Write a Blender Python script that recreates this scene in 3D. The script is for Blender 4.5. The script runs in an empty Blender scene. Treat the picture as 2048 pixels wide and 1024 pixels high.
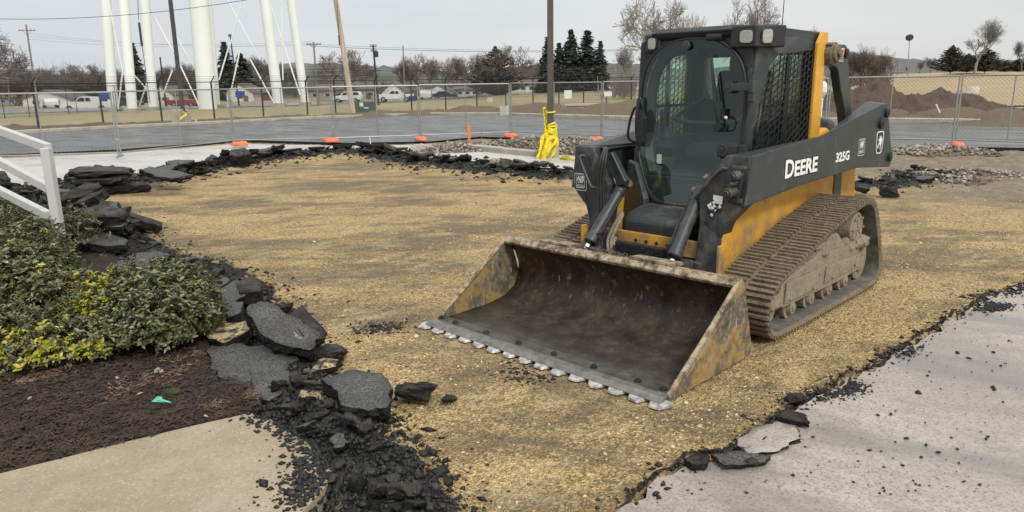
import bpy, bmesh, math, random
import numpy as np
from mathutils import Vector, Matrix, Euler
R = math.radians
random.seed(7)
SC = bpy.context.scene
COL = SC.collection

# ------------------------------------------------------------------ camera
FPX, EYE, HOR, ROLL = 1480.0, 1.7, 162.0, R(0.8)
_p = math.atan((512 - HOR) / FPX)
_fw = Vector((0, math.cos(_p), -math.sin(_p))); _up = Vector((0, math.sin(_p), math.cos(_p))); _rt = Vector((1, 0, 0))
CR = _rt * math.cos(ROLL) - _up * math.sin(ROLL)
CU = _up * math.cos(ROLL) + _rt * math.sin(ROLL)
cam_d = bpy.data.cameras.new('camera'); cam = bpy.data.objects.new('camera', cam_d); COL.objects.link(cam)
cam_d.sensor_width = 36; cam_d.lens = FPX / 2048 * 36; cam_d.clip_start = .05; cam_d.clip_end = 3000
m = Matrix((CR, CU, -_fw)).transposed().to_4x4(); m.translation = Vector((0, 0, EYE)); cam.matrix_world = m
SC.camera = cam
EYEV = Vector((0, 0, EYE))

def px(x, y, z=0.0):
    """real-world point at height z seen at photo pixel x, y"""
    d = CR * ((x - 1024) / FPX) - CU * ((y - 512) / FPX) + _fw
    return EYEV + d * ((z - EYE) / d.z)
def pxy(x, y, Y):
    """real-world point at distance Y seen at photo pixel x, y"""
    d = CR * ((x - 1024) / FPX) - CU * ((y - 512) / FPX) + _fw
    return EYEV + d * (Y / d.y)

# ------------------------------------------------------------------ world and light
W = bpy.data.worlds.new('World'); SC.world = W; W.use_nodes = True
nt = W.node_tree; nt.nodes.clear()
def wn(t): return nt.nodes.new(t)
SUN_EL, SUN_AZ = R(44), R(157)
out = wn('ShaderNodeOutputWorld'); b1 = wn('ShaderNodeBackground'); b2 = wn('ShaderNodeBackground'); add = wn('ShaderNodeAddShader')
sky = wn('ShaderNodeTexSky'); sky.sky_type = 'NISHITA'; sky.sun_disc = False; sky.sun_elevation = SUN_EL; sky.sun_rotation = SUN_AZ
hs = wn('ShaderNodeHueSaturation'); hs.inputs['Saturation'].default_value = .25
nt.links.new(sky.outputs[0], hs.inputs['Color']); nt.links.new(hs.outputs[0], b1.inputs[0]); b1.inputs[1].default_value = .02
tc = wn('ShaderNodeTexCoord'); sep = wn('ShaderNodeSeparateXYZ'); nt.links.new(tc.outputs['Generated'], sep.inputs[0])
rmp = wn('ShaderNodeValToRGB'); nt.links.new(sep.outputs['Z'], rmp.inputs[0])
e = rmp.color_ramp.elements; e[0].position = 0; e[0].color = (.60, .62, .64, 1); e[1].position = 1; e[1].color = (1.25, 1.24, 1.22, 1)
q = e.new(.12); q.color = (.56, .59, .62, 1); q = e.new(.35); q.color = (.76, .78, .80, 1)
nz = wn('ShaderNodeTexNoise'); nz.inputs['Scale'].default_value = 1.6; nz.inputs['Detail'].default_value = 4
mp = wn('ShaderNodeMapping'); mp.inputs['Scale'].default_value = (1, 1, 3.2); nt.links.new(tc.outputs['Generated'], mp.inputs[0]); nt.links.new(mp.outputs[0], nz.inputs[0])
r2 = wn('ShaderNodeValToRGB'); nt.links.new(nz.outputs[0], r2.inputs[0]); r2.color_ramp.elements[0].position = .32; r2.color_ramp.elements[0].color = (.84, .855, .88, 1); r2.color_ramp.elements[1].position = .7; r2.color_ramp.elements[1].color = (1.12, 1.11, 1.09, 1)
mul = wn('ShaderNodeMixRGB'); mul.blend_type = 'MULTIPLY'; mul.inputs[0].default_value = 1; nt.links.new(rmp.outputs[0], mul.inputs[1]); nt.links.new(r2.outputs[0], mul.inputs[2])
# warmer and brighter cloud towards the veiled sun (east, right of the view)
r3 = wn('ShaderNodeValToRGB'); mr = wn('ShaderNodeMapRange'); mr.inputs[1].default_value = -1; mr.inputs[2].default_value = 1; nt.links.new(sep.outputs['X'], mr.inputs[0]); nt.links.new(mr.outputs[0], r3.inputs[0])
r3.color_ramp.elements[0].color = (.93, .98, 1.04, 1); r3.color_ramp.elements[1].color = (1.18, 1.12, 1.03, 1)
mul2 = wn('ShaderNodeMixRGB'); mul2.blend_type = 'MULTIPLY'; mul2.inputs[0].default_value = 1; nt.links.new(mul.outputs[0], mul2.inputs[1]); nt.links.new(r3.outputs[0], mul2.inputs[2])
nt.links.new(mul2.outputs[0], b2.inputs[0]); b2.inputs[1].default_value = .86
nt.links.new(b1.outputs[0], add.inputs[0]); nt.links.new(b2.outputs[0], add.inputs[1]); nt.links.new(add.outputs[0], out.inputs[0])
sd = bpy.data.lights.new('sun', 'SUN'); sd.energy = 2.0; sd.angle = R(11); sd.color = (1, .975, .93)
so = bpy.data.objects.new('sun', sd); COL.objects.link(so)
sdir = Vector((math.cos(SUN_EL) * math.sin(SUN_AZ), math.cos(SUN_EL) * math.cos(SUN_AZ), math.sin(SUN_EL)))
so.rotation_euler = sdir.to_track_quat('Z', 'Y').to_euler(); so.location = (0, 0, 60)
SC.view_settings.view_transform = 'Standard'; SC.view_settings.look = 'None'; SC.view_settings.exposure = 0.15; SC.view_settings.gamma = 1
SC.render.engine = 'CYCLES'
try:
    SC.cycles.max_bounces = 8; SC.cycles.transparent_max_bounces = 16; SC.cycles.use_denoising = True
except Exception: pass

# ------------------------------------------------------------------ noise
def _hash(ix, iy, s):
    h = (ix.astype(np.int64) * 374761393 + iy.astype(np.int64) * 668265263 + s * 974711) & 0xffffffff
    h = ((h ^ (h >> 13)) * 1274126177) & 0xffffffff
    return ((h ^ (h >> 16)) & 0xffff) / 65535.0
def vnoise(x, y, s=0):
    x = np.asarray(x, float); y = np.asarray(y, float)
    ix = np.floor(x); iy = np.floor(y); fx = x - ix; fy = y - iy
    fx = fx * fx * (3 - 2 * fx); fy = fy * fy * (3 - 2 * fy)
    a = _hash(ix, iy, s); b = _hash(ix + 1, iy, s); c = _hash(ix, iy + 1, s); d = _hash(ix + 1, iy + 1, s)
    return (a * (1 - fx) + b * fx) * (1 - fy) + (c * (1 - fx) + d * fx) * fy
def fbm(x, y, s=0, o=4):
    t = 0; a = .5; k = 1
    for i in range(o):
        t = t + a * vnoise(np.asarray(x) * k, np.asarray(y) * k, s + i * 17); a *= .5; k *= 2.03
    return t - .5

# ------------------------------------------------------------------ materials
class NT:
    def __init__(s, name):
        s.m = bpy.data.materials.new(name); s.m.use_nodes = True; s.t = s.m.node_tree; s.t.nodes.clear()
        s.out = s.n('ShaderNodeOutputMaterial'); s.b = s.n('ShaderNodeBsdfPrincipled'); s.l(s.b.outputs[0], s.out.inputs[0])
        s.tc = s.n('ShaderNodeTexCoord'); s.co = s.tc.outputs['Object']
    def n(s, t, **k):
        q = s.t.nodes.new(t)
        for a, v in k.items(): setattr(q, a, v)
        return q
    def l(s, a, b): s.t.links.new(a, b)
    def geo(s):
        g = s.n('ShaderNodeNewGeometry'); s.co = g.outputs['Position']; return s
    def noise(s, scale, det=4, rough=.55, stretch=None, rot=0, dist=0):
        q = s.n('ShaderNodeTexNoise'); q.inputs['Scale'].default_value = scale; q.inputs['Detail'].default_value = det
        q.inputs['Roughness'].default_value = rough; q.inputs['Distortion'].default_value = dist
        c = s.co
        if rot:
            m1 = s.n('ShaderNodeMapping'); m1.inputs['Rotation'].default_value = (0, 0, rot); s.l(c, m1.inputs[0]); c = m1.outputs[0]
        if stretch:
            m2 = s.n('ShaderNodeMapping'); m2.inputs['Scale'].default_value = stretch; s.l(c, m2.inputs[0]); c = m2.outputs[0]
        s.l(c, q.inputs['Vector'])
        return q.outputs[0]
    def vor(s, scale, feature='F1', out='Distance'):
        q = s.n('ShaderNodeTexVoronoi'); q.feature = feature; q.inputs['Scale'].default_value = scale; s.l(s.co, q.inputs['Vector']); return q.outputs[out]
    def ramp(s, f, *st, interp='LINEAR'):
        q = s.n('ShaderNodeValToRGB'); s.l(f, q.inputs[0]); e = q.color_ramp.elements; q.color_ramp.interpolation = interp
        e[0].position = st[0][0]; e[0].color = c4(st[0][1]); e[1].position = st[-1][0]; e[1].color = c4(st[-1][1])
        for p, c in st[1:-1]:
            w = e.new(p); w.color = c4(c)
        return q.outputs[0]
    def mix(s, f, a, b, mode='MIX'):
        q = s.n('ShaderNodeMixRGB'); q.blend_type = mode
        for i, v in ((0, f), (1, a), (2, b)):
            if hasattr(v, 'is_linked') or hasattr(v, 'links'): s.l(v, q.inputs[i])
            elif i == 0: q.inputs[0].default_value = v
            else: q.inputs[i].default_value = c4(v)
        return q.outputs[0]
    def math(s, op, a, b=0.0):
        q = s.n('ShaderNodeMath'); q.operation = op
        for i, v in ((0, a), (1, b)):
            if hasattr(v, 'links'): s.l(v, q.inputs[i])
            else: q.inputs[i].default_value = v
        return q.outputs[0]
    def attr(s, name):
        q = s.n('ShaderNodeAttribute'); q.attribute_name = name; return q.outputs['Fac']
    def col(s, v):
        if hasattr(v, 'links'): s.l(v, s.b.inputs['Base Color'])
        else: s.b.inputs['Base Color'].default_value = c4(v)
        return s
    def rough(s, v):
        if hasattr(v, 'links'): s.l(v, s.b.inputs['Roughness'])
        else: s.b.inputs['Roughness'].default_value = v
        return s
    def metal(s, v):
        if hasattr(v, 'links'): s.l(v, s.b.inputs['Metallic'])
        else: s.b.inputs['Metallic'].default_value = v
        return s
    def bump(s, h, st=.3, d=.01):
        q = s.n('ShaderNodeBump'); q.inputs['Strength'].default_value = st; q.inputs['Distance'].default_value = d
        s.l(h, q.inputs['Height'])
        if getattr(s, '_bn', None): s.l(s._bn, q.inputs['Normal'])
        s._bn = q.outputs[0]; s.l(q.outputs[0], s.b.inputs['Normal']); return s
def c4(c):
    if isinstance(c, (int, float)): return (c, c, c, 1)
    return tuple(c)[:3] + (1,)

M = {}
def simple(name, c, rough=.6, metal=0, var=.15, scale=6, bump=0):
    t = NT(name); n = t.noise(scale, 4)
    c = c4(c)[:3]
    t.col(t.ramp(n, (.25, [v * (1 - var) for v in c]), (.75, [min(1, v * (1 + var)) for v in c]))).rough(rough).metal(metal)
    if bump: t.bump(t.noise(scale * 6, 3), bump, .01)
    M[name] = t.m; return t.m
def paint(name, c, dust=(.19, .155, .11), amt=.5, rough=.42, lowz=None):
    """machine paint: scuffs, dust film, mud splashes heavier low down"""
    t = NT(name); g = t.geo()
    n1 = t.noise(5, 8, .65); n2 = t.noise(38, 5, .7); n3 = t.noise(2.2, 4, .6); st = t.noise(30, 5, .6, stretch=(1, 1, .12))
    base = t.mix(t.ramp(n3, (.3, 0), (.7, 1)), [v * .82 for v in c], [min(1, v * 1.15) for v in c])
    f = t.ramp(t.math('ADD', t.math('MULTIPLY', n1, .7), t.math('MULTIPLY', st, .3)), (.60 - .12 * amt, 0), (.75, .85))
    f2 = t.ramp(n2, (.62, 0), (.72, .8))
    if lowz:
        sp = t.n('ShaderNodeSeparateXYZ'); t.l(t.co, sp.inputs[0]); mr = t.n('ShaderNodeMapRange')
        mr.inputs[1].default_value = lowz[0]; mr.inputs[2].default_value = lowz[1]; mr.inputs[3].default_value = lowz[2]; mr.inputs[4].default_value = 0
        t.l(sp.outputs[2], mr.inputs[0])
        f = t.math('ADD', f, t.math('MULTIPLY', mr.outputs[0], t.ramp(n1, (.35, 0), (.55, 1))))
    q = t.n('ShaderNodeClamp'); t.l(f, q.inputs[0]); f = q.outputs[0]
    scr = t.ramp(t.noise(22, 3, .5, stretch=(.12, .12, 1.6)), (.69, 0), (.72, .3)); scr2 = t.ramp(t.noise(16, 3, .5, stretch=(1.5, 1.5, .1)), (.70, 0), (.73, .3))
    base = t.mix(t.math('MAXIMUM', scr, scr2), base, [min(1, v * 1.6 + .05) for v in c])
    cc = t.mix(f, base, dust)
    cc = t.mix(t.math('MULTIPLY', f2, .35 * amt), cc, [min(1, v * 1.2) for v in dust])
    t.col(cc); t.rough(t.ramp(f, (0, rough), (1, .9))).bump(n2, .12, .004)
    M[name] = t.m; return t.m
paint('deere_grey', (.033, .040, .042), dust=(.16, .15, .125), amt=.45, rough=.4)
paint('deere_grey_low', (.030, .034, .037), dust=(.20, .17, .13), amt=.9, rough=.45)
paint('yellow_paint', (.68, .34, .035), dust=(.17, .13, .085), amt=.35, rough=.4, lowz=(.45, .95, .9))
paint('yellow_clean', (.68, .36, .045), dust=(.3, .22, .12), amt=.2, rough=.4)
paint('black_trim', (.012, .013, .014), dust=(.07, .07, .065), amt=.4, rough=.5)
paint('hose_rubber', (.02, .021, .022), dust=(.12, .11, .09), amt=.6, rough=.55)
simple('white_decal', (.80, .80, .77), .5, 0, .08, 30)
simple('orange_decal', (.75, .16, .03), .5)
simple('chrome', (.85, .86, .87), .12, 1, .03)
simple('lamp_lens', (.42, .42, .36), .12, .2, .25, 60, .3)
simple('interior', (.030, .034, .033), .6)
simple('seat_fabric', (.03, .034, .03), .8)
simple('edge_steel', (.19, .18, .165), .42, .45, .45, 18, .4); simple('steel_worn', (.10, .094, .085), .45, .4, .6, 14, .3)
t = NT('tooth_steel').geo(); t.col(t.ramp(t.noise(25, 5), (.3, (.22, .21, .195)), (.6, (.60, .58, .55)))).rough(t.ramp(t.noise(15), (.3, .6), (.7, .3))).metal(.55); M['tooth_steel'] = t.m
# muddy rubber
def mud(name, a, b, st=.6):
    t = NT(name).geo(); n = t.noise(14, 8, .7); n2 = t.noise(60, 5, .7)
    t.col(t.mix(t.ramp(n2, (.35, 0), (.7, 1)), t.ramp(n, (.32, a), (.62, b)), [v * 1.25 for v in b])).rough(.92)
    t.bump(n, st, .02).bump(n2, .5, .006); M[name] = t.m
mud('track_mud', (.035, .028, .019), (.19, .15, .098), .9)
mud('frame_mud', (.10, .08, .055), (.27, .22, .155), .8)
mud('earth', (.024, .016, .010), (.085, .057, .036), 1)
mud('dirt_berm', (.035, .027, .017), (.135, .10, .062), 1)
t = NT('road_rubber').geo(); t.col(t.ramp(t.noise(9, 6, .7), (.35, (.06, .065, .065)), (.65, (.2, .18, .145)))).rough(.7).bump(t.noise(50), .4, .005); M['belt_inner'] = t.m
# bucket
t = NT('bucket_outer').geo(); n = t.noise(4, 8, .7); n2 = t.noise(26, 6, .7); sc = t.noise(40, 4, .6, stretch=(1, 1, .15))
c = t.ramp(n, (.34, (.05, .048, .042)), (.45, (.13, .11, .08)), (.55, (.36, .23, .075)), (.64, (.20, .17, .125)), (.72, (.07, .065, .06)))
c = t.mix(t.ramp(n2, (.5, 0), (.7, .8)), c, (.34, .29, .21)); c = t.mix(t.ramp(sc, (.62, 0), (.7, .7)), c, (.6, .58, .54))
t.col(c).rough(t.ramp(n2, (.3, .4), (.7, .8))).metal(.15).bump(n2, .3, .005); M['bucket_outer'] = t.m
t = NT('bucket_inner').geo(); n = t.noise(5.5, 10, .78, stretch=(1, 1, .7)); n2 = t.noise(30, 7, .75, stretch=(1, 1, .3))
sp = t.n('ShaderNodeSeparateXYZ'); t.l(t.co, sp.inputs[0]); zr = t.n('ShaderNodeMapRange'); zr.inputs[1].default_value = .03; zr.inputs[2].default_value = .22; t.l(sp.outputs[2], zr.inputs[0])
low = t.ramp(n, (.32, (.022, .019, .017)), (.5, (.046, .039, .031)), (.66, (.10, .080, .058)))
high = t.ramp(n, (.34, (.012, .008, .007)), (.5, (.040, .023, .014)), (.62, (.085, .052, .028)), (.74, (.17, .11, .05)))
c = t.mix(zr.outputs[0], low, high); c = t.mix(t.math('MULTIPLY', t.ramp(n2, (.58, 0), (.68, .75)), zr.outputs[0]), c, (.42, .33, .22))
t.col(c).rough(t.ramp(n, (.3, .38), (.7, .65))).metal(.25).bump(n2, .5, .006).bump(n, .3, .01); M['bucket_inner'] = t.m
t = NT('bucket_lip').geo(); n = t.noise(16, 8, .75); c = t.ramp(n, (.36, (.04, .03, .022)), (.48, (.20, .14, .085)), (.58, (.42, .34, .23)), (.72, (.12, .09, .06)))
t.col(c).rough(.65).bump(n, .8, .008); M['bucket_lip'] = t.m
# glass
def glass(name, tint, refl=.08):
    t = NT(name); t.t.nodes.remove(t.b); tr = t.n('ShaderNodeBsdfTransparent'); tr.inputs[0].default_value = c4(tint)
    gl = t.n('ShaderNodeBsdfGlossy'); gl.inputs['Roughness'].default_value = .03; gl.inputs[0].default_value = (.9, .95, .93, 1)
    fr = t.n('ShaderNodeLayerWeight'); fr.inputs[0].default_value = .5; mx = t.n('ShaderNodeMixShader')
    f = t.math('ADD', t.math('MULTIPLY', t.math('POWER', fr.outputs['Facing'], 4.0), .9), refl); t.l(f, mx.inputs[0]); t.l(tr.outputs[0], mx.inputs[1]); t.l(gl.outputs[0], mx.inputs[2]); t.l(mx.outputs[0], t.out.inputs[0]); M[name] = t.m
glass('cab_glass', (.76, .90, .82), .065); glass('side_glass', (.80, .88, .83), .04)
simple('car_glass', (.02, .025, .03), .1); simple('tyre', (.02, .02, .02), .8)
# ground
def gravel_mat():
    t = NT('pit_gravel').geo()
    big = t.noise(.62, 7, .66, stretch=(.5, 1.3, 1), rot=R(8), dist=.6); mid = t.noise(1.7, 9, .72, stretch=(.7, 1.2, 1), rot=R(-10)); rut = t.noise(1.3, 6, .7, stretch=(.3, 1.8, 1), rot=R(-48))
    v1 = t.vor(95, out='Color'); vd = t.vor(95); v2 = t.vor(40, out='Color'); fine = t.noise(160, 3, .6); stk = t.noise(2.2, 9, .78, stretch=(.6, 1.3, 1), rot=R(-25), dist=.5)
    hsv = t.n('ShaderNodeSeparateColor'); t.l(v1, hsv.inputs[0]); h2 = t.n('ShaderNodeSeparateColor'); t.l(v2, h2.inputs[0])
    stone = t.ramp(hsv.outputs[0], (0, (.18, .122, .052)), (.3, (.33, .222, .088)), (.65, (.51, .352, .140)), (1, (.72, .55, .30)))
    stone = t.mix(t.ramp(h2.outputs[1], (.90, 0), (.94, .6)), stone, (.12, .10, .075))
    mudc = t.ramp(fine, (.3, (.048, .035, .021)), (.7, (.150, .108, .060)))
    f = t.math('ADD', t.math('MULTIPLY', big, .44), t.math('ADD', t.math('MULTIPLY', mid, .26), t.math('ADD', t.math('MULTIPLY', rut, .12), t.math('MULTIPLY', stk, .18))))
    mk = t.ramp(f, (.47, 0), (.505, .45), (.545, .9)); mk = t.math('MULTIPLY', mk, t.ramp(t.noise(26, 5, .8), (.3, .55), (.6, 1)))
    c = t.mix(mk, stone, mudc)
    c = t.mix(t.ramp(stk, (.34, .5), (.46, 0)), c, (.60, .47, .26))
    g2 = t.math('MULTIPLY', t.attr('soil'), t.ramp(t.noise(6, 6), (.3, .55), (.6, 1)))
    soilc = t.ramp(t.math('ADD', t.math('MULTIPLY', fine, .5), t.math('MULTIPLY', t.noise(4, 6, .7), .5)), (.35, (.09, .07, .05)), (.5, (.21, .17, .125)), (.66, (.34, .30, .23)))
    c = t.mix(g2, c, soilc)
    dk = t.attr('dark'); dn = t.noise(9, 8, .75)
    df = t.math('ADD', dk, t.math('MULTIPLY', t.math('SUBTRACT', dn, .5), 1.6))
    dm = t.ramp(df, (.5, 0), (.66, 1))
    blk = t.ramp(hsv.outputs[1], (0, (.006, .0055, .005)), (.8, (.018, .017, .015)), (1, (.06, .055, .05)))
    c = t.mix(dm, c, blk)
    t.col(c); t.rough(t.ramp(mk, (0, .85), (1, .62)))
    t.bump(vd, .95, .012).bump(fine, .45, .005).bump(t.noise(18, 6, .7), .5, .03)
    M['pit_gravel'] = t.m
gravel_mat()
def wetpave(name, a, b, dark, scale=1.0, dr=(.52, .64)):
    t = NT(name).geo(); n = t.noise(.7 * scale, 7, .65, stretch=(1, 1, 1)); f = t.noise(75, 5, .8); sp = t.noise(24, 6, .8); w = t.noise(1.1, 5, .6, stretch=(.5, 1.2, 1), rot=R(35))
    c = t.ramp(n, (.3, a), (.7, b)); c = t.mix(t.ramp(f, (.38, .85), (.52, 0)), c, [v * .55 for v in a]); c = t.mix(t.ramp(sp, (.6, 0), (.72, .55)), c, [min(1, v * 1.3) for v in b])
    c = t.mix(t.ramp(w, (dr[0], 0), (dr[1], .75)), c, dark)
    c = t.mix(t.ramp(t.vor(7, 'DISTANCE_TO_EDGE'), (0.0, .12), (.012, 0)), c, [v * .5 for v in dark])
    c = t.mix(t.ramp(t.noise(5, 8, .7, stretch=(.4, 1.4, 1), rot=R(20)), (.5, 0), (.7, .55)), c, [v * .6 for v in a]); t.col(c).rough(t.ramp(w, (.38, .6), (.58, .25))).bump(f, .35, .003).bump(sp, .35, .008).bump(n, .12, .02); M[name] = t.m
wetpave('pavement_old', (.30, .26, .228), (.50, .44, .38), (.19, .172, .160), 1.3, (.49, .60)); wetpave('pavement_pale', (.48, .455, .43), (.62, .59, .56), (.34, .33, .32), .6, (.54, .68))  # pavement_pale: base colour lightened in place of reflected sky
wetpave('asphalt_road', (.075, .076, .076), (.125, .125, .124), (.04, .04, .041), .5, (.48, .6))
wetpave('street_asphalt', (.22, .22, .215), (.3, .3, .295), (.16, .16, .16), .3)
t = NT('sidewalk_concrete').geo(); n = t.noise(2.2, 6, .6); f = t.noise(70, 6, .8); sp = t.vor(130, out='Color'); s1 = t.n('ShaderNodeSeparateColor'); t.l(sp, s1.inputs[0])
c = t.ramp(n, (.3, (.27, .215, .14)), (.7, (.36, .295, .20))); c = t.mix(t.ramp(f, (.36, .8), (.5, 0)), c, (.20, .155, .105)); c = t.mix(t.ramp(s1.outputs[0], (.93, 0), (.96, .3)), c, (.62, .58, .50))
c = t.mix(t.ramp(t.noise(1.4, 7, .65), (.45, 0), (.7, .3)), c, (.46, .41, .33)); c = t.mix(t.ramp(t.noise(5, 6, .7), (.52, 0), (.72, .4)), c, (.22, .18, .125))
t.col(c).rough(.85).bump(f, .35, .003); M['sidewalk_concrete'] = t.m
t = NT('curb_concrete').geo(); c = t.ramp(t.noise(3, 6), (.3, (.30, .27, .22)), (.7, (.47, .43, .36))); t.col(t.mix(t.ramp(t.noise(22, 5), (.5, 0), (.75, .6)), c, (.22, .18, .13))).rough(.85).bump(t.noise(60), .3, .01); M['curb_concrete'] = t.m
t = NT('dry_lawn').geo(); n = t.noise(.09, 6, .6); f = t.noise(3, 6, .7, stretch=(.3, 1.5, 1)); c = t.ramp(n, (.35, (.31, .26, .135)), (.65, (.45, .38, .215))); t.col(t.mix(t.ramp(f, (.35, .6), (.65, 0)), c, (.13, .125, .05))).rough(.95).bump(f, .6, .05); M['dry_lawn'] = t.m
t = NT('straw_field').geo(); f = t.noise(1.2, 6, .7, stretch=(.15, 1.5, 1)); t.col(t.ramp(f, (.3, (.26, .19, .10)), (.7, (.46, .35, .20)))).rough(.95); M['straw_field'] = t.m
t = NT('mulch').geo(); f = t.noise(55, 6, .75, stretch=(1, .4, 1)); c = t.ramp(f, (.38, (.007, .005, .004)), (.55, (.028, .018, .012)), (.72, (.085, .052, .034))); t.col(c).rough(.9).bump(f, 1, .02); M['mulch'] = t.m
simple('chip_dark', (.046, .028, .019), .85, 0, .5, 9); simple('chip_light', (.16, .10, .065), .85, 0, .45, 9)
t = NT('asphalt_broken').geo(); f = t.noise(70, 5, .75); n = t.noise(9, 6, .65); t.col(t.mix(t.ramp(f, (.55, 0), (.72, .8)), t.ramp(n, (.3, (.005, .005, .005)), (.7, (.014, .013, .012))), (.10, .088, .072))).rough(t.ramp(n, (.3, .35), (.7, .8))).bump(f, 1, .012).bump(n, .8, .03); g_ = t.n('ShaderNodeNewGeometry'); sn = t.n('ShaderNodeSeparateXYZ'); t.l(g_.outputs['Normal'], sn.inputs[0]); dst = t.math('MULTIPLY', t.ramp(sn.outputs[2], (.35, 0), (.9, .75)), t.ramp(t.noise(7, 7, .75), (.42, 0), (.6, 1))); li = t.b.inputs['Base Color'].links[0].from_socket; t.col(t.mix(dst, li, (.088, .076, .060))); t.b.inputs['Specular IOR Level'].default_value = .25; M['asphalt_broken'] = t.m
t = NT('asphalt_top').geo(); f = t.noise(80, 6, .8); n = t.noise(6, 6, .65); t.col(t.mix(t.ramp(f, (.42, .9), (.60, 0)), t.ramp(n, (.3, (.075, .073, .071)), (.7, (.18, .176, .17))), (.012, .012, .012))).rough(t.ramp(n, (.35, .45), (.65, .75))).bump(f, .8, .006).bump(t.vor(9, 'DISTANCE_TO_EDGE'), .3, .01); t.b.inputs['Specular IOR Level'].default_value = .35; M['asphalt_top'] = t.m
t = NT('gravel_capped').geo(); v = t.vor(85, out='Color'); s1 = t.n('ShaderNodeSeparateColor'); t.l(v, s1.inputs[0]); t.col(t.mix(t.ramp(t.noise(14, 5), (.42, 0), (.55, 1)), (.035, .032, .028), t.ramp(s1.outputs[0], (0, (.22, .16, .08)), (1, (.6, .47, .26))))).rough(.9).bump(t.vor(85), .8, .01); M['gravel_capped'] = t.m
t = NT('tan_stone'); oi = t.n('ShaderNodeNewGeometry'); t.col(t.ramp(oi.outputs['Random Per Island'], (0, (.15, .105, .05)), (.4, (.33, .235, .11)), (.75, (.50, .37, .18)), (1, (.68, .57, .40)))).rough(.85); M['tan_stone'] = t.m
t = NT('grey_stone'); oi = t.n('ShaderNodeNewGeometry'); t.col(t.ramp(oi.outputs['Random Per Island'], (0, (.09, .075, .055)), (.5, (.23, .195, .15)), (1, (.42, .385, .33)))).rough(.85); M['grey_stone'] = t.m
t = NT('black_crumb'); oi = t.n('ShaderNodeNewGeometry'); t.col(t.ramp(oi.outputs['Random Per Island'], (0, (.004, .004, .004)), (.85, (.014, .013, .012)), (1, (.05, .047, .043)))).rough(.6); M['black_crumb'] = t.m
# others
t = NT('tower_paint').geo(); t.col(t.ramp(t.noise(.6, 6, .6, stretch=(1, 1, .2)), (.3, (.70, .74, .72)), (.7, (.80, .83, .81)))).rough(.5); M['tower_paint'] = t.m
simple('galvanised', (.33, .33, .32), .45, .5, .15, 20); simple('black_fence', (.014, .014, .014), .6); simple('chain_wire', (.19, .19, .185), .5, .4)
simple('white_rail', (.52, .52, .50), .4, 0, .06, 8); simple('bronze_pole', (.085, .072, .060), .5, .1); simple('dark_pole', (.06, .055, .048), .6)
t = NT('wood_pole').geo(); t.col(t.ramp(t.noise(3, 6, .7, stretch=(3, 3, .15)), (.3, (.26, .20, .14)), (.65, (.58, .49, .38)))).rough(.9); M['wood_pole'] = t.m
simple('grey_wood', (.20, .18, .155), .9, 0, .3, 2); simple('cable', (.03, .03, .032), .6)
simple('bag_orange', (.76, .17, .075), .6, 0, .25, 9, .4); simple('stake_orange', (.85, .22, .02), .6); simple('tape_yellow', (.80, .66, .02), .4, 0, .12, 20); simple('tape_black', (.01, .01, .01), .5)
simple('sign_white', (.68, .66, .60), .6, 0, .1, 12); simple('sign_blue', (.02, .055, .20), .5); simple('box_green', (.055, .085, .06), .6)
simple('bark', (.105, .085, .070), .95, 0, .3, 2); simple('bark_pale', (.25, .22, .195), .95, 0, .3, 2); simple('twig', (.16, .13, .115), .95, 0, .25, 1)
t = NT('needles'); oi = t.n('ShaderNodeNewGeometry'); t.col(t.ramp(oi.outputs['Random Per Island'], (0, (.026, .034, .026)), (1, (.075, .088, .066)))).rough(.9); M['needles'] = t.m  # needle colours lightened to paint in the haze of distance
t = NT('cedar_needles'); oi = t.n('ShaderNodeNewGeometry'); t.col(t.ramp(oi.outputs['Random Per Island'], (0, (.035, .033, .022)), (1, (.105, .096, .062)))).rough(.9); M['cedar_needles'] = t.m
def leaf(name, *cols):
    t = NT(name); oi = t.n('ShaderNodeNewGeometry'); n = len(cols)
    t.col(t.ramp(oi.outputs['Random Per Island'], *[(i / (n - 1), c) for i, c in enumerate(cols)])).rough(.38)
    M[name] = t.m
leaf('leaf_green', (.020, .028, .008), (.048, .060, .018), (.095, .108, .036), (.16, .165, .070), (.22, .20, .11))
leaf('leaf_yellow', (.14, .19, .015), (.28, .30, .03), (.46, .42, .05), (.42, .26, .06))
simple('stem', (.10, .07, .045), .9)
simple('siding_white', (.62, .62, .60), .6, 0, .05, 1); simple('siding_beige', (.40, .34, .26), .7, 0, .06, 1); simple('brick_red', (.19, .06, .045), .8, 0, .2, 2); simple('siding_grey', (.30, .31, .32), .7, 0, .06, 1)
simple('roof_grey', (.13, .125, .12), .9, 0, .2, 1); simple('roof_brown', (.14, .11, .09), .9, 0, .2, 1); simple('window_dark', (.04, .05, .06), .15)
simple('car_white', (.68, .68, .67), .3, 0, .03); simple('car_dark', (.03, .035, .045), .3); simple('car_red', (.30, .02, .03), .4); simple('car_silver', (.35, .36, .37), .3, .4)
simple('hill_wood', (.115, .115, .11), 1, 0, .25, .05)
simple('teal_plastic', (.10, .48, .38), .35); simple('white_litter', (.7, .7, .68), .6); simple('moss', (.030, .042, .010), .95, 0, .4, 30, .5)
simple('tan_leaf', (.42, .32, .20), .8, 0, .3, 20)

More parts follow.
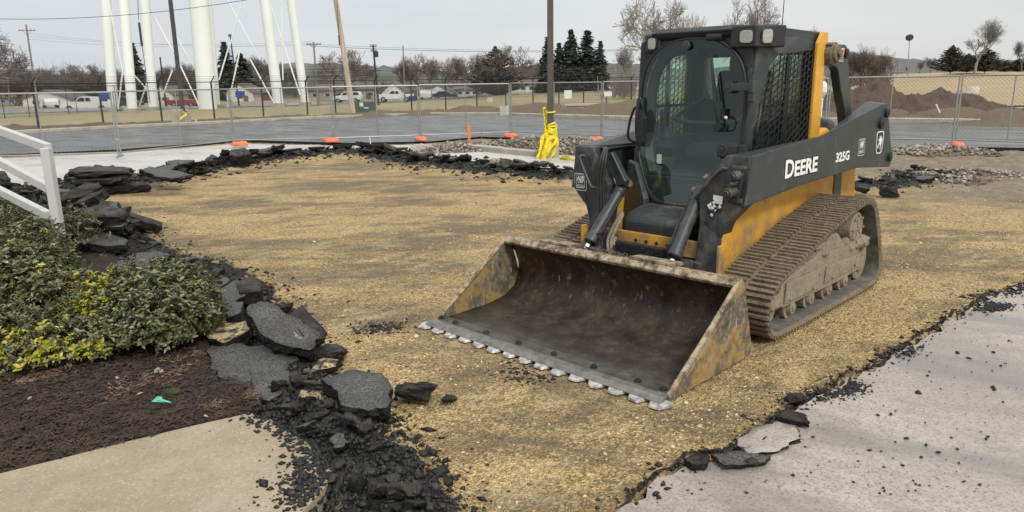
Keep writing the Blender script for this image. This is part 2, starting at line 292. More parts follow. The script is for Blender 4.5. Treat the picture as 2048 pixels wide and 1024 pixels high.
# ------------------------------------------------------------------ mesh builder
class MB:
    def __init__(s, T=None): s.v = []; s.f = []; s.mi = []; s.T = T; s.cur = 0
    def add(s, vs, fs, mi=None):
        b = len(s.v)
        s.v += [tuple(s.T @ Vector(p)) if s.T else tuple(p) for p in vs]
        s.f += [tuple(i + b for i in f) for f in fs]; s.mi += [s.cur if mi is None else mi] * len(fs); return s
    def box(s, c, d, rot=None, mi=None):
        c = Vector(c); h = [x / 2 for x in d]; rm = Euler(rot).to_matrix() if rot else Matrix.Identity(3)
        vs = [c + rm @ Vector((x * h[0], y * h[1], z * h[2])) for x in (-1, 1) for y in (-1, 1) for z in (-1, 1)]
        return s.add(vs, [(0, 1, 3, 2), (4, 6, 7, 5), (0, 4, 5, 1), (2, 3, 7, 6), (0, 2, 6, 4), (1, 5, 7, 3)], mi)
    def cyl(s, a, b, r0, r1=None, n=12, cap=True, mi=None):
        a = Vector(a); b = Vector(b); r1 = r0 if r1 is None else r1; d = (b - a)
        if d.length < 1e-7: return s
        q = d.to_track_quat('Z', 'Y'); X = q @ Vector((1, 0, 0)); Y = q @ Vector((0, 1, 0)); vs = []
        for i in range(n):
            t = 2 * math.pi * i / n; k = X * math.cos(t) + Y * math.sin(t); vs.append(a + k * r0); vs.append(b + k * r1)
        fs = [(2 * i, (2 * i + 2) % (2 * n), (2 * i + 3) % (2 * n), 2 * i + 1) for i in range(n)]
        if cap: fs += [tuple(2 * i for i in range(n - 1, -1, -1)), tuple(2 * i + 1 for i in range(n))]
        return s.add(vs, fs, mi)
    def tube(s, pts, r, n=8, mi=None, smooth=True):
        P = [Vector(p) for p in pts]
        if smooth and len(P) > 2: P = catmull(P, 5)
        rr = r if callable(r) else (lambda t: r)
        vs = []; N = len(P); up = None
        for i, p in enumerate(P):
            d = (P[min(i + 1, N - 1)] - P[max(i - 1, 0)]).normalized()
            if up is None: up = d.orthogonal().normalized()
            up = (up - d * up.dot(d)).normalized(); w = d.cross(up); rad = rr(i / (N - 1))
            for k in range(n):
                t = 2 * math.pi * k / n; vs.append(p + (up * math.cos(t) + w * math.sin(t)) * rad)
        fs = [(i * n + k, i * n + (k + 1) % n, (i + 1) * n + (k + 1) % n, (i + 1) * n + k) for i in range(N - 1) for k in range(n)]
        fs += [tuple(range(n - 1, -1, -1)), tuple((N - 1) * n + k for k in range(n))]
        return s.add(vs, fs, mi)
    def loft(s, A, B, mi=None, cap=True):
        """two matching outlines joined"""
        n = len(A); fs = [(i, (i + 1) % n, (i + 1) % n + n, i + n) for i in range(n)]
        if cap: fs += [tuple(range(n - 1, -1, -1)), tuple(range(n, 2 * n))]
        return s.add(list(A) + list(B), fs, mi)
    def ring(s, outer, inner, off, mi=None):
        """plate with a hole: outlines of equal length, thickness vector off"""
        n = len(outer); off = Vector(off); O = [Vector(p) for p in outer]; I = [Vector(p) for p in inner]
        vs = O + I + [p + off for p in O] + [p + off for p in I]; fs = []
        for i in range(n):
            j = (i + 1) % n
            fs += [(i, j, n + j, n + i), (2 * n + i, 3 * n + i, 3 * n + j, 2 * n + j), (i, 2 * n + i, 2 * n + j, j), (n + i, n + j, 3 * n + j, 3 * n + i)]
        return s.add(vs, fs, mi)
    def build(s, name, mats, parent=None, bevel=0, smooth=False, loc=None, seg=2):
        me = bpy.data.meshes.new(name); me.from_pydata(s.v, [], s.f)
        if not isinstance(mats, (list, tuple)): mats = [mats]
        for k in mats: me.materials.append(M[k])
        if len(mats) > 1: me.polygons.foreach_set('material_index', s.mi)
        bm = bmesh.new(); bm.from_mesh(me); bmesh.ops.recalc_face_normals(bm, faces=bm.faces); bm.to_mesh(me); bm.free()
        if smooth: me.polygons.foreach_set('use_smooth', [True] * len(me.polygons))
        o = bpy.data.objects.new(name, me); COL.objects.link(o)
        if parent: o.parent = parent
        if loc: o.location = loc
        if bevel:
            b = o.modifiers.new('bevel', 'BEVEL'); b.width = bevel; b.segments = seg; b.limit_method = 'ANGLE'; b.angle_limit = R(35)
        return o
def catmull(P, k):
    out = []
    for i in range(len(P) - 1):
        p0 = P[max(i - 1, 0)]; p1 = P[i]; p2 = P[i + 1]; p3 = P[min(i + 2, len(P) - 1)]
        for j in range(k):
            t = j / k; out.append(.5 * ((2 * p1) + (p2 - p0) * t + (2 * p0 - 5 * p1 + 4 * p2 - p3) * t * t + (3 * p1 - p0 - 3 * p2 + p3) * t ** 3))
    out.append(P[-1]); return out
def tag(o, label=None, cat=None, group=None, kind=None):
    if label: o['label'] = label
    if cat: o['category'] = cat
    if group: o['group'] = group
    if kind: o['kind'] = kind
    return o
def empty(name, loc, rz=0, label=None, cat=None, group=None):
    o = bpy.data.objects.new(name, None); COL.objects.link(o); o.location = loc; o.rotation_euler = (0, 0, rz); o.empty_display_size = .2
    return tag(o, label, cat, group)
def copy_tree(o, parent=None):
    c = o.copy(); COL.objects.link(c)
    if parent: c.parent = parent
    for ch in list(o.children): copy_tree(ch, c)
    return c
def numpy_mesh(name, V, F, mat, attrs=None, smooth=True, kind=None):
    me = bpy.data.meshes.new(name); me.vertices.add(len(V)); me.vertices.foreach_set('co', np.asarray(V, np.float32).ravel())
    F = np.asarray(F, np.int32); k = F.shape[1]; me.loops.add(F.size); me.loops.foreach_set('vertex_index', F.ravel())
    me.polygons.add(len(F)); me.polygons.foreach_set('loop_start', np.arange(0, F.size, k, dtype=np.int32)); me.polygons.foreach_set('loop_total', np.full(len(F), k, np.int32))
    me.update(calc_edges=True); me.validate()
    for m_ in (mat if isinstance(mat, (list, tuple)) else [mat]): me.materials.append(M[m_])
    if smooth: me.polygons.foreach_set('use_smooth', [True] * len(me.polygons))
    for a, v in (attrs or {}).items():
        at = me.attributes.new(a, 'FLOAT', 'POINT'); at.data.foreach_set('value', np.asarray(v, np.float32).ravel())
    o = bpy.data.objects.new(name, me); COL.objects.link(o)
    if kind: o['kind'] = kind
    return o
def grid_faces(nx, ny):
    i = np.arange(nx - 1)[None, :] + np.arange(ny - 1)[:, None] * nx; i = i.ravel()
    return np.stack([i, i + 1, i + 1 + nx, i + nx], 1)
def seg_dist(X, Y, pl):
    D = np.full(X.shape, 1e9)
    for (a, b) in zip(pl[:-1], pl[1:]):
        ax, ay, bx, by = a[0], a[1], b[0], b[1]; dx, dy = bx - ax, by - ay
        t = np.clip(((X - ax) * dx + (Y - ay) * dy) / (dx * dx + dy * dy + 1e-12), 0, 1)
        D = np.minimum(D, np.hypot(X - ax - t * dx, Y - ay - t * dy))
    return D
def in_poly(X, Y, P):
    r = np.zeros(X.shape, bool); n = len(P); j = n - 1
    for i in range(n):
        xi, yi, xj, yj = P[i][0], P[i][1], P[j][0], P[j][1]
        if abs(yj - yi) > 1e-9: r ^= ((yi > Y) != (yj > Y)) & (X < (xj - xi) * (Y - yi) / (yj - yi) + xi)
        j = i
    return r
def ppx(lst, z=0): return [px(a, b, z) for a, b in lst]
def jag(P, amp, step, seed=0, closed=False):
    """roughen a polyline like a broken edge"""
    rnd = random.Random(seed); out = []
    for a, b in zip(P[:-1], P[1:]):
        L = (b - a).length; n = max(1, int(L / step)); nn = Vector((-(b - a).y, (b - a).x, 0)).normalized()
        for i in range(n):
            p = a.lerp(b, i / n)
            if i: p = p + nn * rnd.gauss(0, amp) + (b - a).normalized() * rnd.uniform(-.3, .3) * step
            out.append(p)
    out.append(P[-1]); return out
def slab(name, P, ztop, zbot, mats, kind='structure', **k):
    bm = bmesh.new(); vs = [bm.verts.new((p[0], p[1], ztop)) for p in P]; f = bm.faces.new(vs); bm.normal_update()
    if f.normal.z < 0: f.normal_flip()
    r = bmesh.ops.extrude_face_region(bm, geom=[f]); nv = [g for g in r['geom'] if isinstance(g, bmesh.types.BMVert)]
    for v in nv: v.co.z = zbot
    bmesh.ops.recalc_face_normals(bm, faces=bm.faces); bmesh.ops.triangulate(bm, faces=[x for x in bm.faces if len(x.verts) > 4])
    me = bpy.data.meshes.new(name)
    for x in bm.faces: x.material_index = 0 if abs(x.normal.z) > .5 or len(mats) < 2 else 1
    bm.to_mesh(me); bm.free()
    for m_ in mats: me.materials.append(M[m_])
    o = bpy.data.objects.new(name, me); COL.objects.link(o)
    if kind: o['kind'] = kind
    return o

# ================================================================== the setting
SINK = -0.16
road_near = ppx([(-500, 352), (-200, 330), (0, 314), (240, 303), (480, 284), (700, 290), (860, 287), (960, 277), (1200, 285), (1500, 292), (1790, 296), (2048, 301), (2600, 318)])
road_far = ppx([(2700, 262), (2048, 252), (1790, 249), (1500, 246), (1280, 243), (1000, 232), (850, 232), (640, 239), (430, 250), (240, 259), (0, 272), (-200, 283), (-700, 310)])
slab('road', road_near + road_far, .06, -.3, ['asphalt_road', 'asphalt_broken'])
bandA = [(60, 392), (140, 368), (290, 362), (400, 342), (520, 320), (640, 306), (740, 303), (800, 318), (900, 332), (1000, 345), (1160, 355)]
pav_near = ppx([(1250, 345), (1150, 338), (1000, 330), (850, 314), (740, 298), (640, 297), (520, 308), (400, 330), (280, 352), (140, 358), (60, 378), (0, 372), (-150, 392), (-500, 420)], .05)
pav_left = jag(pav_near, .05, .25, 3) + ppx([(-560, 356), (-200, 333), (0, 317), (240, 306), (480, 287), (700, 292), (860, 289), (960, 300), (1250, 318)], .05)
slab('pavement', pav_left, .045, -.3, ['pavement_pale', 'asphalt_broken'])
edgeR = ppx([(1150, 1075), (1235, 1018), (1295, 972), (1370, 930), (1400, 926), (1480, 905), (1500, 880), (1555, 838), (1600, 812), (1650, 785), (1690, 765), (1750, 742), (1800, 702), (1865, 665), (1930, 622), (1990, 590), (2060, 562), (2300, 470)], .05)
pavR = jag(edgeR, .018, .07, 5) + [Vector((30, 12, 0)), Vector((30, -4, 0)), Vector((-.2, -4, 0)), Vector((-.1, 1.6, 0))]
slab('pavement', pavR, .045, -.3, ['pavement_old', 'asphalt_broken'])
walk_edge = ppx([(-500, 1040), (0, 947), (130, 915), (250, 884), (400, 848), (500, 826)], .08)
walk = walk_edge + ppx([(540, 838), (580, 866), (640, 900), (662, 935), (650, 975), (600, 1030), (540, 1120)], .08) + [Vector((-1.3, 0, 0)), Vector((-6, 0, 0))]
slab('sidewalk', walk, .08, -.2, ['sidewalk_concrete', 'sidewalk_concrete'])
# excavated lot
bandB = [(-120, 385), (0, 390), (60, 405), (130, 425), (200, 452), (240, 490), (310, 525), (400, 560), (470, 600), (530, 650), (560, 720), (600, 790), (665, 850), (720, 915), (765, 965), (815, 1045)]
bandC = [(1240, 1018), (1370, 925), (1480, 900), (1560, 835), (1680, 765), (1760, 735), (1860, 665), (2000, 588), (2200, 500)]
bandD = [(1700, 372), (1800, 372), (1820, 350), (1900, 352)]
lines = [([(p.x, p.y) for p in ppx(l)], w) for l, w in ((bandA, .75), (bandB[:9], .42), (bandB[8:], .25), (bandC, .016), (bandD, .5))]
ny = 440; nx = 700
ys = 1.8 * (26 / 1.8) ** (np.arange(ny) / (ny - 1)); ss = np.linspace(-1.25, 1.25, nx)
Yg, Sg = np.meshgrid(ys, ss, indexing='ij'); Xg = Sg * (Yg + 2.2)
Z = fbm(Xg * .8, Yg * .8, 1, 4) * .045 + fbm(Xg * 6, Yg * 6, 5, 4) * .013 + fbm(Xg * 28, Yg * 28, 9, 3) * .012
rt = (Xg * math.cos(R(45)) + Yg * -math.sin(R(45)))
dark = np.zeros(Xg.shape)
for pl, w in lines:
    d = seg_dist(Xg, Yg, pl) + fbm(Xg * 2, Yg * 2, 3, 3) * w * .8
    k = np.clip(1.25 - d / w, 0, 1); dark = np.maximum(dark, k)
crumb = fbm(Xg * 9, Yg * 9, 21, 4)
Z = Z + np.minimum(dark, .9) * (.02 + .17 * np.maximum(0, crumb + .15)) * np.clip(Yg / 3.4, .6, 1.4)
soil = np.clip((Xg - (5.2 + .0 * Yg)) / 2.0, 0, 1) * np.clip((Yg - 8.2) / 2.5, 0, 1)
soil = np.maximum(soil, np.clip((Yg - 13.5) / 3, 0, 1) * np.clip((Xg + 1) / 2, 0, 1))
Z += soil * (fbm(Xg * 1.7, Yg * 1.7, 31, 4) * .16 + fbm(Xg * 11, Yg * 11, 33, 3) * .05)
# keep the ground flat and firm below the machine
u_ = (Xg - .09) * -math.cos(R(45.5)) + (Yg - 4.365) * -math.sin(R(45.5)); v_ = (Xg - .09) * math.sin(R(45.5)) - (Yg - 4.365) * math.cos(R(45.5))
under = np.clip(1 - np.maximum(np.maximum(-u_ - 3.6, u_ - .1), np.abs(v_) - 1.12) / .25, 0, 1)
Z = Z * (1 - under) + under * (-.012 + fbm(Xg * 20, Yg * 20, 9, 3) * .01)
hide = np.zeros(Xg.shape, bool)
for P in (pav_left, pavR, road_near + road_far, walk): hide |= in_poly(Xg, Yg, [(p[0], p[1]) for p in P])
Z[hide] = SINK
def ground_z(x, y):
    j = np.searchsorted(ys, y); j = min(max(j, 1), ny - 1); s = x / (ys[j] + 2.2); i = int((s + 1.25) / 2.5 * (nx - 1))
    i = min(max(i, 0), nx - 1); return float(Z[j, i])
V = np.stack([Xg.ravel(), Yg.ravel(), Z.ravel()], 1)
numpy_mesh('gravel_ground', V, grid_faces(nx, ny), 'pit_gravel', {'dark': dark.ravel(), 'soil': soil.ravel()}, kind='structure')
# large terrain sheet to the horizon, rising to a field on the right
xs = np.concatenate([np.linspace(-900, -140, 20), np.linspace(-130, 160, 146), np.linspace(170, 900, 20)]); yy = np.concatenate([np.linspace(-60, 20, 9), np.linspace(22, 200, 90), np.linspace(210, 1500, 30)])
Yt, Xt = np.meshgrid(yy, xs, indexing='ij')
def sstep(x, a, b):
    t = np.clip((x - a) / (b - a), 0, 1); return t * t * (3 - 2 * t)
def field_z(x, y):
    r_ = np.asarray(x) / np.maximum(np.asarray(y), 1.0); drop = 1.4 * (1 - .55 * sstep(r_, -.09, .0) - .40 * sstep(r_, .0, .18))
    return 2.0 * sstep(y, 42, 95) * sstep(x - y * .36, 2, 20) - drop * sstep(y, 56, 96)
def terr(x, y): return float(field_z(np.array([float(x)]), np.array([float(y)]))[0])
def gpx(x, y):
    z = 0
    for _ in range(12): p = px(x, y, z); z = .5 * z + .5 * terr(p.x, p.y)
    return px(x, y, z)
Zt = field_z(Xt, Yt) - .22 + .22 * sstep(Yt, 20, 28) + fbm(Xt * .1, Yt * .1, 2, 3) * .1 * sstep(Yt, 60, 90)
numpy_mesh('lawn', np.stack([Xt.ravel(), Yt.ravel(), Zt.ravel()], 1), grid_faces(len(xs), len(yy)), 'dry_lawn', kind='structure')
# straw field on the rise, just above the sheet
fx = np.linspace(14, 320, 120); fy = np.linspace(40, 420, 120); Yf, Xf = np.meshgrid(fy, fx, indexing='ij')
Xf = Xf + Yf * .40 - 14
Zf = field_z(Xf, Yf) + .02 + .05 + fbm(Xf * .1, Yf * .1, 2, 3) * .1 * sstep(Yf, 60, 90)
numpy_mesh('field', np.stack([Xf.ravel(), Yf.ravel(), Zf.ravel()], 1), grid_faces(120, 120), 'straw_field', kind='structure')
sa = [gpx(*q) for q in [(-500, 240), (0, 229), (300, 220), (640, 210), (800, 203), (950, 194), (1280, 182)]]; sb = [gpx(*q) for q in [(-500, 232), (0, 222), (300, 214), (640, 205), (800, 198), (950, 190), (1280, 179)]]
_b = MB()
for P_, Q_, P2_, Q2_ in zip(sa[:-1], sb[:-1], sa[1:], sb[1:]): _b.loft([v + Vector((0, 0, .09)) for v in (P_, Q_, Q2_, P2_)], [v + Vector((0, 0, -.4)) for v in (P_, Q_, Q2_, P2_)])
_b.build('street', 'street_asphalt')['kind'] = 'structure'
# kerb along the far side of the road
def kerb(name, pts, w, h, mat='curb_concrete'):
    mb = MB(); P = [Vector((p[0], p[1], 0)) for p in pts]; n = len(P); A = []
    for i, p in enumerate(P):
        d = (P[min(i + 1, n - 1)] - P[max(i - 1, 0)]).normalized(); q = Vector((-d.y, d.x, 0)) * w / 2
        A.append([p - q + Vector((0, 0, -.1)), p - q + Vector((0, 0, h * .9)), p - q * .7 + Vector((0, 0, h)), p + q + Vector((0, 0, h)), p + q + Vector((0, 0, -.1))])
    vs = [v for a in A for v in a]; fs = [(5 * i + k, 5 * i + (k + 1) % 5, 5 * i + 5 + (k + 1) % 5, 5 * i + 5 + k) for i in range(n - 1) for k in range(5)] + [(0, 1, 2, 3, 4), tuple(5 * (n - 1) + k for k in range(5))]
    mb.add(vs, fs); o = mb.build(name, mat); o['kind'] = 'structure'; return o
kerb('kerb', [p + Vector((0, .15, 0)) for p in road_far[::-1][:9]], .35, .17)
kerb('kerb', ppx([(1110, 238), (1280, 243), (1500, 246), (1790, 248), (1990, 251)]), .35, .22)
tag(kerb('concrete_curb', ppx([(925, 300), (1000, 309), (1075, 317)]), .22, .17), 'broken length of loose concrete curb beside the orange stake', 'curb'); 
for o in list(COL.objects):
    if o.name.startswith('concrete_curb'): del o['kind']
# mounds of earth
def mound(name, blobs, mat, res=.15, rough=.25, label=None, cat=None, kind=None, seed=0, fine=.08, baseoff=-.1):
    x0 = min(b[0] - b[2] * 2.2 for b in blobs); x1 = max(b[0] + b[2] * 2.2 for b in blobs); y0 = min(b[1] - b[3] * 2.2 for b in blobs); y1 = max(b[1] + b[3] * 2.2 for b in blobs)
    gx = np.arange(x0, x1, res); gy = np.arange(y0, y1, res); YY, XX = np.meshgrid(gy, gx, indexing='ij'); H = np.zeros(XX.shape)
    for bx, by, rx, ry, h in blobs:
        r = np.sqrt(((XX - bx) / rx) ** 2 + ((YY - by) / ry) ** 2); H = np.maximum(H, h * np.clip(1.25 - r, 0, 1.1) ** 1.15)
    n = fbm(XX * .9, YY * .9, seed, 5); n2 = fbm(XX * 5, YY * 5, seed + 3, 4)
    H = H * (1 + rough * 2 * n) + n2 * fine * np.clip(H * 6, 0, 1) * 2 + baseoff
    V = np.stack([XX.ravel(), YY.ravel(), H.ravel()], 1); F = grid_faces(len(gx), len(gy))
    keep = (H.ravel()[F] > baseoff + .004).any(1)
    o = numpy_mesh(name, V, F[keep], mat, kind=kind)
    return tag(o, label, cat)
def at(x, y): p = px(x, y); return p.x, p.y
a = at(1830, 246); b_ = at(2010, 250); c_ = at(1700, 244)
mound('earth_mound', [(a[0], a[1] + 4, 2.9, 2.6, 1.28), (a[0] + 1.6, a[1] + 3, 1.6, 1.6, .9), (a[0] - 2.2, a[1] + 3, 1.6, 1.8, .8)], 'earth', .07, .35, 'tall brown earth mound behind the fence, right of the loader', 'dirt mound', seed=3, fine=.22)
mound('earth_mound', [(b_[0] + .6, b_[1] + 4.2, 3.2, 2.4, 1.05), (b_[0] - 1.2, b_[1] + 3, 1.6, 1.6, .85)], 'earth', .07, .35, 'low brown earth mound at the right edge of the photo, below the straw field', 'dirt mound', seed=9, fine=.2)
mound('earth_mound', [(c_[0], c_[1] + 6, 2.8, 3.2, 1.7), (c_[0] - 3, c_[1] + 5, 3, 3, 1.2)], 'earth', .14, .3, 'brown earth mound seen through the rear arm of the loader', 'dirt mound', seed=14)
b2_ = at(1000, 226)
mound('dirt_berm', [(*at(x, y), rx, ry, h) for x, y, rx, ry, h in ((-60, 268, 3, .9, .3), (60, 262, 4, .9, .28), (200, 254, 5, .9, .25), (340, 249, 5, .9, .25), (480, 244, 4.5, .9, .3), (600, 238, 4, 1, .3), (690, 236, 3.5, 1, .35), (780, 233, 4, 1, .35), (870, 230, 4, 1.1, .4), (960, 226, 4, 1.2, .4), (935, 226, 1.6, 1.0, .5), (1040, 228, 3, 1.4, .45), (1062, 224, 2.2, 1.3, .6), (1140, 230, 4, 1.6, .5), (1230, 232, 4, 2, .65), (1275, 226, 3, 2, .65), (1350, 236, 4, 2, .6), (1450, 238, 4, 2, .6))], 'dirt_berm', .16, .35, 'long low berm of brown dirt between the far kerb and the dry lawn', 'dirt berm', seed=4, fine=.09)
mound('dirt_berm', [(*at(x, y), rx, ry, h) for x, y, rx, ry, h in ((1640, 243, 4, 1.2, .4), (1780, 243, 5, 1.2, .45), (1920, 244, 4, 1.3, .5), (2010, 248, 2.5, 1.6, .55), (2130, 252, 4, 1.6, .5))], 'dirt_berm', .14, .35, 'low strip of brown dirt between the road and the tall earth mounds', 'dirt berm', seed=6)
# stones as one merged mesh
ico_v, ico_f = None, None
_bm = bmesh.new(); bmesh.ops.create_icosphere(_bm, subdivisions=1, radius=1); ico_v = np.array([v.co[:] for v in _bm.verts]); ico_f = np.array([[v.index for v in f.verts] for f in _bm.faces]); _bm.free()
oct_v = np.array([(1, 0, 0), (-1, 0, 0), (0, 1, 0), (0, -1, 0), (0, 0, 1), (0, 0, -1)], float); oct_f = np.array([(0, 2, 4), (2, 1, 4), (1, 3, 4), (3, 0, 4), (2, 0, 5), (1, 2, 5), (3, 1, 5), (0, 3, 5)])
def stones(name, P, sz, mat, seed=0, flat=.65, tv=oct_v, tf=oct_f, kind='stuff', label=None, cat=None):
    rg = np.random.default_rng(seed); n = len(P); P = np.asarray(P)
    if n == 0: return None
    a = rg.uniform(0, 2 * np.pi, n); b = rg.uniform(-.6, .6, n); ca, sa, cb, sb = np.cos(a), np.sin(a), np.cos(b), np.sin(b)
    t = tv[None] * (1 + rg.uniform(-.35, .35, (n, len(tv), 1))) * (np.asarray(sz)[:, None, None]) * np.stack([rg.uniform(.8, 1.4, n), rg.uniform(.6, 1, n), rg.uniform(.5, .9, n) * flat], 1)[:, None, :]
    x = t[..., 0] * ca[:, None] - t[..., 1] * sa[:, None]; y = t[..., 0] * sa[:, None] + t[..., 1] * ca[:, None]; z = t[..., 2]
    y2 = y * cb[:, None] - z * sb[:, None]; z2 = y * sb[:, None] + z * cb[:, None]
    Vs = np.stack([x, y2, z2], -1) + P[:, None, :]
    F = (tf[None] + (np.arange(n) * len(tv))[:, None, None]).reshape(-1, 3)
    o = numpy_mesh(name, Vs.reshape(-1, 3), F, mat, smooth=False, kind=kind)
    return tag(o, label, cat)
rg = np.random.default_rng(11)
def gz(X, Y):
    j = np.clip(np.searchsorted(ys, Y), 1, ny - 1); i = np.clip(((X / (ys[j] + 2.2) + 1.25) / 2.5 * (nx - 1)).astype(int), 0, nx - 1); return Z[j, i], dark[j, i]
# loose tan stones of the lot, denser near the viewer
n = 95000; Yr = 2.2 + rg.random(n) ** 1.7 * 9; Xr = (rg.random(n) * 2 - 1) * (Yr * .8 + .5); zz, dd = gz(Xr, Yr)
ok = (zz > -.1) & (dd < .35) & (fbm(Xr * .9, Yr * .9, 41, 3) + rg.normal(0, .12, n) > -.08)
U = (Xr - .09) * -math.cos(R(45.5)) + (Yr - 4.365) * -math.sin(R(45.5)); Vv = (Xr - .09) * math.sin(R(45.5)) - (Yr - 4.365) * math.cos(R(45.5)); inm = (U < .08) & (U > -3.5) & (abs(Vv) < 1.03)
ok &= ~inm
stones('gravel_stones', np.stack([Xr, Yr, zz], 1)[ok], rg.gamma(2.2, .0023, n)[ok] + .002, 'tan_stone', 2, label='loose tan gravel stones strewn over the dug out lot', cat='gravel')
# black crumbs around the broken edges
PTS = []; SZ = []
for l, w, cnt, s0 in ((bandA, .6, 5000, .02), (bandB[:9], .34, 6000, .009), (bandB[8:], .20, 11000, .008), (bandC, .07, 2200, .006), (bandD, .35, 900, .015), ([(520, 832), (580, 866), (640, 900), (665, 935), (655, 975), (610, 1030)], .10, 5200, .007)):
    pl = ppx(l); seg = [(pl[i + 1] - pl[i]).length for i in range(len(pl) - 1)]; tot = sum(seg)
    for k in range(cnt):
        r = rg.random() * tot; i = 0
        while r > seg[i] and i < len(seg) - 1: r -= seg[i]; i += 1
        p = pl[i].lerp(pl[i + 1], r / seg[i]); off = rg.normal(0, w)
        X = p.x + off * .75 + rg.normal(0, .03); Y = p.y + rg.normal(0, w) * .75
        if l is bandB and Y < 3.2 and rg.random() < .3: X += rg.normal(0, .1)
        PTS.append((X, Y)); SZ.append(s0 * (.4 + rg.gamma(1.6, .55)))
for cx_, cy_, rx_, ry_, cnt in ((1640, 800, 75, 22, 900), (1690, 790, 45, 16, 500), (1985, 626, 40, 9, 600), (2000, 590, 60, 12, 700), (1450, 925, 60, 14, 700), (1800, 712, 40, 14, 350), (760, 655, 60, 14, 500), (1050, 740, 60, 30, 350)):
    for k in range(cnt):
        a = px(rg.normal(cx_, rx_ * .5), rg.normal(cy_, ry_ * .5)); PTS.append((a.x, a.y)); SZ.append(.0045 * (a.y / 4) * (.4 + rg.gamma(1.5, .6)))
PTS = np.array(PTS); zz, dd = gz(PTS[:, 0], PTS[:, 1])
inw = in_poly(PTS[:, 0], PTS[:, 1], [(p[0], p[1]) for p in walk]); zz = np.where(inw, .08, np.where(zz < -.1, .047, zz)); SZ = np.array(SZ)
keep = (~inw) | (rg.random(len(zz)) < .5)
stones('asphalt_crumbs', np.column_stack([PTS, zz + SZ * .2])[keep], SZ[keep], 'black_crumb', 5, .9, label='black crumbs of broken asphalt scattered along the torn pavement edges', cat='asphalt crumbs')
# sparse pebbles on the right pavement
n = 420; C = px(1640, 860); P = [];
for k in range(n):
    a = px(rg.uniform(1380, 2040), rg.uniform(650, 1010)); P.append((a.x, a.y))
P = np.array(P); z_, _ = gz(P[:, 0], P[:, 1]); ok = z_ < -.1; P = P[ok]
stones('asphalt_crumbs', np.column_stack([P, np.full(len(P), .05)]), rg.gamma(.9, .0035, n)[ok] + .0015, 'black_crumb', 8, .9, label='thin scatter of dark crumbs across the pale pavement at lower right', cat='asphalt crumbs')
# heaps of stone by the far curb, grey gravel heap at right
def heap(name, blobs, cnt, sz, mat, label, seed):
    mound(name, blobs, 'dirt_berm' if mat != 'grey_stone' else 'dirt_berm', .06, .2, label, 'gravel heap', None, seed, .03, -.03)
    P = []; r = np.random.default_rng(seed)
    for k in range(cnt):
        b = blobs[r.integers(len(blobs))]; a = r.uniform(0, 6.28); q = math.sqrt(r.random()) * 1.15
        P.append((b[0] + math.cos(a) * q * b[2], b[1] + math.sin(a) * q * b[3]))
    P = np.array(P); H = np.zeros(len(P))
    for bx, by, rx, ry, h in blobs:
        q = np.sqrt(((P[:, 0] - bx) / rx) ** 2 + ((P[:, 1] - by) / ry) ** 2); H = np.maximum(H, h * np.clip(1.25 - q, 0, 1.1) ** 1.15)
    n_ = fbm(P[:, 0] * .9, P[:, 1] * .9, seed, 5); H = H * (1 + .4 * n_)
    stones('loose_stones', np.column_stack([P, H]), r.gamma(3, sz / 3, cnt) + .006, mat, seed, .9, label='loose stones covering the ' + label.split(' beside')[0].split(' behind')[0].split(' next')[0], cat='stones')
def B(x, y, rx, ry, h): q = at(x, y); return (q[0], q[1], rx, ry, h)
heap('stone_heap', [B(930, 300, 1.3, 1.2, .19), B(1000, 298, 1.0, 1.0, .18), B(890, 305, .8, .8, .15)], 1700, .028, 'grey_stone', 'brownish stone heap beside the orange stake', 51)
heap('stone_heap', [B(1060, 299, 1.5, 1.3, .28), B(1150, 298, 1.5, 1.3, .26), B(1230, 300, 1.3, 1.2, .2)], 3600, .022, 'grey_stone', 'pale grey gravel heap behind the taped light pole base', 52)
heap('stone_heap', [B(1880, 303, 1.1, .8, .13), B(1800, 304, .8, .6, .1)], 1500, .024, 'grey_stone', 'small pale gravel heap beside the road, right of the loader', 53)
heap('stone_heap', [B(1920, 350, 1.0, .7, .09), B(1850, 358, .7, .6, .09)], 750, .026, 'grey_stone', 'scattered brown rubble heap behind the rear of the loader', 54)
# mulch bed
mp_ = ppx([(-700, 1075), (-500, 1040), (0, 947), (130, 915), (250, 884), (400, 848), (500, 826)], .08)[0:] + ppx([(520, 800), (470, 760), (420, 700), (410, 640), (380, 585), (300, 540), (200, 500), (100, 470), (-50, 455), (-400, 455)], .05)
mp2 = [(p[0], p[1]) for p in mp_]
gx = np.arange(-7.5, -.9, .022); gy = np.arange(2.2, 9.5, .022); YY, XX = np.meshgrid(gy, gx, indexing='ij'); inside = in_poly(XX, YY, mp2)
H = .065 + fbm(XX * 1.2, YY * 1.2, 61, 3) * .06 + fbm(XX * 14, YY * 14, 62, 4) * .045; H[~inside] = -.15
F = grid_faces(len(gx), len(gy)); keep = inside.ravel()[F].any(1)
numpy_mesh('mulch_bed', np.stack([XX.ravel(), YY.ravel(), H.ravel()], 1), F[keep], 'mulch', kind='structure')
def mz(x, y):
    i = int((x - gx[0]) / .022); j = int((y - gy[0]) / .022)
    return float(H[j, i]) if 0 <= i < len(gx) and 0 <= j < len(gy) and inside[j, i] else None
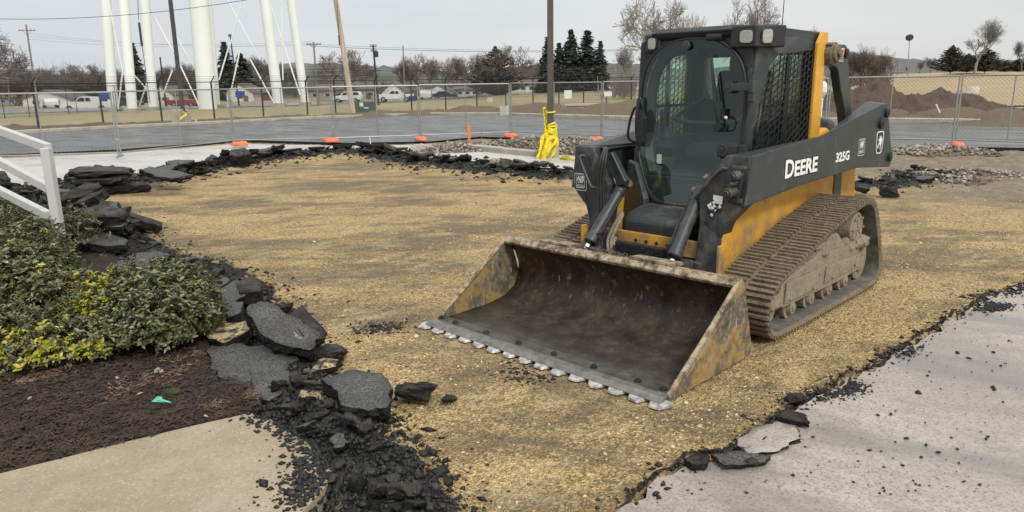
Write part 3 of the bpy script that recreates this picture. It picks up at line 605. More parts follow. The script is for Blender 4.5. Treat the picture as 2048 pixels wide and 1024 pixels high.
for nm, mat, cnt, lab, (la, lb) in (('bark_chips', 'chip_dark', 9000, 'dark brown bark chips covering the planting bed', (.015, .05)), ('bark_chips', 'chip_light', 2600, 'pale reddish wood slivers scattered over the planting bed', (.02, .06))):
    mb = MB(); c = 0
    while c < cnt:
        p = px(rg.uniform(-80, 520), rg.uniform(640, 960), .08)
        if p.y > 7 or p.y < 2: continue
        z = mz(p.x, p.y)
        if z is None: c += .2; continue
        if mat == 'chip_light' and fbm(np.array([p.x * 2.5]), np.array([p.y * 2.5]), 77, 2)[0] < 0.02: c += .2; continue
        a = rg.uniform(0, 6.28); L = rg.uniform(la, lb) * (.7 if mat == 'chip_light' else 1); w = rg.uniform(.002, .006); d = Vector((math.cos(a), math.sin(a), rg.normal(0, .25))) * L / 2; q = Vector((-math.sin(a), math.cos(a), rg.normal(0, .3))) * w; o = Vector((p.x, p.y, z + .008))
        up = Vector((0, 0, w * .8)); mb.add([o - d - q, o - d + q, o + d * 1.1 + q * .5, o + d * 1.1 - q * .5, o + up], [(0, 1, 4), (1, 2, 4), (2, 3, 4), (3, 0, 4), (3, 2, 1, 0)]); c += 1
    tag(mb.build(nm, mat), lab, 'mulch', kind='stuff')

# ================================================================== broken asphalt slabs
def chunk_mesh(seed, w, d, th, poly=None, rough=.05, sub=4):
    """flat-topped slab with a broken outline and crumbled sides; material 0 sides, 1 top"""
    rnd = random.Random(seed); bm = bmesh.new()
    if poly is None:
        n = rnd.randint(5, 8); a0 = rnd.uniform(0, 6); poly = []
        for i in range(n):
            a = a0 + 6.283 * (i + rnd.uniform(-.3, .3)) / n; r = rnd.uniform(.75, 1.1); poly.append((math.cos(a) * r * w / 2, math.sin(a) * r * d / 2))
    P = []
    for i in range(len(poly)):
        a = Vector(poly[i]); b = Vector(poly[(i + 1) % len(poly)])
        for k in range(sub):
            t = k / sub; p = a.lerp(b, t); j = .0 if k == 0 else 1
            P.append(p + Vector((rnd.gauss(0, 1), rnd.gauss(0, 1))) * min(w, d) * rough * (.5 + .5 * j))
    n = len(P); L = 4; rows = []
    for l in range(L):
        t = l / (L - 1); row = []
        for p in P:
            g = 1 + (rnd.gauss(0, .03)) + (.05 * math.sin(t * 3.14)) - .12 * (t if rnd.random() < .5 else 0)
            row.append(bm.verts.new((p.x * g, p.y * g, th * (.5 - t) + (rnd.gauss(0, .06) * th if 0 < l else 0))))
        rows.append(row)
    for l in range(L - 1):
        for i in range(n):
            j = (i + 1) % n; f = bm.faces.new((rows[l][i], rows[l][j], rows[l + 1][j], rows[l + 1][i])); f.material_index = 0
    # concentric top and bottom so that they can undulate
    for row, mi, s in ((rows[0], 1, 1), (rows[-1], 0, -1)):
        r1 = [bm.verts.new((v.co.x * .6, v.co.y * .6, v.co.z * 1 + s * rnd.gauss(.03, .004) * th)) for v in row]; c = bm.verts.new((0, 0, s * th * .53))
        for i in range(n):
            j = (i + 1) % n; f = bm.faces.new((row[i], row[j], r1[j], r1[i])); f.material_index = mi; f = bm.faces.new((r1[i], r1[j], c)); f.material_index = mi
    bmesh.ops.recalc_face_normals(bm, faces=bm.faces)
    for f in bm.faces: f.smooth = abs(f.normal.z) > .8
    me = bpy.data.meshes.new('asphalt_chunk'); bm.to_mesh(me); bm.free(); return me
def chunk(me, loc, rot, mats=('asphalt_broken', 'asphalt_top'), label=None, group=None, name='asphalt_chunk', scale=None, cat='asphalt slab'):
    if not me.materials:
        for k in mats: me.materials.append(M[k])
    o = bpy.data.objects.new(name, me); COL.objects.link(o); o.location = loc; o.rotation_euler = rot
    if scale: o.scale = scale
    return tag(o, label, cat, group)
def hero(poly_px, th, tilt, label, z=.08, mats=('asphalt_broken', 'asphalt_top'), seed=1, ctr=None, name='asphalt_chunk', rough=.02):
    """slab whose top outline is laid out flat on the ground where it stands, then tilted"""
    mx_ = sum(p[0] for p in poly_px) / len(poly_px); my_ = sum(p[1] for p in poly_px) / len(poly_px); c = px(mx_, my_, z)
    rm = Euler((R(abs(tilt[0])), R(tilt[1]), 0)).to_matrix(); nn = rm @ Vector((0, 0, 1)); P2 = []
    for x_, y_ in poly_px:
        d_ = CR * ((x_ - 1024) / FPX) - CU * ((y_ - 512) / FPX) + _fw; q_ = rm.transposed() @ (EYEV + d_ * ((c - EYEV).dot(nn) / d_.dot(nn)) - c); P2.append((q_.x, q_.y))
    w = max(p[0] for p in P2) - min(p[0] for p in P2); d = max(p[1] for p in P2) - min(p[1] for p in P2)
    me = chunk_mesh(seed, w, d, th, P2, rough, 5); return chunk(me, (c.x, c.y, z - th * .5 + .01), (R(abs(tilt[0])), R(tilt[1]), 0), mats, label, name=name)
hero([(415, 697), (470, 690), (560, 696), (598, 722), (585, 770), (545, 806), (500, 792), (455, 765), (425, 735)], .07, (4, 2), 'large flat pale grey asphalt slab lying beside the planting bed corner', .06, seed=2)
hero([(645, 762), (700, 742), (765, 748), (786, 778), (775, 818), (745, 824), (682, 812), (668, 780)], .075, (-5, 3), 'flat grey five sided asphalt slab nearest the bucket teeth', .12, seed=3)
hero([(492, 618), (520, 600), (600, 640), (640, 668), (618, 700), (560, 690), (520, 668)], .08, (-18, 12), 'big grey asphalt slab tilted up in the middle of the pile', .22, seed=4)
hero([(575, 632), (600, 610), (652, 668), (640, 680), (600, 672)], .06, (8, 22), 'dark triangular asphalt slab leaning behind the big tilted slab', .2, ('asphalt_broken', 'asphalt_broken'), seed=5)
hero([(425, 622), (450, 604), (486, 606), (482, 628), (440, 646)], .07, (-10, -8), 'dark smooth asphalt slab beside the right side of the green shrub', .16, ('asphalt_broken', 'asphalt_top'), seed=6)
hero([(410, 670), (440, 650), (492, 644), (500, 662), (450, 690)], .09, (6, -6), 'gravel topped slab with dark edge between the shrub and the flat pale slab', .12, ('asphalt_broken', 'gravel_capped'), seed=7)
hero([(265, 528), (275, 508), (320, 504), (342, 520), (318, 546), (290, 540)], .07, (-14, 4), 'pale grey asphalt slab tilted up behind the green shrub', .16, seed=8)
hero([(235, 525), (262, 512), (275, 532), (262, 548), (240, 545)], .06, (6, 3), 'small grey slab left of the pale tilted slab behind the shrub', .1, seed=9)
hero([(140, 468), (200, 462), (252, 478), (250, 492), (210, 494), (165, 484)], .11, (-6, 5), 'long dark slab with a pale flat top at the near end of the left pile', .16, seed=10)
hero([(430, 590), (470, 562), (500, 575), (492, 594), (450, 612)], .06, (-12, -4), 'tilted grey slab on top of the stack right of the shrub', .2, seed=11)
hero([(470, 566), (505, 556), (523, 566), (518, 586), (480, 588)], .13, (4, 6), 'thick dark asphalt block at the top of the stack right of the shrub', .22, ('asphalt_broken', 'asphalt_broken'), seed=12)
hero([(400, 560), (440, 548), (462, 562), (430, 582), (405, 580)], .06, (8, -5), 'cracked pale asphalt slab just above the right shrub', .1, seed=13)
hero([(137, 341), (160, 334), (240, 334), (264, 338), (255, 344), (150, 345)], .10, (1, 1), 'long thick dark slab lying on the highest stack near the far pavement', .36, ('asphalt_broken', 'asphalt_broken'), seed=14)
hero([(135, 356), (180, 350), (240, 351), (262, 355), (220, 361), (150, 362)], .09, (-2, -2), 'dark slab under the long thick slab of the far left stack', .24, ('asphalt_broken', 'asphalt_broken'), seed=15)
hero([(150, 370), (210, 365), (290, 366), (300, 371), (220, 375)], .11, (3, 2), 'broken dark slab at the foot of the far left stack', .13, ('asphalt_broken', 'asphalt_broken'), seed=16)
hero([(280, 340), (300, 334), (368, 345), (384, 351), (340, 358), (310, 353)], .08, (-8, 3), 'dark slab with a smooth sloping top right of the far left stack', .27, ('asphalt_broken', 'asphalt_top'), seed=17)
hero([(460, 300), (490, 296), (502, 306), (480, 314), (458, 312)], .25, (-12, 6), 'upright dark brown chunk below the second orange sandbag', .3, ('asphalt_broken', 'asphalt_broken'), seed=18)
hero([(75, 384), (115, 378), (155, 382), (150, 392), (100, 394)], .09, (4, 0), 'flat dark slab right of the white railing post', .16, seed=19)
hero([(150, 420), (210, 412), (255, 424), (240, 436), (170, 436)], .09, (-4, 3), 'dark asphalt slab on top of the long stack beside the railing', .38, ('asphalt_broken', 'asphalt_broken'), seed=20)
hero([(130, 436), (200, 428), (262, 442), (240, 456), (150, 452)], .1, (3, -3), 'wide dark slab in the middle of the stack beside the railing', .26, seed=21)
# rounded lumps
def lump(x, y, w, h, label, mats=('asphalt_broken', 'asphalt_broken'), seed=1, d=None, rot=0, z=0, tilt=0, name='asphalt_lump'):
    p = px(x, y, .03); s = p.y / FPX * 1.04; W_ = w * s; H_ = h * s * .85
    bm = bmesh.new(); rnd = random.Random(seed); o3 = [rnd.uniform(0, 50) for _ in range(3)]
    for k_ in range(15):
        q = Vector((rnd.gauss(0, 1), rnd.gauss(0, 1), rnd.gauss(0, 1))).normalized(); q = Vector([math.copysign(abs(t) ** .6, t) for t in q]) * rnd.uniform(.85, 1.1); bm.verts.new(q)
    r_h = bmesh.ops.convex_hull(bm, input=bm.verts); bmesh.ops.delete(bm, geom=[g for g in r_h['geom_interior'] if isinstance(g, bmesh.types.BMVert)], context='VERTS')
    bmesh.ops.subdivide_edges(bm, edges=bm.edges, cuts=4, use_grid_fill=True); bmesh.ops.smooth_vert(bm, verts=bm.verts, factor=.35, use_axis_x=True, use_axis_y=True, use_axis_z=True)
    for v in bm.verts:
        c = v.co; k = 1 + .5 * float(fbm(np.array([c.x * 3 + o3[0] + c.z * 2]), np.array([c.y * 3 + o3[1] - c.z * 2]), seed, 4)[0])
        q = c * k; v.co = Vector((q.x * W_ / 2, q.y * (d or w) * s / 2 * .8, q.z * H_ / 2))
    me = bpy.data.meshes.new(name); bm.to_mesh(me); bm.free()
    for f in me.polygons: f.material_index = 1 if f.normal.z > .72 else 0
    o = chunk(me, (p.x, p.y + (d or w) * s * .3, .01 + H_ * .42 + z), (0, R(tilt), R(rot)), mats, label, name=name, cat='asphalt lump'); return o
lump(592, 722, 44, 64, 'upright brown chunk of asphalt standing in the centre of the near pile', seed=2, mats=('frame_mud', 'frame_mud'), z=.05)
lump(832, 802, 94, 52, 'large dark rounded asphalt lump between the flat slab and the bucket', seed=3, tilt=-6)
lump(897, 802, 38, 20, 'small dark asphalt lump just left of the bucket teeth', seed=4)
lump(566, 832, 66, 36, 'dark grey asphalt lump at the corner of the sidewalk', seed=5)
lump(618, 808, 70, 34, 'gravel covered lump between the two flat slabs', ('asphalt_broken', 'gravel_capped'), 6)
lump(650, 745, 66, 38, 'gravel topped lump left of the upright brown chunk', ('asphalt_broken', 'gravel_capped'), 7)
lump(655, 716, 70, 32, 'dark arched lump behind the gravel topped lump', seed=8)
lump(590, 780, 50, 44, 'cracked dark lump below the upright brown chunk', seed=9)
lump(556, 792, 36, 50, 'tall black lump at the edge of the large flat pale slab', seed=10)
lump(660, 800, 50, 40, 'black lump touching the left corner of the five sided slab', seed=11)
lump(500, 830, 40, 24, 'small dark lump on the mulch beside the sidewalk tip', seed=12)
lump(640, 850, 60, 26, 'low dark lump below the gravel covered lump', seed=13)
lump(612, 893, 62, 30, 'pointed grey asphalt piece lying on the concrete sidewalk', ('asphalt_broken', 'asphalt_top'), 14, d=34, tilt=-22, z=.08)
lump(708, 895, 44, 26, 'small angular lump at the crest of the near black berm', seed=15)
lump(712, 1000, 52, 52, 'angular dark block at the bottom of the near black berm', seed=16, z=.05)
lump(752, 1012, 42, 52, 'narrow dark block next to the angular block at the bottom edge', seed=17, z=.05)
lump(795, 1010, 56, 40, 'wide dark block right of the narrow block at the bottom edge', seed=18, z=.04)
lump(650, 980, 52, 22, 'flat black lump at the edge of the sidewalk near the bottom', seed=19, z=.04)
lump(990, 342, 20, 16, 'muddy brown lump in the far rubble left of the light pole', ('frame_mud', 'frame_mud'), 20, z=.15)
lump(1725, 388, 40, 30, 'dark lump beside the rear end of the loader track', seed=21)
lump(1785, 392, 44, 26, 'wet black lump behind the rear end of the loader', seed=22)
lump(1505, 947, 34, 16, 'flat dark flake lying on the lower right pavement', seed=23, z=.05)
lump(1595, 812, 40, 28, 'dark chunk sitting on the torn edge of the right pavement', seed=24, z=.02)
# thin cracked plates along the torn right edge
hero([(1548, 835), (1575, 822), (1612, 832), (1618, 850), (1590, 846)], .025, (-6, -4), 'thin dark plate lifted at the torn edge right of the bucket', .075, ('asphalt_broken', 'asphalt_broken'), seed=31, ctr=1)
hero([(1475, 890), (1500, 862), (1550, 846), (1590, 856), (1602, 880), (1560, 905), (1500, 912)], .02, (-1, -1), 'thin flat plate of pavement cracked loose beside the gravel', .054, ('asphalt_broken', 'pavement_old'), 32)
hero([(1368, 920), (1395, 908), (1420, 915), (1412, 932), (1385, 934)], .04, (5, 3), 'small black plate at the left tip of the torn right pavement', .07, ('asphalt_broken', 'asphalt_broken'), 33)
hero([(1425, 912), (1470, 905), (1540, 915), (1530, 928), (1450, 935)], .02, (-2, 1), 'flat crumbling black plate beside the cracked pavement plate', .065, ('asphalt_broken', 'asphalt_top'), 34)
# rubble bands made of individual broken pieces
PROTO = [chunk_mesh(100 + i, 1, random.uniform(.5, .9), random.uniform(.10, .24), None, .05, 3) for i in range(9)]
def band(l, cnt, smin, smax, w, pile, seed, label, group, topmix=.4, zmax=None, squash=1.0):
    r = random.Random(seed); pl = ppx(l); seg = [(pl[i + 1] - pl[i]).length for i in range(len(pl) - 1)]; tot = sum(seg)
    for k in range(cnt):
        q = r.random() * tot; i = 0
        while q > seg[i] and i < len(seg) - 1: q -= seg[i]; i += 1
        p = pl[i].lerp(pl[i + 1], q / seg[i]); off = max(-1.7, min(1.7, r.gauss(0, .55))); d = (pl[i + 1] - pl[i]).normalized(); nn = Vector((-d.y, d.x, 0))
        c = p + nn * off * w; s = r.uniform(smin, smax) ** 1.0; h = pile * max(0, 1 - abs(off)) * r.uniform(.1, 1)
        me = PROTO[r.randrange(9)]
        if not me.materials:
            for m_ in ('asphalt_broken', 'asphalt_broken'): me.materials.append(M[m_])
        g0 = ground_z(c.x, c.y); g0 = .045 if g0 < -.1 else g0
        o = chunk(me, (c.x, c.y, g0 + s * .08 + h), (R(r.gauss(0, 15)), R(r.gauss(0, 15)), r.uniform(0, 6.28)), label=label, group=group, scale=(s, s, s * squash))
        if r.random() < topmix:
            o.material_slots[1].link = 'OBJECT'; o.material_slots[1].material = M['asphalt_top']
            o['label'] = label.replace('black', 'grey topped')

def bands(base, marks, group, cnt, **k):
    """one zone of rubble per stretch of the ridge, each named after what stands next to it"""
    n = len(marks)
    for i, (seg_, txt) in enumerate(marks): band(seg_, max(3, round(cnt * k['share'][i])), k['smin'], k['smax'], k['w'], k['pile'], k['seed'] + i * 7, 'black asphalt slab piece ' + txt, group, k['topmix'], squash=.75)
bands('', [(bandA[1:4], 'in the far ridge left of the sandbags'), (bandA[3:6], 'below the two left orange sandbags'), (bandA[5:8], 'in front of the short white stake'), (bandA[7:9], 'in front of the orange stake'), (bandA[8:], 'at the foot of the taped light pole')], 'broken slabs of the far ridge', 112, smin=.2, smax=.66, w=.40, pile=.15, seed=1, topmix=.15, share=(.22, .27, .2, .14, .17))
band(bandB[:6], 52, .18, .62, .45, .2, 3, 'black slab piece in the rubble heap beyond the shrubs, below the railing', 'broken slabs beside the railing', .35)
band(bandB[5:11], 34, .08, .3, .22, .10, 4, 'black asphalt fragment in the near pile right of the shrub', 'fragments in the near pile', .25)
band(bandB[10:], 48, .035, .13, .17, .07, 5, 'black asphalt fragment in the berm beside the sidewalk', 'fragments in the near berm', .1)
band(bandC, 18, .03, .10, .07, .01, 6, 'black asphalt fragment on the torn edge of the right pavement', 'fragments on the right edge', .3, squash=.5)
band(bandD, 14, .15, .45, .3, .12, 7, 'black slab piece behind the rear of the loader', 'broken slabs behind the loader', .3)

# ================================================================== compact track loader
LU0 = 2.2
ANG = R(225.5)
uf = Vector((math.cos(ANG), math.sin(ANG), 0)); org = Vector((.09, 4.365, 0)) - uf * LU0
LD = empty('track_loader', org, ANG, 'muddy grey and yellow compact track loader with its wide bucket resting on the gravel', 'track loader')
TM = Matrix.Translation((LU0, 0, 0))
def mb(): return MB(TM)
def P3(b, name, mats, parent=LD, bevel=.006, smooth=False, seg=2): return b.build(name, mats, parent, bevel, smooth, None, seg)
# ---- bucket
BW = .975
prof = [(-.02, .012), (-.30, .014), (-.62, .022), (-.78, .05), (-.89, .11), (-.945, .20), (-.95, .30), (-.91, .40), (-.845, .475), (-.80, .505)]
outp = []
for i, (u, z) in enumerate(prof):
    a = Vector(prof[max(i - 1, 0)]); b = Vector(prof[min(i + 1, len(prof) - 1)]); d = (b - a).normalized(); nrm = Vector((d.y, -d.x)); outp.append((u - abs(nrm.x) * .012 if u < -.7 else u, max(.001, z - .012 if u > -.8 else z)))
bk = empty('bucket', (0, 0, 0)); bk.parent = LD
b = mb(); n = len(prof); NV = 24
vs = []; fs = []
for j in range(NV + 1):
    v = -BW + 2 * BW * j / NV; vs += [(u, v, z) for u, z in prof]
fs = [(j * n + i, j * n + i + 1, (j + 1) * n + i + 1, (j + 1) * n + i) for j in range(NV) for i in range(n - 1)]
b.add(vs, fs); o = P3(b, 'bucket_floor', 'bucket_inner', bk, 0, True)
sd_ = o.modifiers.new('thick', 'SOLIDIFY'); sd_.thickness = .012; sd_.offset = 1
b = mb()
sidep = [(-.05, .0), (-.10, .03), (-.47, .275), (-.785, .505), (-.825, .53), (-.865, .47), (-.985, .10), (-.99, .045), (-.95, .005)]
for s in (-1, 1):
    b = mb(); v0 = s * BW; v1 = s * (BW + .016)
    b.loft([(u, v0, z) for u, z in sidep], [(u, v1, z) for u, z in sidep])
    o = P3(b, 'side_plate', 'bucket_outer', bk, .003)
    # rolled front edge and pressed rib
    e_ = mb(); e_.tube([(-.07, s * BW, .02), (-.44, s * BW, .262), (-.80, s * BW, .515)], .014, 8, smooth=False)
    e_.box((-.9, s * (BW + .010), .25), (.035, .03, .40), (0, R(14), 0)) if False else None
    P3(e_, 'edge_bar', 'bucket_lip', bk, 0)
    w_ = mb(); w_.loft([(-.16, v1, .055), (-.62, v1, .36), (-.80, v1, .47), (-.40, v1, .15)], [(-.16, v1 + s * .006, .055), (-.62, v1 + s * .006, .36), (-.80, v1 + s * .006, .47), (-.40, v1 + s * .006, .15)])
    P3(w_, 'wear_plate', 'bucket_outer', bk, .003)
b = mb()  # top lip: rolled tube with step
b.loft([(-.775, -BW, .478), (-.762, -BW, .50), (-.80, -BW, .532), (-.86, -BW, .528), (-.885, -BW, .49), (-.86, -BW, .462)], [(-.775, BW, .478), (-.762, BW, .50), (-.80, BW, .532), (-.86, BW, .528), (-.885, BW, .49), (-.86, BW, .462)])
P3(b, 'top_lip', 'bucket_lip', bk, .006)
for v0, v1 in ((-.62, -.34), (.18, .52)):
    b = mb(); b.loft([(-.84, v0, .528), (-.80, v0, .533), (-.80, v0, .552), (-.93, v0, .54), (-.93, v0, .52)], [(-.84, v1, .528), (-.80, v1, .533), (-.80, v1, .552), (-.93, v1, .54), (-.93, v1, .52)])
    P3(b, 'step_plate', 'bucket_lip', bk, .003)
b = mb()
for s in (-.38, .38): b.box((-1.0, s, .30), (.10, .03, .34)); b.box((-1.0, s * .6, .30), (.10, .03, .34))
b.box((-1.0, 0, .44), (.06, .9, .05)); P3(b, 'mounting_bracket', 'deere_grey_low', bk, .004)
b = mb(); b.loft([(.0, -BW - .01, .0), (.02, -BW - .01, .012), (-.02, -BW - .01, .034), (-.17, -BW - .01, .036), (-.17, -BW - .01, .013)], [(.0, BW + .01, .0), (.02, BW + .01, .012), (-.02, BW + .01, .034), (-.17, BW + .01, .036), (-.17, BW + .01, .013)])
P3(b, 'cutting_edge', 'steel_worn', bk, .003)
b = mb(); b.loft([(.006, -BW - .012, .002), (.024, -BW - .012, .014), (-.012, -BW - .012, .038), (-.062, -BW - .012, .0395), (-.062, -BW - .012, .03)], [(.006, BW + .012, .002), (.024, BW + .012, .014), (-.012, BW + .012, .038), (-.062, BW + .012, .0395), (-.062, BW + .012, .03)])
P3(b, 'worn_edge_strip', 'edge_steel', bk, .004)
b = mb()
tooth_out = [(-.01, -.064), (.020, -.058), (.066, -.034), (.070, .0), (.068, .036), (.018, .056), (-.01, .062), (-.04, .06), (-.04, -.06)]
for k in range(15):
    v = -.98 + k * 1.955 / 14; tt = mb(); jt = [(u * random.uniform(.85, 1.05), w * random.uniform(.92, 1.0)) for u, w in tooth_out]
    tt.loft([(u, v + w, -.004 - .05 * max(0, u) * .3) for u, w in jt], [(u * .93, v + w * .9, .016 - .12 * max(0, u)) for u, w in jt]); P3(tt, 'tooth', 'tooth_steel', bk, .002)
for v in (-.96, -.80, -.485, -.18, .126, .44, .755, .925):
    tt = mb(); tt.cyl((-.105, v, .034), (-.105, v, .048), .022, .022, 6); tt.cyl((-.105, v, .048), (-.105, v, .056), .012, .012, 8); P3(tt, 'bolt', 'hose_rubber', bk, .001)
# chain lying over the lip
b = mb(); rr = random.Random(3)
for k in range(16):
    v = -.32 + k * .03; z = .552 if False else .541; a = (k % 2) * 1.57; c = Vector((-.835 + .012 * math.sin(k), v, z + .006)); pts = []
    for q in range(9):
        t_ = q / 8 * 6.283; pts.append(c + Vector((math.cos(t_) * .010 * (1 - a / 1.57), math.sin(t_) * .022, math.cos(t_) * .010 * (a / 1.57))))
    b.tube(pts, .0035, 5, smooth=False)
P3(b, 'chain', 'steel_worn', bk, 0)

# ---- tracks
outer = [(-1.45, .0), (-1.27, .022), (-1.19, .12), (-1.17, .24), (-1.20, .34), (-1.32, .43), (-1.60, .50), (-2.05, .64), (-2.40, .715), (-2.72, .775), (-2.90, .785), (-3.04, .70), (-3.14, .52), (-3.25, .28), (-3.295, .14), (-3.25, .03), (-3.10, .0), (-2.6, .0), (-2.0, .0)]
def chaikin(P, k=2):
    for _ in range(k):
        Q = []
        for i in range(len(P)):
            a = Vector(P[i]); b_2 = Vector(P[(i + 1) % len(P)]); Q += [a.lerp(b_2, .25), a.lerp(b_2, .75)]
        P = Q
    return [Vector(p) for p in P]
tp = chaikin(outer, 2)
def resample(P, n):
    L = [(P[(i + 1) % len(P)] - P[i]).length for i in range(len(P))]; T = sum(L); out = []; i = 0; acc = 0
    for k in range(n):
        s = T * k / n
        while acc + L[i] < s: acc += L[i]; i += 1
        out.append(P[i].lerp(P[(i + 1) % len(P)], (s - acc) / L[i]))
    return out, T
RP, TL = resample(tp, 212)
def nrm(i, P=RP):
    d = (P[(i + 1) % len(P)] - P[i - 1]).normalized(); return Vector((-d.y, d.x)) , d
sgn = 1
c0 = Vector((-2.2, .3)); nn, dd_ = nrm(5)
if nn.dot(RP[5] - c0) < 0: sgn = -1
def track(side):
    b = mb(); va = side * .60; vb = side * 1.0; LUG = .024; vs = []; n = len(RP); rn = random.Random(5)
    for i in range(n):
        nn, d = nrm(i); nn = nn * sgn; p = RP[i] - nn * LUG; q = p - nn * .03
        vs += [(p.x, va, p.y), (p.x, vb, p.y), (q.x, vb - side * .012, q.y), (q.x, va + side * .012, q.y)]
    fs = []; mi = []
    for i in range(n):
        j = (i + 1) % n
        for k in range(4): fs.append((4 * i + k, 4 * i + (k + 1) % 4, 4 * j + (k + 1) % 4, 4 * j + k)); mi.append(1 if k == 2 else 0)
    bb = len(b.v); b.v += [tuple(TM @ Vector(p)) for p in vs]; b.f += fs; b.mi += mi
    for i in range(0, n, 2):
        for col in (0, 1):
            ii = (i + col) % n; nn, d = nrm(ii); nn = nn * sgn; c = RP[ii] - nn * LUG; hw = .0085 + rn.uniform(0, .002); h = LUG * rn.uniform(.8, 1.0)
            if col == 0: v0, v1 = side * .605, side * (.785 + rn.uniform(-.01, .01))
            else: v0, v1 = side * (.812 + rn.uniform(-.01, .01)), side * .998
            A = []; Bq = []
            for (vv, L) in ((v0, A), (v1, Bq)):
                for (t_, hh) in ((-1.35, -.002), (-1, h), (1, h), (1.35, -.002)):
                    p = c + d * hw * t_ + nn * hh; L.append((p.x, vv, p.y))
            b.loft(A, Bq, mi=0)
    # inner drive lugs
    for i in range(0, n, 4):
        nn, d = nrm(i); nn = nn * sgn; c = RP[i] - nn * (LUG + .03)
        for s_ in (-.045, .045):
            b.loft([(*(c + d * x - nn * y).to_tuple()[:1], side * .80 + s_ - .012, (c + d * x - nn * y).y) for x, y in ((-.014, -.002), (-.008, .035), (.008, .035), (.014, -.002))],
                   [(*(c + d * x - nn * y).to_tuple()[:1], side * .80 + s_ + .012, (c + d * x - nn * y).y) for x, y in ((-.014, -.002), (-.008, .035), (.008, .035), (.014, -.002))], mi=1)
    return P3(b, 'rubber_track', ['track_mud', 'belt_inner'], LD, 0)
for s in (1, -1): track(s)
def noisy(o, amt, scale, sub=0):
    tx = bpy.data.textures.new('lumps', 'CLOUDS'); tx.noise_scale = scale; tx.noise_depth = 3
    if sub:
        q = o.modifiers.new('sub', 'SUBSURF'); q.subdivision_type = 'SIMPLE'; q.levels = q.render_levels = sub
    d = o.modifiers.new('mud', 'DISPLACE'); d.texture = tx; d.strength = amt; d.mid_level = .5; d.texture_coords = 'GLOBAL'
for s in (1, -1):
    tf = empty('track_frame', (0, 0, 0)); tf.parent = LD
    b = mb(); v0, v1 = s * .66, s * .93
    fp = [(-1.50, .37), (-1.49, .19), (-1.56, .165), (-2.55, .155), (-2.98, .175), (-3.09, .24), (-3.07, .34), (-2.85, .40), (-2.55, .47), (-2.42, .56), (-2.30, .55), (-2.18, .47), (-1.95, .42), (-1.7, .385)]
    b.loft([(u, v0, z) for u, z in fp], [(u, v1, z) for u, z in fp]); o = P3(b, 'frame_beam', 'frame_mud', tf, .012)
    # panel proud of the frame + bolts
    b = mb(); pp = [(-1.56, .345), (-1.55, .20), (-2.12, .195), (-2.16, .34)]; b.loft([(u, s * .931, z) for u, z in pp], [(u, s * .945, z) for u, z in pp])
    pp = [(-2.24, .335), (-2.22, .205), (-2.9, .21), (-2.98, .31)]; b.loft([(u, s * .931, z) for u, z in pp], [(u, s * .942, z) for u, z in pp])
    for u, z in ((-2.0, .22), (-1.62, .22), (-2.1, .31), (-2.35, .23), (-2.8, .24)): b.cyl((u, s * .94, z), (u, s * .956, z), .014, .014, 6)
    P3(b, 'side_panel', 'frame_mud', tf, .006)
    # caked mud heaps on the frame
    b = mb(); rr = random.Random(9)
    bm = bmesh.new()
    for k in range(46):
        u = rr.uniform(-2.95, -1.6); z = {True: .43}.get(u > -2.1, .50) + rr.uniform(-.04, .05); z = .385 + .1 * max(0, 1 - abs(u + 2.4) / .5) + rr.uniform(-.02, .06); rad = rr.uniform(.03, .075); mtx = Matrix.Translation((u + LU0, s * rr.uniform(.70, .925), z)) @ Matrix.Diagonal((rad * 1.4, rad * .9, rad * .8, 1))
        bmesh.ops.create_icosphere(bm, subdivisions=2, radius=1, matrix=mtx)
    for v in bm.verts:
        c = v.co * 22; v.co += Vector((float(fbm(np.array([c.x]), np.array([c.z + c.y]), 3)[0]), float(fbm(np.array([c.x + 9]), np.array([c.z]), 4)[0]), float(fbm(np.array([c.y]), np.array([c.x]), 5)[0]))) * .05
    me = bpy.data.meshes.new('caked_mud'); bm.to_mesh(me); bm.free(); me.materials.append(M['frame_mud']); o = bpy.data.objects.new('caked_mud', me); COL.objects.link(o); o.parent = tf
    for u, z, r_ in ((-1.72, .128, .082), (-2.04, .128, .082), (-2.36, .128, .082), (-2.68, .128, .082)):
        b = mb(); b.cyl((u, s * .70, z), (u, s * .90, z), r_, r_, 20); b.cyl((u, s * .90, z), (u, s * .93, z), r_ * .62, r_ * .55, 16); b.cyl((u, s * .93, z), (u, s * .94, z), .022, .018, 8); P3(b, 'roller', 'frame_mud', tf, .006)
    b = mb(); b.cyl((-1.385, s * .72, .225), (-1.385, s * .89, .225), .165, .165, 32); b.cyl((-1.385, s * .89, .225), (-1.385, s * .91, .225), .12, .1, 24); b.cyl((-1.385, s * .91, .225), (-1.385, s * .94, .225), .05, .04, 12); b.box((-1.46, s * .925, .235), (.13, .02, .10)); P3(b, 'front_idler', 'frame_mud', tf, .006)
    b = mb(); b.cyl((-3.075, s * .72, .215), (-3.075, s * .88, .215), .155, .155, 32); b.cyl((-3.075, s * .88, .215), (-3.075, s * .90, .215), .10, .08, 24); b.cyl((-2.93, s * .86, .37), (-2.93, s * .93, .37), .06, .055, 20); P3(b, 'rear_idler', 'frame_mud', tf, .006)
    b = mb(); cu, cz = -2.80, .535
    gear = []
    for k in range(40):
        r_ = .205 if (k // 2) % 2 else .17; a = 6.2832 * k / 40; gear.append((cu + r_ * math.cos(a), cz + r_ * math.sin(a)))
    b.loft([(u, s * .76, z) for u, z in gear], [(u, s * .80, z) for u, z in gear])
    b.cyl((cu, s * .62, cz), (cu, s * .925, cz), .128, .128, 32); b.cyl((cu, s * .925, cz), (cu, s * .935, cz), .128, .115, 32); b.cyl((cu, s * .935, cz), (cu, s * .938, cz), .10, .10, 28)
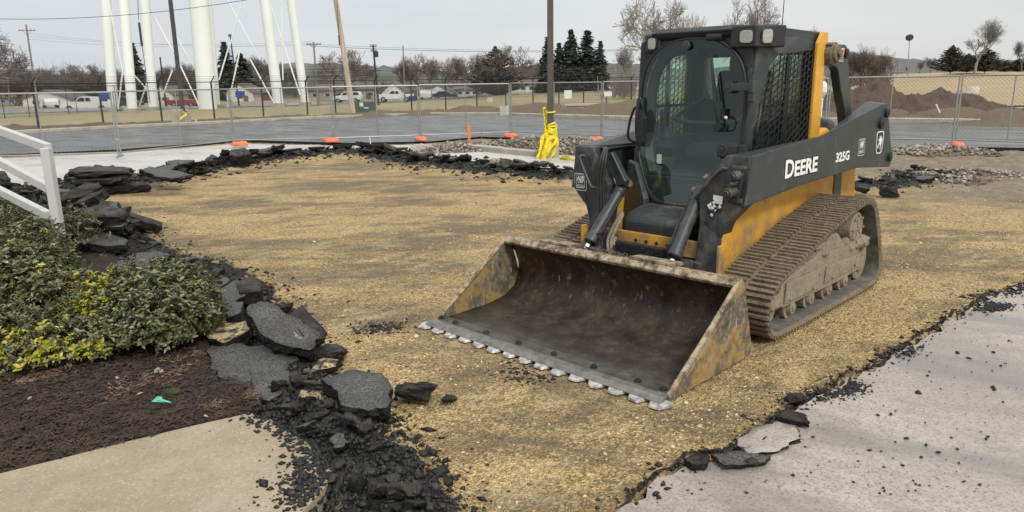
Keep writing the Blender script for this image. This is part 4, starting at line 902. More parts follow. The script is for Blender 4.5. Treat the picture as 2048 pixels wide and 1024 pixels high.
    for k in range(8): a = k * .785; b.cyl((cu + .105 * math.cos(a), s * .93, cz + .105 * math.sin(a)), (cu + .105 * math.cos(a), s * .948, cz + .105 * math.sin(a)), .011, .011, 6)
    for k in range(5): a = k * 1.257; b.box((cu + .05 * math.cos(a), s * .94, cz + .05 * math.sin(a)), (.07, .008, .016), (0, -a, 0))
    P3(b, 'sprocket', 'frame_mud', tf, .004)

# ---- chassis
b = mb()
cp = [(-1.32, .36), (-1.34, .80), (-1.55, .93), (-3.66, .93), (-3.70, .66), (-3.62, .40), (-3.2, .22), (-1.5, .20)]
cp2 = [(-1.72, .36), (-1.72, .93), (-3.66, .93), (-3.70, .66), (-3.62, .40), (-3.2, .22), (-1.72, .20)]
b.loft([(u, -.575, z) for u, z in cp2], [(u, .575, z) for u, z in cp2])
for s in (1, -1): b.loft([(u, s * .50, z) for u, z in ((-1.32, .36), (-1.34, .80), (-1.55, .91), (-1.73, .92), (-1.73, .21), (-1.5, .20))], [(u, s * .574, z) for u, z in ((-1.32, .36), (-1.34, .80), (-1.55, .91), (-1.73, .92), (-1.73, .21), (-1.5, .20))])
P3(b, 'chassis', 'yellow_paint', LD, .008)
for s in (1, -1):
    b = mb(); q = [(-1.25, .30), (-1.25, .60), (-1.31, .60), (-1.35, .30)]; b.loft([(u, s * .577, z) for u, z in q], [(u, s * .597, z) for u, z in q]); P3(b, 'fender_strip', 'yellow_paint', LD, .004)
    b = mb(); q = [(-3.08, .93), (-3.10, .70), (-3.35, .66), (-3.33, .93)]
    b.box((-3.26, s * .578, .80), (.16, .012, .22)); P3(b, 'vent_panel', 'deere_grey', LD, .003)
b = mb(); b.box((-1.335, 0, .53), (.04, .80, .12))
for v in (-.12, -.03, .06, .15, .24): b.cyl((-1.315, v, .535), (-1.309, v, .535), .014, .014, 10, mi=1)
P3(b, 'front_crossmember', ['yellow_paint', 'black_trim'], LD, .004)
b = mb(); b.box((-1.3, 0, .40), (.08, .9, .12)); b.box((-1.28, 0, .28), (.10, .5, .14)); P3(b, 'lower_crossbar', 'deere_grey_low', LD, .01)
# engine cover at the rear
b = mb(); ec = [(-2.9, .93), (-2.9, 1.36), (-3.05, 1.395), (-3.45, 1.34), (-3.68, 1.18), (-3.72, .93)]
b.loft([(u, -.44, z) for u, z in ec], [(u, .44, z) for u, z in ec]); P3(b, 'engine_cover', 'deere_grey', LD, .05, seg=4)
b = mb(); yc = [(-2.86, .95), (-2.88, 1.27), (-3.05, 1.29), (-3.2, 1.22), (-3.3, .95)]; b.loft([(u, .445, z) for u, z in yc], [(u, .55, z) for u, z in yc]); P3(b, 'rear_fender', 'yellow_clean', LD, .03, seg=3)
b = mb(); b.cyl((-3.5, .28, 1.25), (-3.5, .28, 1.52), .022, .022, 14); b.cyl((-3.5, .28, 1.52), (-3.5, .28, 1.56), .024, .045, 18); b.cyl((-3.5, .28, 1.56), (-3.5, .28, 1.63), .047, .047, 18); b.cyl((-3.5, .28, 1.63), (-3.5, .28, 1.66), .047, .025, 18)
P3(b, 'air_pre_cleaner', 'white_decal', LD, .008)

# ---- cab
cab = empty('cab', (0, 0, 0)); cab.parent = LD
def egg(n=44):
    """outline of the door glass (v, z) with the plane leaning forward at the bottom"""
    k = [(0, .775), (.12, .778), (.20, .795), (.27, .87), (.34, .99), (.405, 1.12), (.432, 1.28), (.438, 1.5), (.432, 1.64), (.40, 1.77), (.33, 1.87), (.22, 1.945), (.10, 1.972), (0, 1.978)]
    L = [Vector((a, b_1, 0)) for a, b_1 in k]; L2 = catmull(L, 3); P = [(p.x, p.y) for p in L2]; Q = P + [(-a, z) for a, z in P[-2:0:-1]]; return Q
def du(z): return -1.66 - .13 * min(1, max(0, (z - .78) / .5)) - .03 * max(0, z - 1.28)
EG = egg(); cz_ = 1.42
glass_pts = [(du(z) + .018 * (1 - (v / .44) ** 2), v, z) for v, z in EG]
b = mb(); rings = [1, .75, .5, .25]
for k in rings: b.v += [tuple(TM @ Vector((du(cz_ + (z - cz_) * k) + .03 * (1 - (v * k / .44) ** 2), v * k, cz_ + (z - cz_) * k))) for v, z in EG]
b.v.append(tuple(TM @ Vector((du(cz_) + .03, 0, cz_)))); n = len(EG)
for r_ in range(3): b.f += [(r_ * n + i, r_ * n + (i + 1) % n, (r_ + 1) * n + (i + 1) % n, (r_ + 1) * n + i) for i in range(n)]
b.f += [(3 * n + i, 3 * n + (i + 1) % n, 4 * n) for i in range(n)]; b.mi = [0] * len(b.f)
door = P3(b, 'door_glass', 'cab_glass', cab, 0, True); 
b = mb(); loop = [(du(z) + .006, v * 1.012, z + (.008 if z > 1.4 else -.008)) for v, z in EG]; b.tube(loop + loop[:1], .011, 8, smooth=False); P3(b, 'door_seal', 'black_trim', cab, 0, True)
# front frame around the door
def rect_match(P, hw, z0, z1):
    out = []
    for v, z in P:
        dv, dz = v, z - 1.42; kx = hw / abs(dv) if abs(dv) > 1e-6 else 1e9; kz = ((z1 - 1.42) / dz) if dz > 0 else ((z0 - 1.42) / dz if dz < -1e-6 else 1e9); k = min(kx, kz); out.append((dv * k, 1.42 + dz * k))
    return out
OUTR = rect_match(EG, .465, .70, 2.0)
b = mb(); b.ring([(du(z) - .012, v, z) for v, z in OUTR], [(du(z) - .012, v * 1.0, z) for v, z in EG], (-.05, 0, 0)); b.mi = [1 if OUTR[(k // 4)][1] > 1.75 else 0 for k in range(len(b.f))]; P3(b, 'front_frame', ['deere_grey', 'black_trim'], cab, .004)  # upper band coloured black to paint in the shade under the visor
# inner dark liner of the front opening
b = mb(); INN = [(v * .88, 1.42 + (z - 1.42) * (.90 if z > 1.42 else .95)) for v, z in EG]
b.ring([(du(z) - .065, v, z) for v, z in EG], [(du(z) - .11, v, z) for v, z in INN], (-.03, 0, 0)); P3(b, 'front_liner', 'black_trim', cab, .004)
for s in (1, -1):
    vo = s * .545; off = (0, -s * .035, 0)
    oc = [(-1.765, .93), (-1.78, 1.28), (-1.85, 1.98), (-2.35, 1.985), (-2.80, 1.95), (-2.76, .93)]
    ic = [(-1.845, 1.17), (-1.85, 1.32), (-1.965, 1.78), (-2.06, 1.86), (-2.71, 1.905), (-2.675, 1.17)]
    def vv(u): return s * (.468 + .082 * min(1, max(0, (-1.77 - u) / .28)))
    b = mb(); b.ring([(u, vv(u), z) for u, z in oc], [(u, vv(u), z) for u, z in ic], off); P3(b, 'side_frame', 'deere_grey', cab, .006)
    # side glass set inside the frame, divider bar, and guard grille outside
    b = mb(); b.loft([(u, vv(u) - s * .03, z) for u, z in ic], [(u, vv(u) - s * .034, z) for u, z in ic]); P3(b, 'side_window', 'side_glass', cab, 0)
    b = mb(); b.box((-2.28, s * .512, 1.53), (.035, .02, .70)); b.box((-2.3, s * .512, 1.48), (.74, .016, .022)) ; P3(b, 'window_divider', 'black_trim', cab, 0)
    gb = mb(); poly = ic
    def clip(p, d):
        ts = []
        for i in range(len(poly)):
            a = Vector(poly[i]); c = Vector(poly[(i + 1) % len(poly)]); e_1 = c - a; den = d.x * e_1.y - d.y * e_1.x
            if abs(den) < 1e-9: continue
            w = a - p; t_ = (w.x * e_1.y - w.y * e_1.x) / den; q_ = (w.x * d.y - w.y * d.x) / den
            if -1e-6 <= q_ <= 1 + 1e-6: ts.append(t_)
        return (min(ts), max(ts)) if len(ts) >= 2 else None
    for k in range(15):
        p = Vector((-1.86 - .060 * k, 1.5)); d = Vector((-.03, 1)).normalized(); c = clip(p, d)
        if c: a, e_2 = p + d * c[0], p + d * c[1]; gb.cyl((a.x, vv(a.x) + s * .012, a.y), (e_2.x, vv(e_2.x) + s * .012, e_2.y), .0045, n=5, cap=False)
    for k in range(26):
        p = Vector((-2.3, .82 + .050 * k)); d = Vector((-1, .50)).normalized(); c = clip(p, d)
        if c: a, e_2 = p + d * c[0], p + d * c[1]; gb.cyl((a.x, vv(a.x) + s * .012, a.y), (e_2.x, vv(e_2.x) + s * .012, e_2.y), .0045, n=5, cap=False)
    P3(gb, 'window_guard', 'black_trim', cab, 0)
    b = mb()
    for u, z in ((-1.93, 1.12), (-2.08, 1.86), (-2.72, 1.92), (-2.70, 1.12)): b.cyl((u, vv(u), z), (u, vv(u) + s * .02, z), .012, .012, 8)
    P3(b, 'guard_bolt', 'steel_worn', cab, 0)
# roof
b = mb(); r0 = [(-1.84, 2.0), (-1.83, 2.035), (-1.90, 2.055), (-2.78, 2.035), (-2.84, 2.0), (-2.84, 1.955), (-1.9, 1.965)]
rw = [.445, .44, .50, .555, .555, .555, .50]; b.loft([(u, -w, z) for (u, z), w in zip(r0, rw)], [(u, w, z) for (u, z), w in zip(r0, rw)]); P3(b, 'roof', 'deere_grey', cab, .016, seg=3)
b = mb(); hp = [(-1.80, 2.0), (-1.785, 2.035), (-1.84, 2.066), (-1.95, 2.072), (-1.95, 2.03), (-1.84, 2.01), (-1.84, 1.96)]
b.loft([(u, -.36, z) for u, z in hp], [(u, .33, z) for u, z in hp]); P3(b, 'roof_visor', 'black_trim', cab, .008)
b = mb(); b.cyl((-1.80, .12, 1.985), (-1.80, .235, 1.985), .030, .026, 14); b.box((-1.82, .17, 2.0), (.05, .12, .035)); P3(b, 'wiper_motor', 'black_trim', cab, .006)
# corner light pods
for s in (1, -1):
    b = mb()
    if s > 0: A_ = [(-1.785, .30), (-1.78, .495), (-1.90, .59), (-2.02, .605), (-2.02, .3)]
    else: A_ = [(-1.86, -.27), (-1.80, -.29), (-1.80, -.415), (-1.90, -.475), (-2.0, -.46), (-2.0, -.27)]
    z0, z1 = (1.905, 2.055) if s > 0 else (1.895, 2.03)
    b.loft([(u, v, z0) for u, v in A_], [(u - .01, v, z1) for u, v in A_]); pod = P3(b, 'light_housing', 'black_trim', cab, .012, seg=3)
    def lamp(c, dirv, w, h):
        dv = Vector(dirv).normalized(); sx = Vector((0, 0, 1)).cross(dv).normalized(); up_ = dv.cross(sx); pts = []
        for k in range(20):
            a = 6.2832 * k / 20; ca, sa = math.cos(a), math.sin(a); pts.append(Vector(c) + sx * w / 2 * math.copysign(abs(ca) ** .5, ca) + up_ * h / 2 * math.copysign(abs(sa) ** .5, sa))
        l_ = mb(); l_.cur = 0; l_.loft([p - dv * .02 for p in pts], [p + dv * .012 for p in pts]); cc = Vector(c); l_.cur = 1; sm = [cc + (p - cc) * .86 for p in pts]; l_.loft([p + dv * .012 for p in sm], [p + dv * .018 for p in sm]); 
        P3(l_, 'work_light', ['hose_rubber', 'lamp_lens'], cab, .003)
    if s > 0: lamp((-1.787, .432, 1.978), (1, .02, -.08), .11, .10); lamp((-1.845, .548, 1.976), (.62, .78, -.05), .085, .105)
    else: lamp((-1.805, -.352, 1.962), (1, -.1, -.05), .085, .095)
# hinges, wiper, door furniture
b = mb(); b.cyl((-1.745, .34, 1.635), (-1.725, .34, 1.635), .042, .042, 24); b.cyl((-1.725, .34, 1.635), (-1.715, .34, 1.635), .013, .013, 10)
b.box((-1.738, .43, 1.638), (.02, .17, .055)); b.box((-1.745, .515, 1.64), (.05, .03, .085)); b.box((-1.75, .515, 1.565), (.045, .04, .06)); b.cyl((-1.745, .515, 1.50), (-1.745, .515, 1.72), .013, .013, 10); P3(b, 'door_hinge', 'deere_grey', cab, .005)
b = mb(); b.cyl((-1.72, .33, 1.19), (-1.705, .33, 1.19), .045, .045, 20); b.box((-1.72, .37, 1.185), (.02, .16, .085)); b.box((-1.73, .48, 1.18), (.05, .05, .12)); b.cyl((-1.705, .335, 1.20), (-1.695, .335, 1.20), .012, .012, 10); P3(b, 'door_hinge', 'deere_grey', cab, .005)
b = mb(); b.cyl((-1.765, -.03, 1.935), (-1.745, -.03, 1.935), .033, .033, 20); b.cyl((-1.745, -.03, 1.935), (-1.738, -.03, 1.935), .011, .011, 8); P3(b, 'glass_bolt', 'deere_grey', cab, .003)
b = mb(); b.tube([(-1.725, .285, 1.36), (-1.70, .262, 1.50), (-1.715, .22, 1.72), (-1.735, .185, 1.86)], lambda t_: .013 - .008 * t_, 6); b.box((-1.745, .215, 1.70), (.008, .008, .34), (R(13), 0, 0)); b.cyl((-1.735, .283, 1.355), (-1.70, .283, 1.355), .035, .03, 16)
b.tube([(-1.72, .30, 1.33), (-1.70, .35, 1.34), (-1.70, .36, 1.40), (-1.71, .31, 1.43)], .006, 6); b.box((-1.735, .305, 1.45), (.015, .035, .07)); P3(b, 'wiper', 'black_trim', cab, .002)
b = mb(); b.cyl((-1.722, .34, 1.425), (-1.71, .34, 1.425), .012, .012, 10); P3(b, 'glass_bolt', 'white_decal', cab, 0)
b = mb(); b.tube([(-1.77, -.41, 1.50), (-1.76, -.435, 1.55), (-1.74, -.44, 1.36), (-1.76, -.43, 1.20), (-1.78, -.40, 1.24)], .014, 8); b.loft([(-1.75, -.375, 1.18), (-1.75, -.43, 1.22), (-1.75, -.43, 1.44), (-1.75, -.385, 1.47), (-1.75, -.35, 1.40), (-1.75, -.35, 1.22)], [(-1.71, -.375, 1.19), (-1.71, -.42, 1.23), (-1.71, -.42, 1.43), (-1.71, -.385, 1.46), (-1.71, -.36, 1.40), (-1.71, -.36, 1.22)]); P3(b, 'door_handle', 'black_trim', cab, .006)
for pts in ([(-1.80, .555, 1.52), (-1.76, .575, 1.46), (-1.72, .58, 1.36), (-1.74, .56, 1.27), (-1.80, .54, 1.25)], [(-1.84, -.50, 1.48), (-1.84, -.535, 1.47), (-1.83, -.57, 1.36), (-1.83, -.58, 1.24), (-1.85, -.52, 1.20)]):
    b = mb(); b.tube(pts, .011, 8); P3(b, 'grab_handle', 'black_trim', cab, 0, True)
# rear wall, floor, lower side walls, seat, levers
b = mb(); b.box((-2.22, 0, .96), (.95, 1.0, .06)); b.box((-2.74, 0, 1.25), (.05, 1.0, .55)); b.box((-2.74, 0, 1.92), (.05, 1.0, .1)); b.box((-2.74, .47, 1.65), (.05, .08, .5)); b.box((-2.74, -.47, 1.65), (.05, .08, .5)); b.box((-2.76, 0, 1.65), (.008, .88, .48), mi=1)
b.box((-2.25, .50, 1.06), (.85, .035, .2)); b.box((-2.25, -.50, 1.06), (.85, .035, .2)); P3(b, 'cab_lining', ['interior', 'side_glass'], cab, .003)
b = mb(); b.box((-2.35, 0, 1.13), (.44, .46, .12)); b.box((-2.60, 0, 1.45), (.12, .46, .62), (0, R(-8), 0)); b.box((-2.62, 0, 1.80), (.09, .26, .16)); b.box((-2.42, 0, 1.03), (.36, .38, .12)); P3(b, 'seat', 'seat_fabric', cab, .035, seg=3)
for s in (1, -1):
    b = mb(); b.box((-2.22, s * .36, 1.20), (.42, .12, .10)); b.cyl((-2.03, s * .36, 1.24), (-2.00, s * .36, 1.36), .022, .018, 10); b.cyl((-2.00, s * .36, 1.35), (-1.97, s * .355, 1.46), .028, .022, 10); b.cyl((-2.05, s * .36, 1.25), (-2.03, s * .36, 1.31), .055, .03, 12); P3(b, 'control_lever', 'interior', cab, .006)
b = mb(); b.tube([(-2.55, .28, 1.55), (-2.1, .28, 1.42), (-2.02, .2, 1.37), (-2.02, -.2, 1.37), (-2.1, -.28, 1.42), (-2.55, -.28, 1.55)], .018, 8); P3(b, 'lap_bar', 'interior', cab, 0, True)
b = mb(); b.box((-1.95, -.30, 1.02), (.16, .10, .12)); b.box((-1.862, -.30, 1.08), (.004, .045, .075), mi=1); P3(b, 'control_box', ['interior', 'white_decal'], cab, .004)
b = mb(); b.box((-1.705, 0, .77), (.02, .96, .40)); P3(b, 'footwell', 'interior', cab, .006)
# lower front body: cheeks and nose
b = mb(); 
Pn = [(-1.67, .765), (-1.50, .75), (-1.38, .72), (-1.335, .675), (-1.34, .585), (-1.40, .56), (-1.70, .56)]
b.loft([(u, -.262, z) for u, z in Pn], [(u, .262, z) for u, z in Pn]); P3(b, 'front_nose', 'deere_grey_low', cab, .03, seg=3)
for s in (1, -1):
    b = mb(); A_ = [(-1.64, s * .24, .56), (-1.66, s * .24, .80), (-1.69, s * .30, .90), (-1.72, s * .385, 1.06), (-1.75, s * .50, 1.08), (-1.70, s * .50, .56)]; B_ = [(p[0] + .12 - abs(p[1]) * .16, p[1], p[2] - .005) for p in A_]
    b.loft(A_, B_); P3(b, 'front_cheek', 'deere_grey', cab, .02, seg=3)
# yellow uprights at the back of the cab carrying the link pivots
for s in (1, -1):
    b = mb(); yp = [(-2.66, .93), (-2.62, 1.20), (-2.625, 1.95), (-2.70, 2.035), (-2.80, 2.035), (-2.82, 1.90), (-2.775, 1.76), (-2.79, 1.20), (-2.9, 1.08), (-3.0, .93)]
    b.loft([(u, s * .558, z) for u, z in yp], [(u, s * .585, z) for u, z in yp]); P3(b, 'upright', 'yellow_clean', LD, .006)
    b = mb(); b.cyl((-2.83, s * .56, 1.875), (-2.83, s * .64, 1.875), .085, .085, 28); b.cyl((-2.83, s * .64, 1.875), (-2.83, s * .665, 1.875), .07, .065, 28); b.cyl((-2.83, s * .665, 1.875), (-2.83, s * .685, 1.875), .035, .035, 6); P3(b, 'pivot_pin', 'track_mud', LD, .006)
    # rear link: head at the pivot, shank bowed backwards, foot inside the boom
    b = mb(); lk = [(-2.76, 1.945), (-3.03, 1.945), (-3.08, 1.92), (-3.105, 1.88), (-3.13, 1.79), (-3.176, 1.65), (-3.25, 1.50), (-3.33, 1.30), (-3.22, 1.24), (-3.13, 1.43), (-3.015, 1.59), (-2.93, 1.745), (-2.88, 1.77), (-2.76, 1.79)]
    b.loft([(u, s * .565, z) for u, z in lk], [(u, s * .635, z) for u, z in lk])
    link = P3(b, 'rear_link', 'deere_grey', LD, .008)
    b = mb(); b.cyl((-3.05, s * .62, 1.875), (-3.05, s * .652, 1.875), .036, .036, 20, mi=0); b.cyl((-3.05, s * .652, 1.875), (-3.05, s * .656, 1.875), .016, .016, 12); P3(b, 'link_bolt', 'black_trim', link, .004)
    if s > 0:
        b = mb(); b.cur = 0; b.box((-2.935, .6375, 1.865), (.13, .003, .10)); b.cur = 1; b.box((-2.96, .6395, 1.892), (.075, .003, .032)); b.cur = 2
        for k in range(4): b.box((-2.965, .6395, 1.865 - k * .013), (.065, .003, .008))
        b.box((-2.895, .6395, 1.88), (.02, .003, .045), (0, R(25), 0)); b.box((-2.895, .6395, 1.835), (.025, .003, .025)); P3(b, 'warning_label', ['white_decal', 'orange_decal', 'black_trim'], link, 0)

# ---- lift arms
def vb(u): return .74 + (-1.35 - u) * .045
armo = [(-1.36, 1.205), (-1.30, .875), (-1.60, .90), (-2.05, .94), (-3.03, .98), (-3.45, .95), (-3.70, .93), (-3.735, 1.0), (-3.62, 1.25), (-3.50, 1.475), (-3.40, 1.475), (-2.33, 1.282)]
armi = [(-1.40, 1.205), (-1.34, .885), (-1.60, .91), (-2.05, .95), (-3.03, .99), (-3.45, .96), (-3.68, .94), (-3.71, 1.0), (-3.60, 1.25), (-3.50, 1.49), (-3.43, 1.488), (-2.45, 1.17)]
for s in (1, -1):
    arm = empty('lift_arm', (0, 0, 0)); arm.parent = LD
    b = mb(); b.loft([(u, s * vb(u), z) for u, z in armo], [(u, s * (vb(u) - .15), z) for u, z in armi]); P3(b, 'boom', 'deere_grey', arm, .008)
    # front leg dropping down and inward to the bucket
    F = [(.735, 1.20), (.738, .885), (.600, .745), (.566, .64), (.560, .28), (.40, .28), (.40, .74), (.385, .92), (.48, 1.08), (.56, 1.20)]
    b = mb(); 
    def fu(z): return -1.315 + (.06 if z < .6 else .0) - (.03 if z > 1.1 else 0)
    b.loft([(fu(z), s * v, z) for v, z in F], [(fu(z) - (.14 if z < .8 else .10), s * v, z) for v, z in F]); leg = P3(b, 'front_leg', 'deere_grey_low', arm, .008)
    b = mb(); b.cyl((-1.22, s * .38, .34), (-1.22, s * .585, .34), .05, .05, 20); b.cyl((-1.22, s * .585, .34), (-1.22, s * .60, .34), .03, .03, 6); P3(b, 'leg_pin', 'deere_grey_low', arm, .006)
    # ridge bar across the top front corner, weld ribs
    b = mb(); b.tube([(-1.295, s * .60, 1.115), (-1.285, s * .56, 1.11), (-1.285, s * .47, 1.02), (-1.285, s * .395, .92), (-1.30, s * .38, .90)] if s > 0 else [(-1.30, s * .60, 1.13), (-1.275, s * .63, 1.11), (-1.275, s * .53, .92), (-1.275, s * .50, .90), (-1.30, s * .45, .895)], .0135, 8); P3(b, 'arm_handle', 'deere_grey', arm, 0, True)
    for u, z, r_ in ((-3.40, 1.32, .048), (-3.50, 1.40, .04), (-3.65, 1.02, .038)):
        b = mb(); b.cyl((u, s * (vb(u) - .01), z), (u, s * (vb(u) + .022), z), r_, r_ * .95, 24); b.cyl((u, s * (vb(u) + .022), z), (u, s * (vb(u) + .027), z), r_ * .45, r_ * .4, 16); P3(b, 'boom_pin', 'black_trim', arm, .004)
    # tilt cylinder with rod
    b = mb(); A0 = Vector((-1.02, s * .365, .47)); A1 = Vector((-1.50, s * .32, 1.00)); dC = (A1 - A0).normalized()
    b.cyl(A0 + dC * .09, A0 + dC * .56, .046, .046, 28); b.cyl(A0 + dC * .075, A0 + dC * .13, .050, .050, 28); b.cyl(A0 + dC * .52, A0 + dC * .58, .050, .04, 24); b.box(A0 + dC * .62, (.09, .07, .06), (0, R(48), 0))
    cy = P3(b, 'tilt_cylinder', 'deere_grey_low', arm, .004)
    b = mb(); b.cyl(A0 - dC * .03, A0 + dC * .1, .021, .021, 20); P3(b, 'cylinder_rod', 'chrome', cy, 0, True)
    b = mb(); b.tube([A0 + dC * .12 + Vector((0, -s * .05, .02)), A0 + dC * .2 + Vector((-.0, -s * .058, .02)), A0 + dC * .42 + Vector((0, -s * .056, .02)), A0 + dC * .50 + Vector((0, -s * .05, .0))], .008, 6); b.box(A0 + dC * .13 + Vector((0, -s * .055, .01)), (.04, .03, .05)); P3(b, 'steel_line', 'hose_rubber', cy, .002)
    b = mb(); b.cyl(A0 + dC * .62 + Vector((0, -.06, 0)), A0 + dC * .62 + Vector((0, .06, 0)), .028, .028, 16); b.box(A0 + dC * .66 + Vector((.0, s * .04, .03)), (.05, .02, .12), (0, R(30), 0), mi=1 if s < 0 else 0); P3(b, 'cylinder_pin', ['track_mud', 'yellow_clean'], arm, .004)
# hydraulic couplers on the left arm
b = mb(); b.box((-1.298, .665, 1.00), (.03, .085, .22), (R(-8), 0, 0)); P3(b, 'coupler_recess', 'black_trim', LD, .02, seg=3)
b = mb()
for v, z, r_, L in ((.682, 1.085, .032, .045), (.668, 1.035, .02, .04), (.658, .975, .034, .075)):
    b.cyl((-1.29, v, z), (-1.29 + L, v - .012, z - .01), r_, r_, 18); b.cyl((-1.29 + L, v - .012, z - .01), (-1.29 + L + .01, v - .014, z - .012), r_ * .7, r_ * .6, 16); b.cyl((-1.282, v, z), (-1.275, v, z), r_ * 1.2, r_ * 1.2, 6)
b.box((-1.285, .69, 1.135), (.03, .09, .02)); b.box((-1.30, .69, .915), (.02, .05, .03)); P3(b, 'hydraulic_coupler', 'steel_worn', LD, .003)
# torn sticker on the front leg
b = mb(); rr = random.Random(8); b.cur = 0; b.box((-1.3075, .535, .905), (.003, .07, .055), (R(-4), 0, 0))
for k in range(26): b.cur = rr.choice((0, 0, 1)); b.box((-1.3075 + .001 * rr.random(), .50 + rr.uniform(-.035, .07), .855 + rr.gauss(0, .022)), (.003, rr.uniform(.008, .03), rr.uniform(.006, .02)), (rr.uniform(-1, 1), 0, 0))
P3(b, 'torn_sticker', ['white_decal', 'black_trim'], LD, 0)
# hoses: along right arm, down between cylinders
b = mb()
for k, off in enumerate((0, .022, .045)):
    b.tube([(-2.1, -.66 + off, 1.16), (-1.55, -.62 + off, 1.17), (-1.36, -.46 + off * .6, 1.19), (-1.27, -.425 + off, 1.12), (-1.265, -.44 + off, .95), (-1.26, -.425 + off, .70), (-1.24, -.40 + off, .50), (-1.20, -.36 + off, .42)], .010 + .002 * (k == 1), 7)
P3(b, 'hydraulic_hose', 'hose_rubber', LD, 0, True)
b = mb()
for k in range(2): b.tube([(-1.36, -.28, .72 - .02 * k), (-1.29, -.30 + .03 * k, .64), (-1.22, -.31 + .03 * k, .52), (-1.18, -.25 + .03 * k, .43), (-1.18, -.12, .42 - .02 * k)], .014, 8)
b.tube([(-1.36, .02, .47), (-1.25, -.16, .47), (-1.22, -.25, .50), (-1.30, -.30, .53)], .016, 8); P3(b, 'muddy_hose', 'frame_mud', LD, 0, True)
b = mb(); b.box((-1.19, .01, .478), (.06, .42, .12)); 
for v in (-.17, -.06, .05, .16): b.cyl((-1.158, v, .515), (-1.152, v, .515), .012, .012, 8)
P3(b, 'hose_guard', 'black_trim', LD, .006)
b = mb(); gp_ = [(-.26, .93), (-.245, .965), (-.39, 1.17), (-.43, 1.15), (-.345, .92)]; b.loft([(-1.36, v, z) for v, z in gp_], [(-1.40, v, z) for v, z in gp_]); b.tube([(-1.35, -.255, .955), (-1.35, -.39, 1.165)], .012, 8, smooth=False); P3(b, 'hose_cover', 'deere_grey', LD, .004)
# quick coupler
b = mb()
for s in (1, -1): b.box((-1.08, s * .42, .33), (.12, .10, .34)); b.box((-1.06, s * .30, .44), (.08, .05, .12))
b.box((-1.09, 0, .42), (.08, .95, .06)); b.box((-1.08, 0, .20), (.06, .95, .08)); P3(b, 'quick_coupler', 'deere_grey_low', LD, .006)

# ---- lettering and emblems on the boom
def text_mesh(txt, size, bold=0, ext=.001):
    cu = bpy.data.curves.new('t', 'FONT'); cu.body = txt; cu.size = size; cu.offset = bold; cu.extrude = ext; cu.resolution_u = 3
    o = bpy.data.objects.new('t', cu); COL.objects.link(o); dg = bpy.context.evaluated_depsgraph_get(); dg.update(); me = bpy.data.meshes.new_from_object(o.evaluated_get(dg)); bpy.data.objects.remove(o); return me
def place_text(parts, name, mat, parent, fr):
    """parts: list of (mesh, x, y, sx, sy); fr maps (x, y, z) to a local point"""
    b = MB()
    for me, x, y, sx, sy in parts: b.add([fr(v.co.x * sx + x, v.co.y * sy + y, v.co.z) for v in me.vertices], [tuple(p.vertices) for p in me.polygons])
    return b.build(name, mat, parent)
armL = [o for o in LD.children if o.name.startswith('lift_arm')][0]
def fr_boom(u0, z0, tilt=0, lift=.0):
    def f(x, y, z):
        u = u0 - x; zz = z0 + y + tilt * x; return (u + LU0, vb(u) + .0015 + lift + z, zz)
    return f
f_ = fr_boom(-1.80, 1.017, .02, .0012); bk_ = fr_boom(-1.80, 1.017, .02, 0)
mD = text_mesh('D', .175, .0045); mE = text_mesh('EERE', .148, .0045)
place_text([(mD, 0, 0, 1.05, 1.0), (mE, .138, .0, 1.15, 1.0)], 'brand_lettering', 'white_decal', armL, f_)
mD2 = text_mesh('D', .175, .012); mE2 = text_mesh('EERE', .148, .012)
place_text([(mD2, 0, 0, 1.05, 1.0), (mE2, .138, .0, 1.15, 1.0)], 'lettering_outline', 'black_trim', armL, bk_)  # bolder black letters behind the white ones, a printed outline
place_text([(text_mesh('325G', .098, .0028), 0, 0, 1.12, 1.0)], 'model_number', 'white_decal', armL, fr_boom(-2.60, 1.062, .015))
def frame_poly(w, h, r, n=5):
    out = []
    for cx, cy, a0 in ((w / 2 - r, h / 2 - r, 0), (-w / 2 + r, h / 2 - r, 90), (-w / 2 + r, -h / 2 + r, 180), (w / 2 - r, -h / 2 + r, 270)):
        for k in range(n + 1): a = R(a0 + 90 * k / n); out.append((cx + r * math.cos(a), cy + r * math.sin(a)))
    return out
# leaping stag inside a rounded, tapering shield
fE = fr_boom(-3.415, 1.16, 0)
b = MB(); O = [(x * (1 + .12 * (y / .09)), y) for x, y in frame_poly(.135, .185, .035)]; I = [(x * .88, y * .91) for x, y in O]
b.ring([fE(x, y, .0) for x, y in O], [fE(x, y, .0) for x, y in I], (0, .0025, 0))
deer = [(-.045, -.030), (-.036, -.052), (-.028, -.050), (-.033, -.030), (-.015, -.014), (.008, -.022), (.010, -.050), (.018, -.064), (.026, -.060), (.021, -.026), (.030, -.010), (.030, .010), (.042, .014), (.046, .004), (.053, .008), (.050, .026), (.034, .028), (.022, .022), (.014, .036), (.022, .050), (.018, .052), (.008, .044), (.012, .062), (.006, .062), (-.002, .044), (-.014, .052), (-.018, .048), (-.006, .034), (-.022, .028), (-.034, .030), (-.036, .022), (-.020, .016), (-.010, .010), (-.018, -.006), (-.034, -.016)]
deer = [(y_ * .0 - x_, y_) for x_, y_ in deer]
bb = bmesh.new(); vs_ = [bb.verts.new(fE(-x, y, .0028)) for x, y in deer]; f__ = bb.faces.new(vs_); bmesh.ops.triangulate(bb, faces=[f__]); me_ = [tuple(v.index for v in f.verts) for f in bb.faces]; bb.verts.index_update(); me_ = [tuple(v.index for v in f.verts) for f in bb.faces]; b.add([v.co.copy() for v in bb.verts], me_); bb.free()
b.build('emblem', 'white_decal', armL)
b = MB(); b.loft([fE(x, y, -.0005) for x, y in I], [fE(x, y, .0008) for x, y in I]); b.build('emblem_ground', 'black_trim', armL)
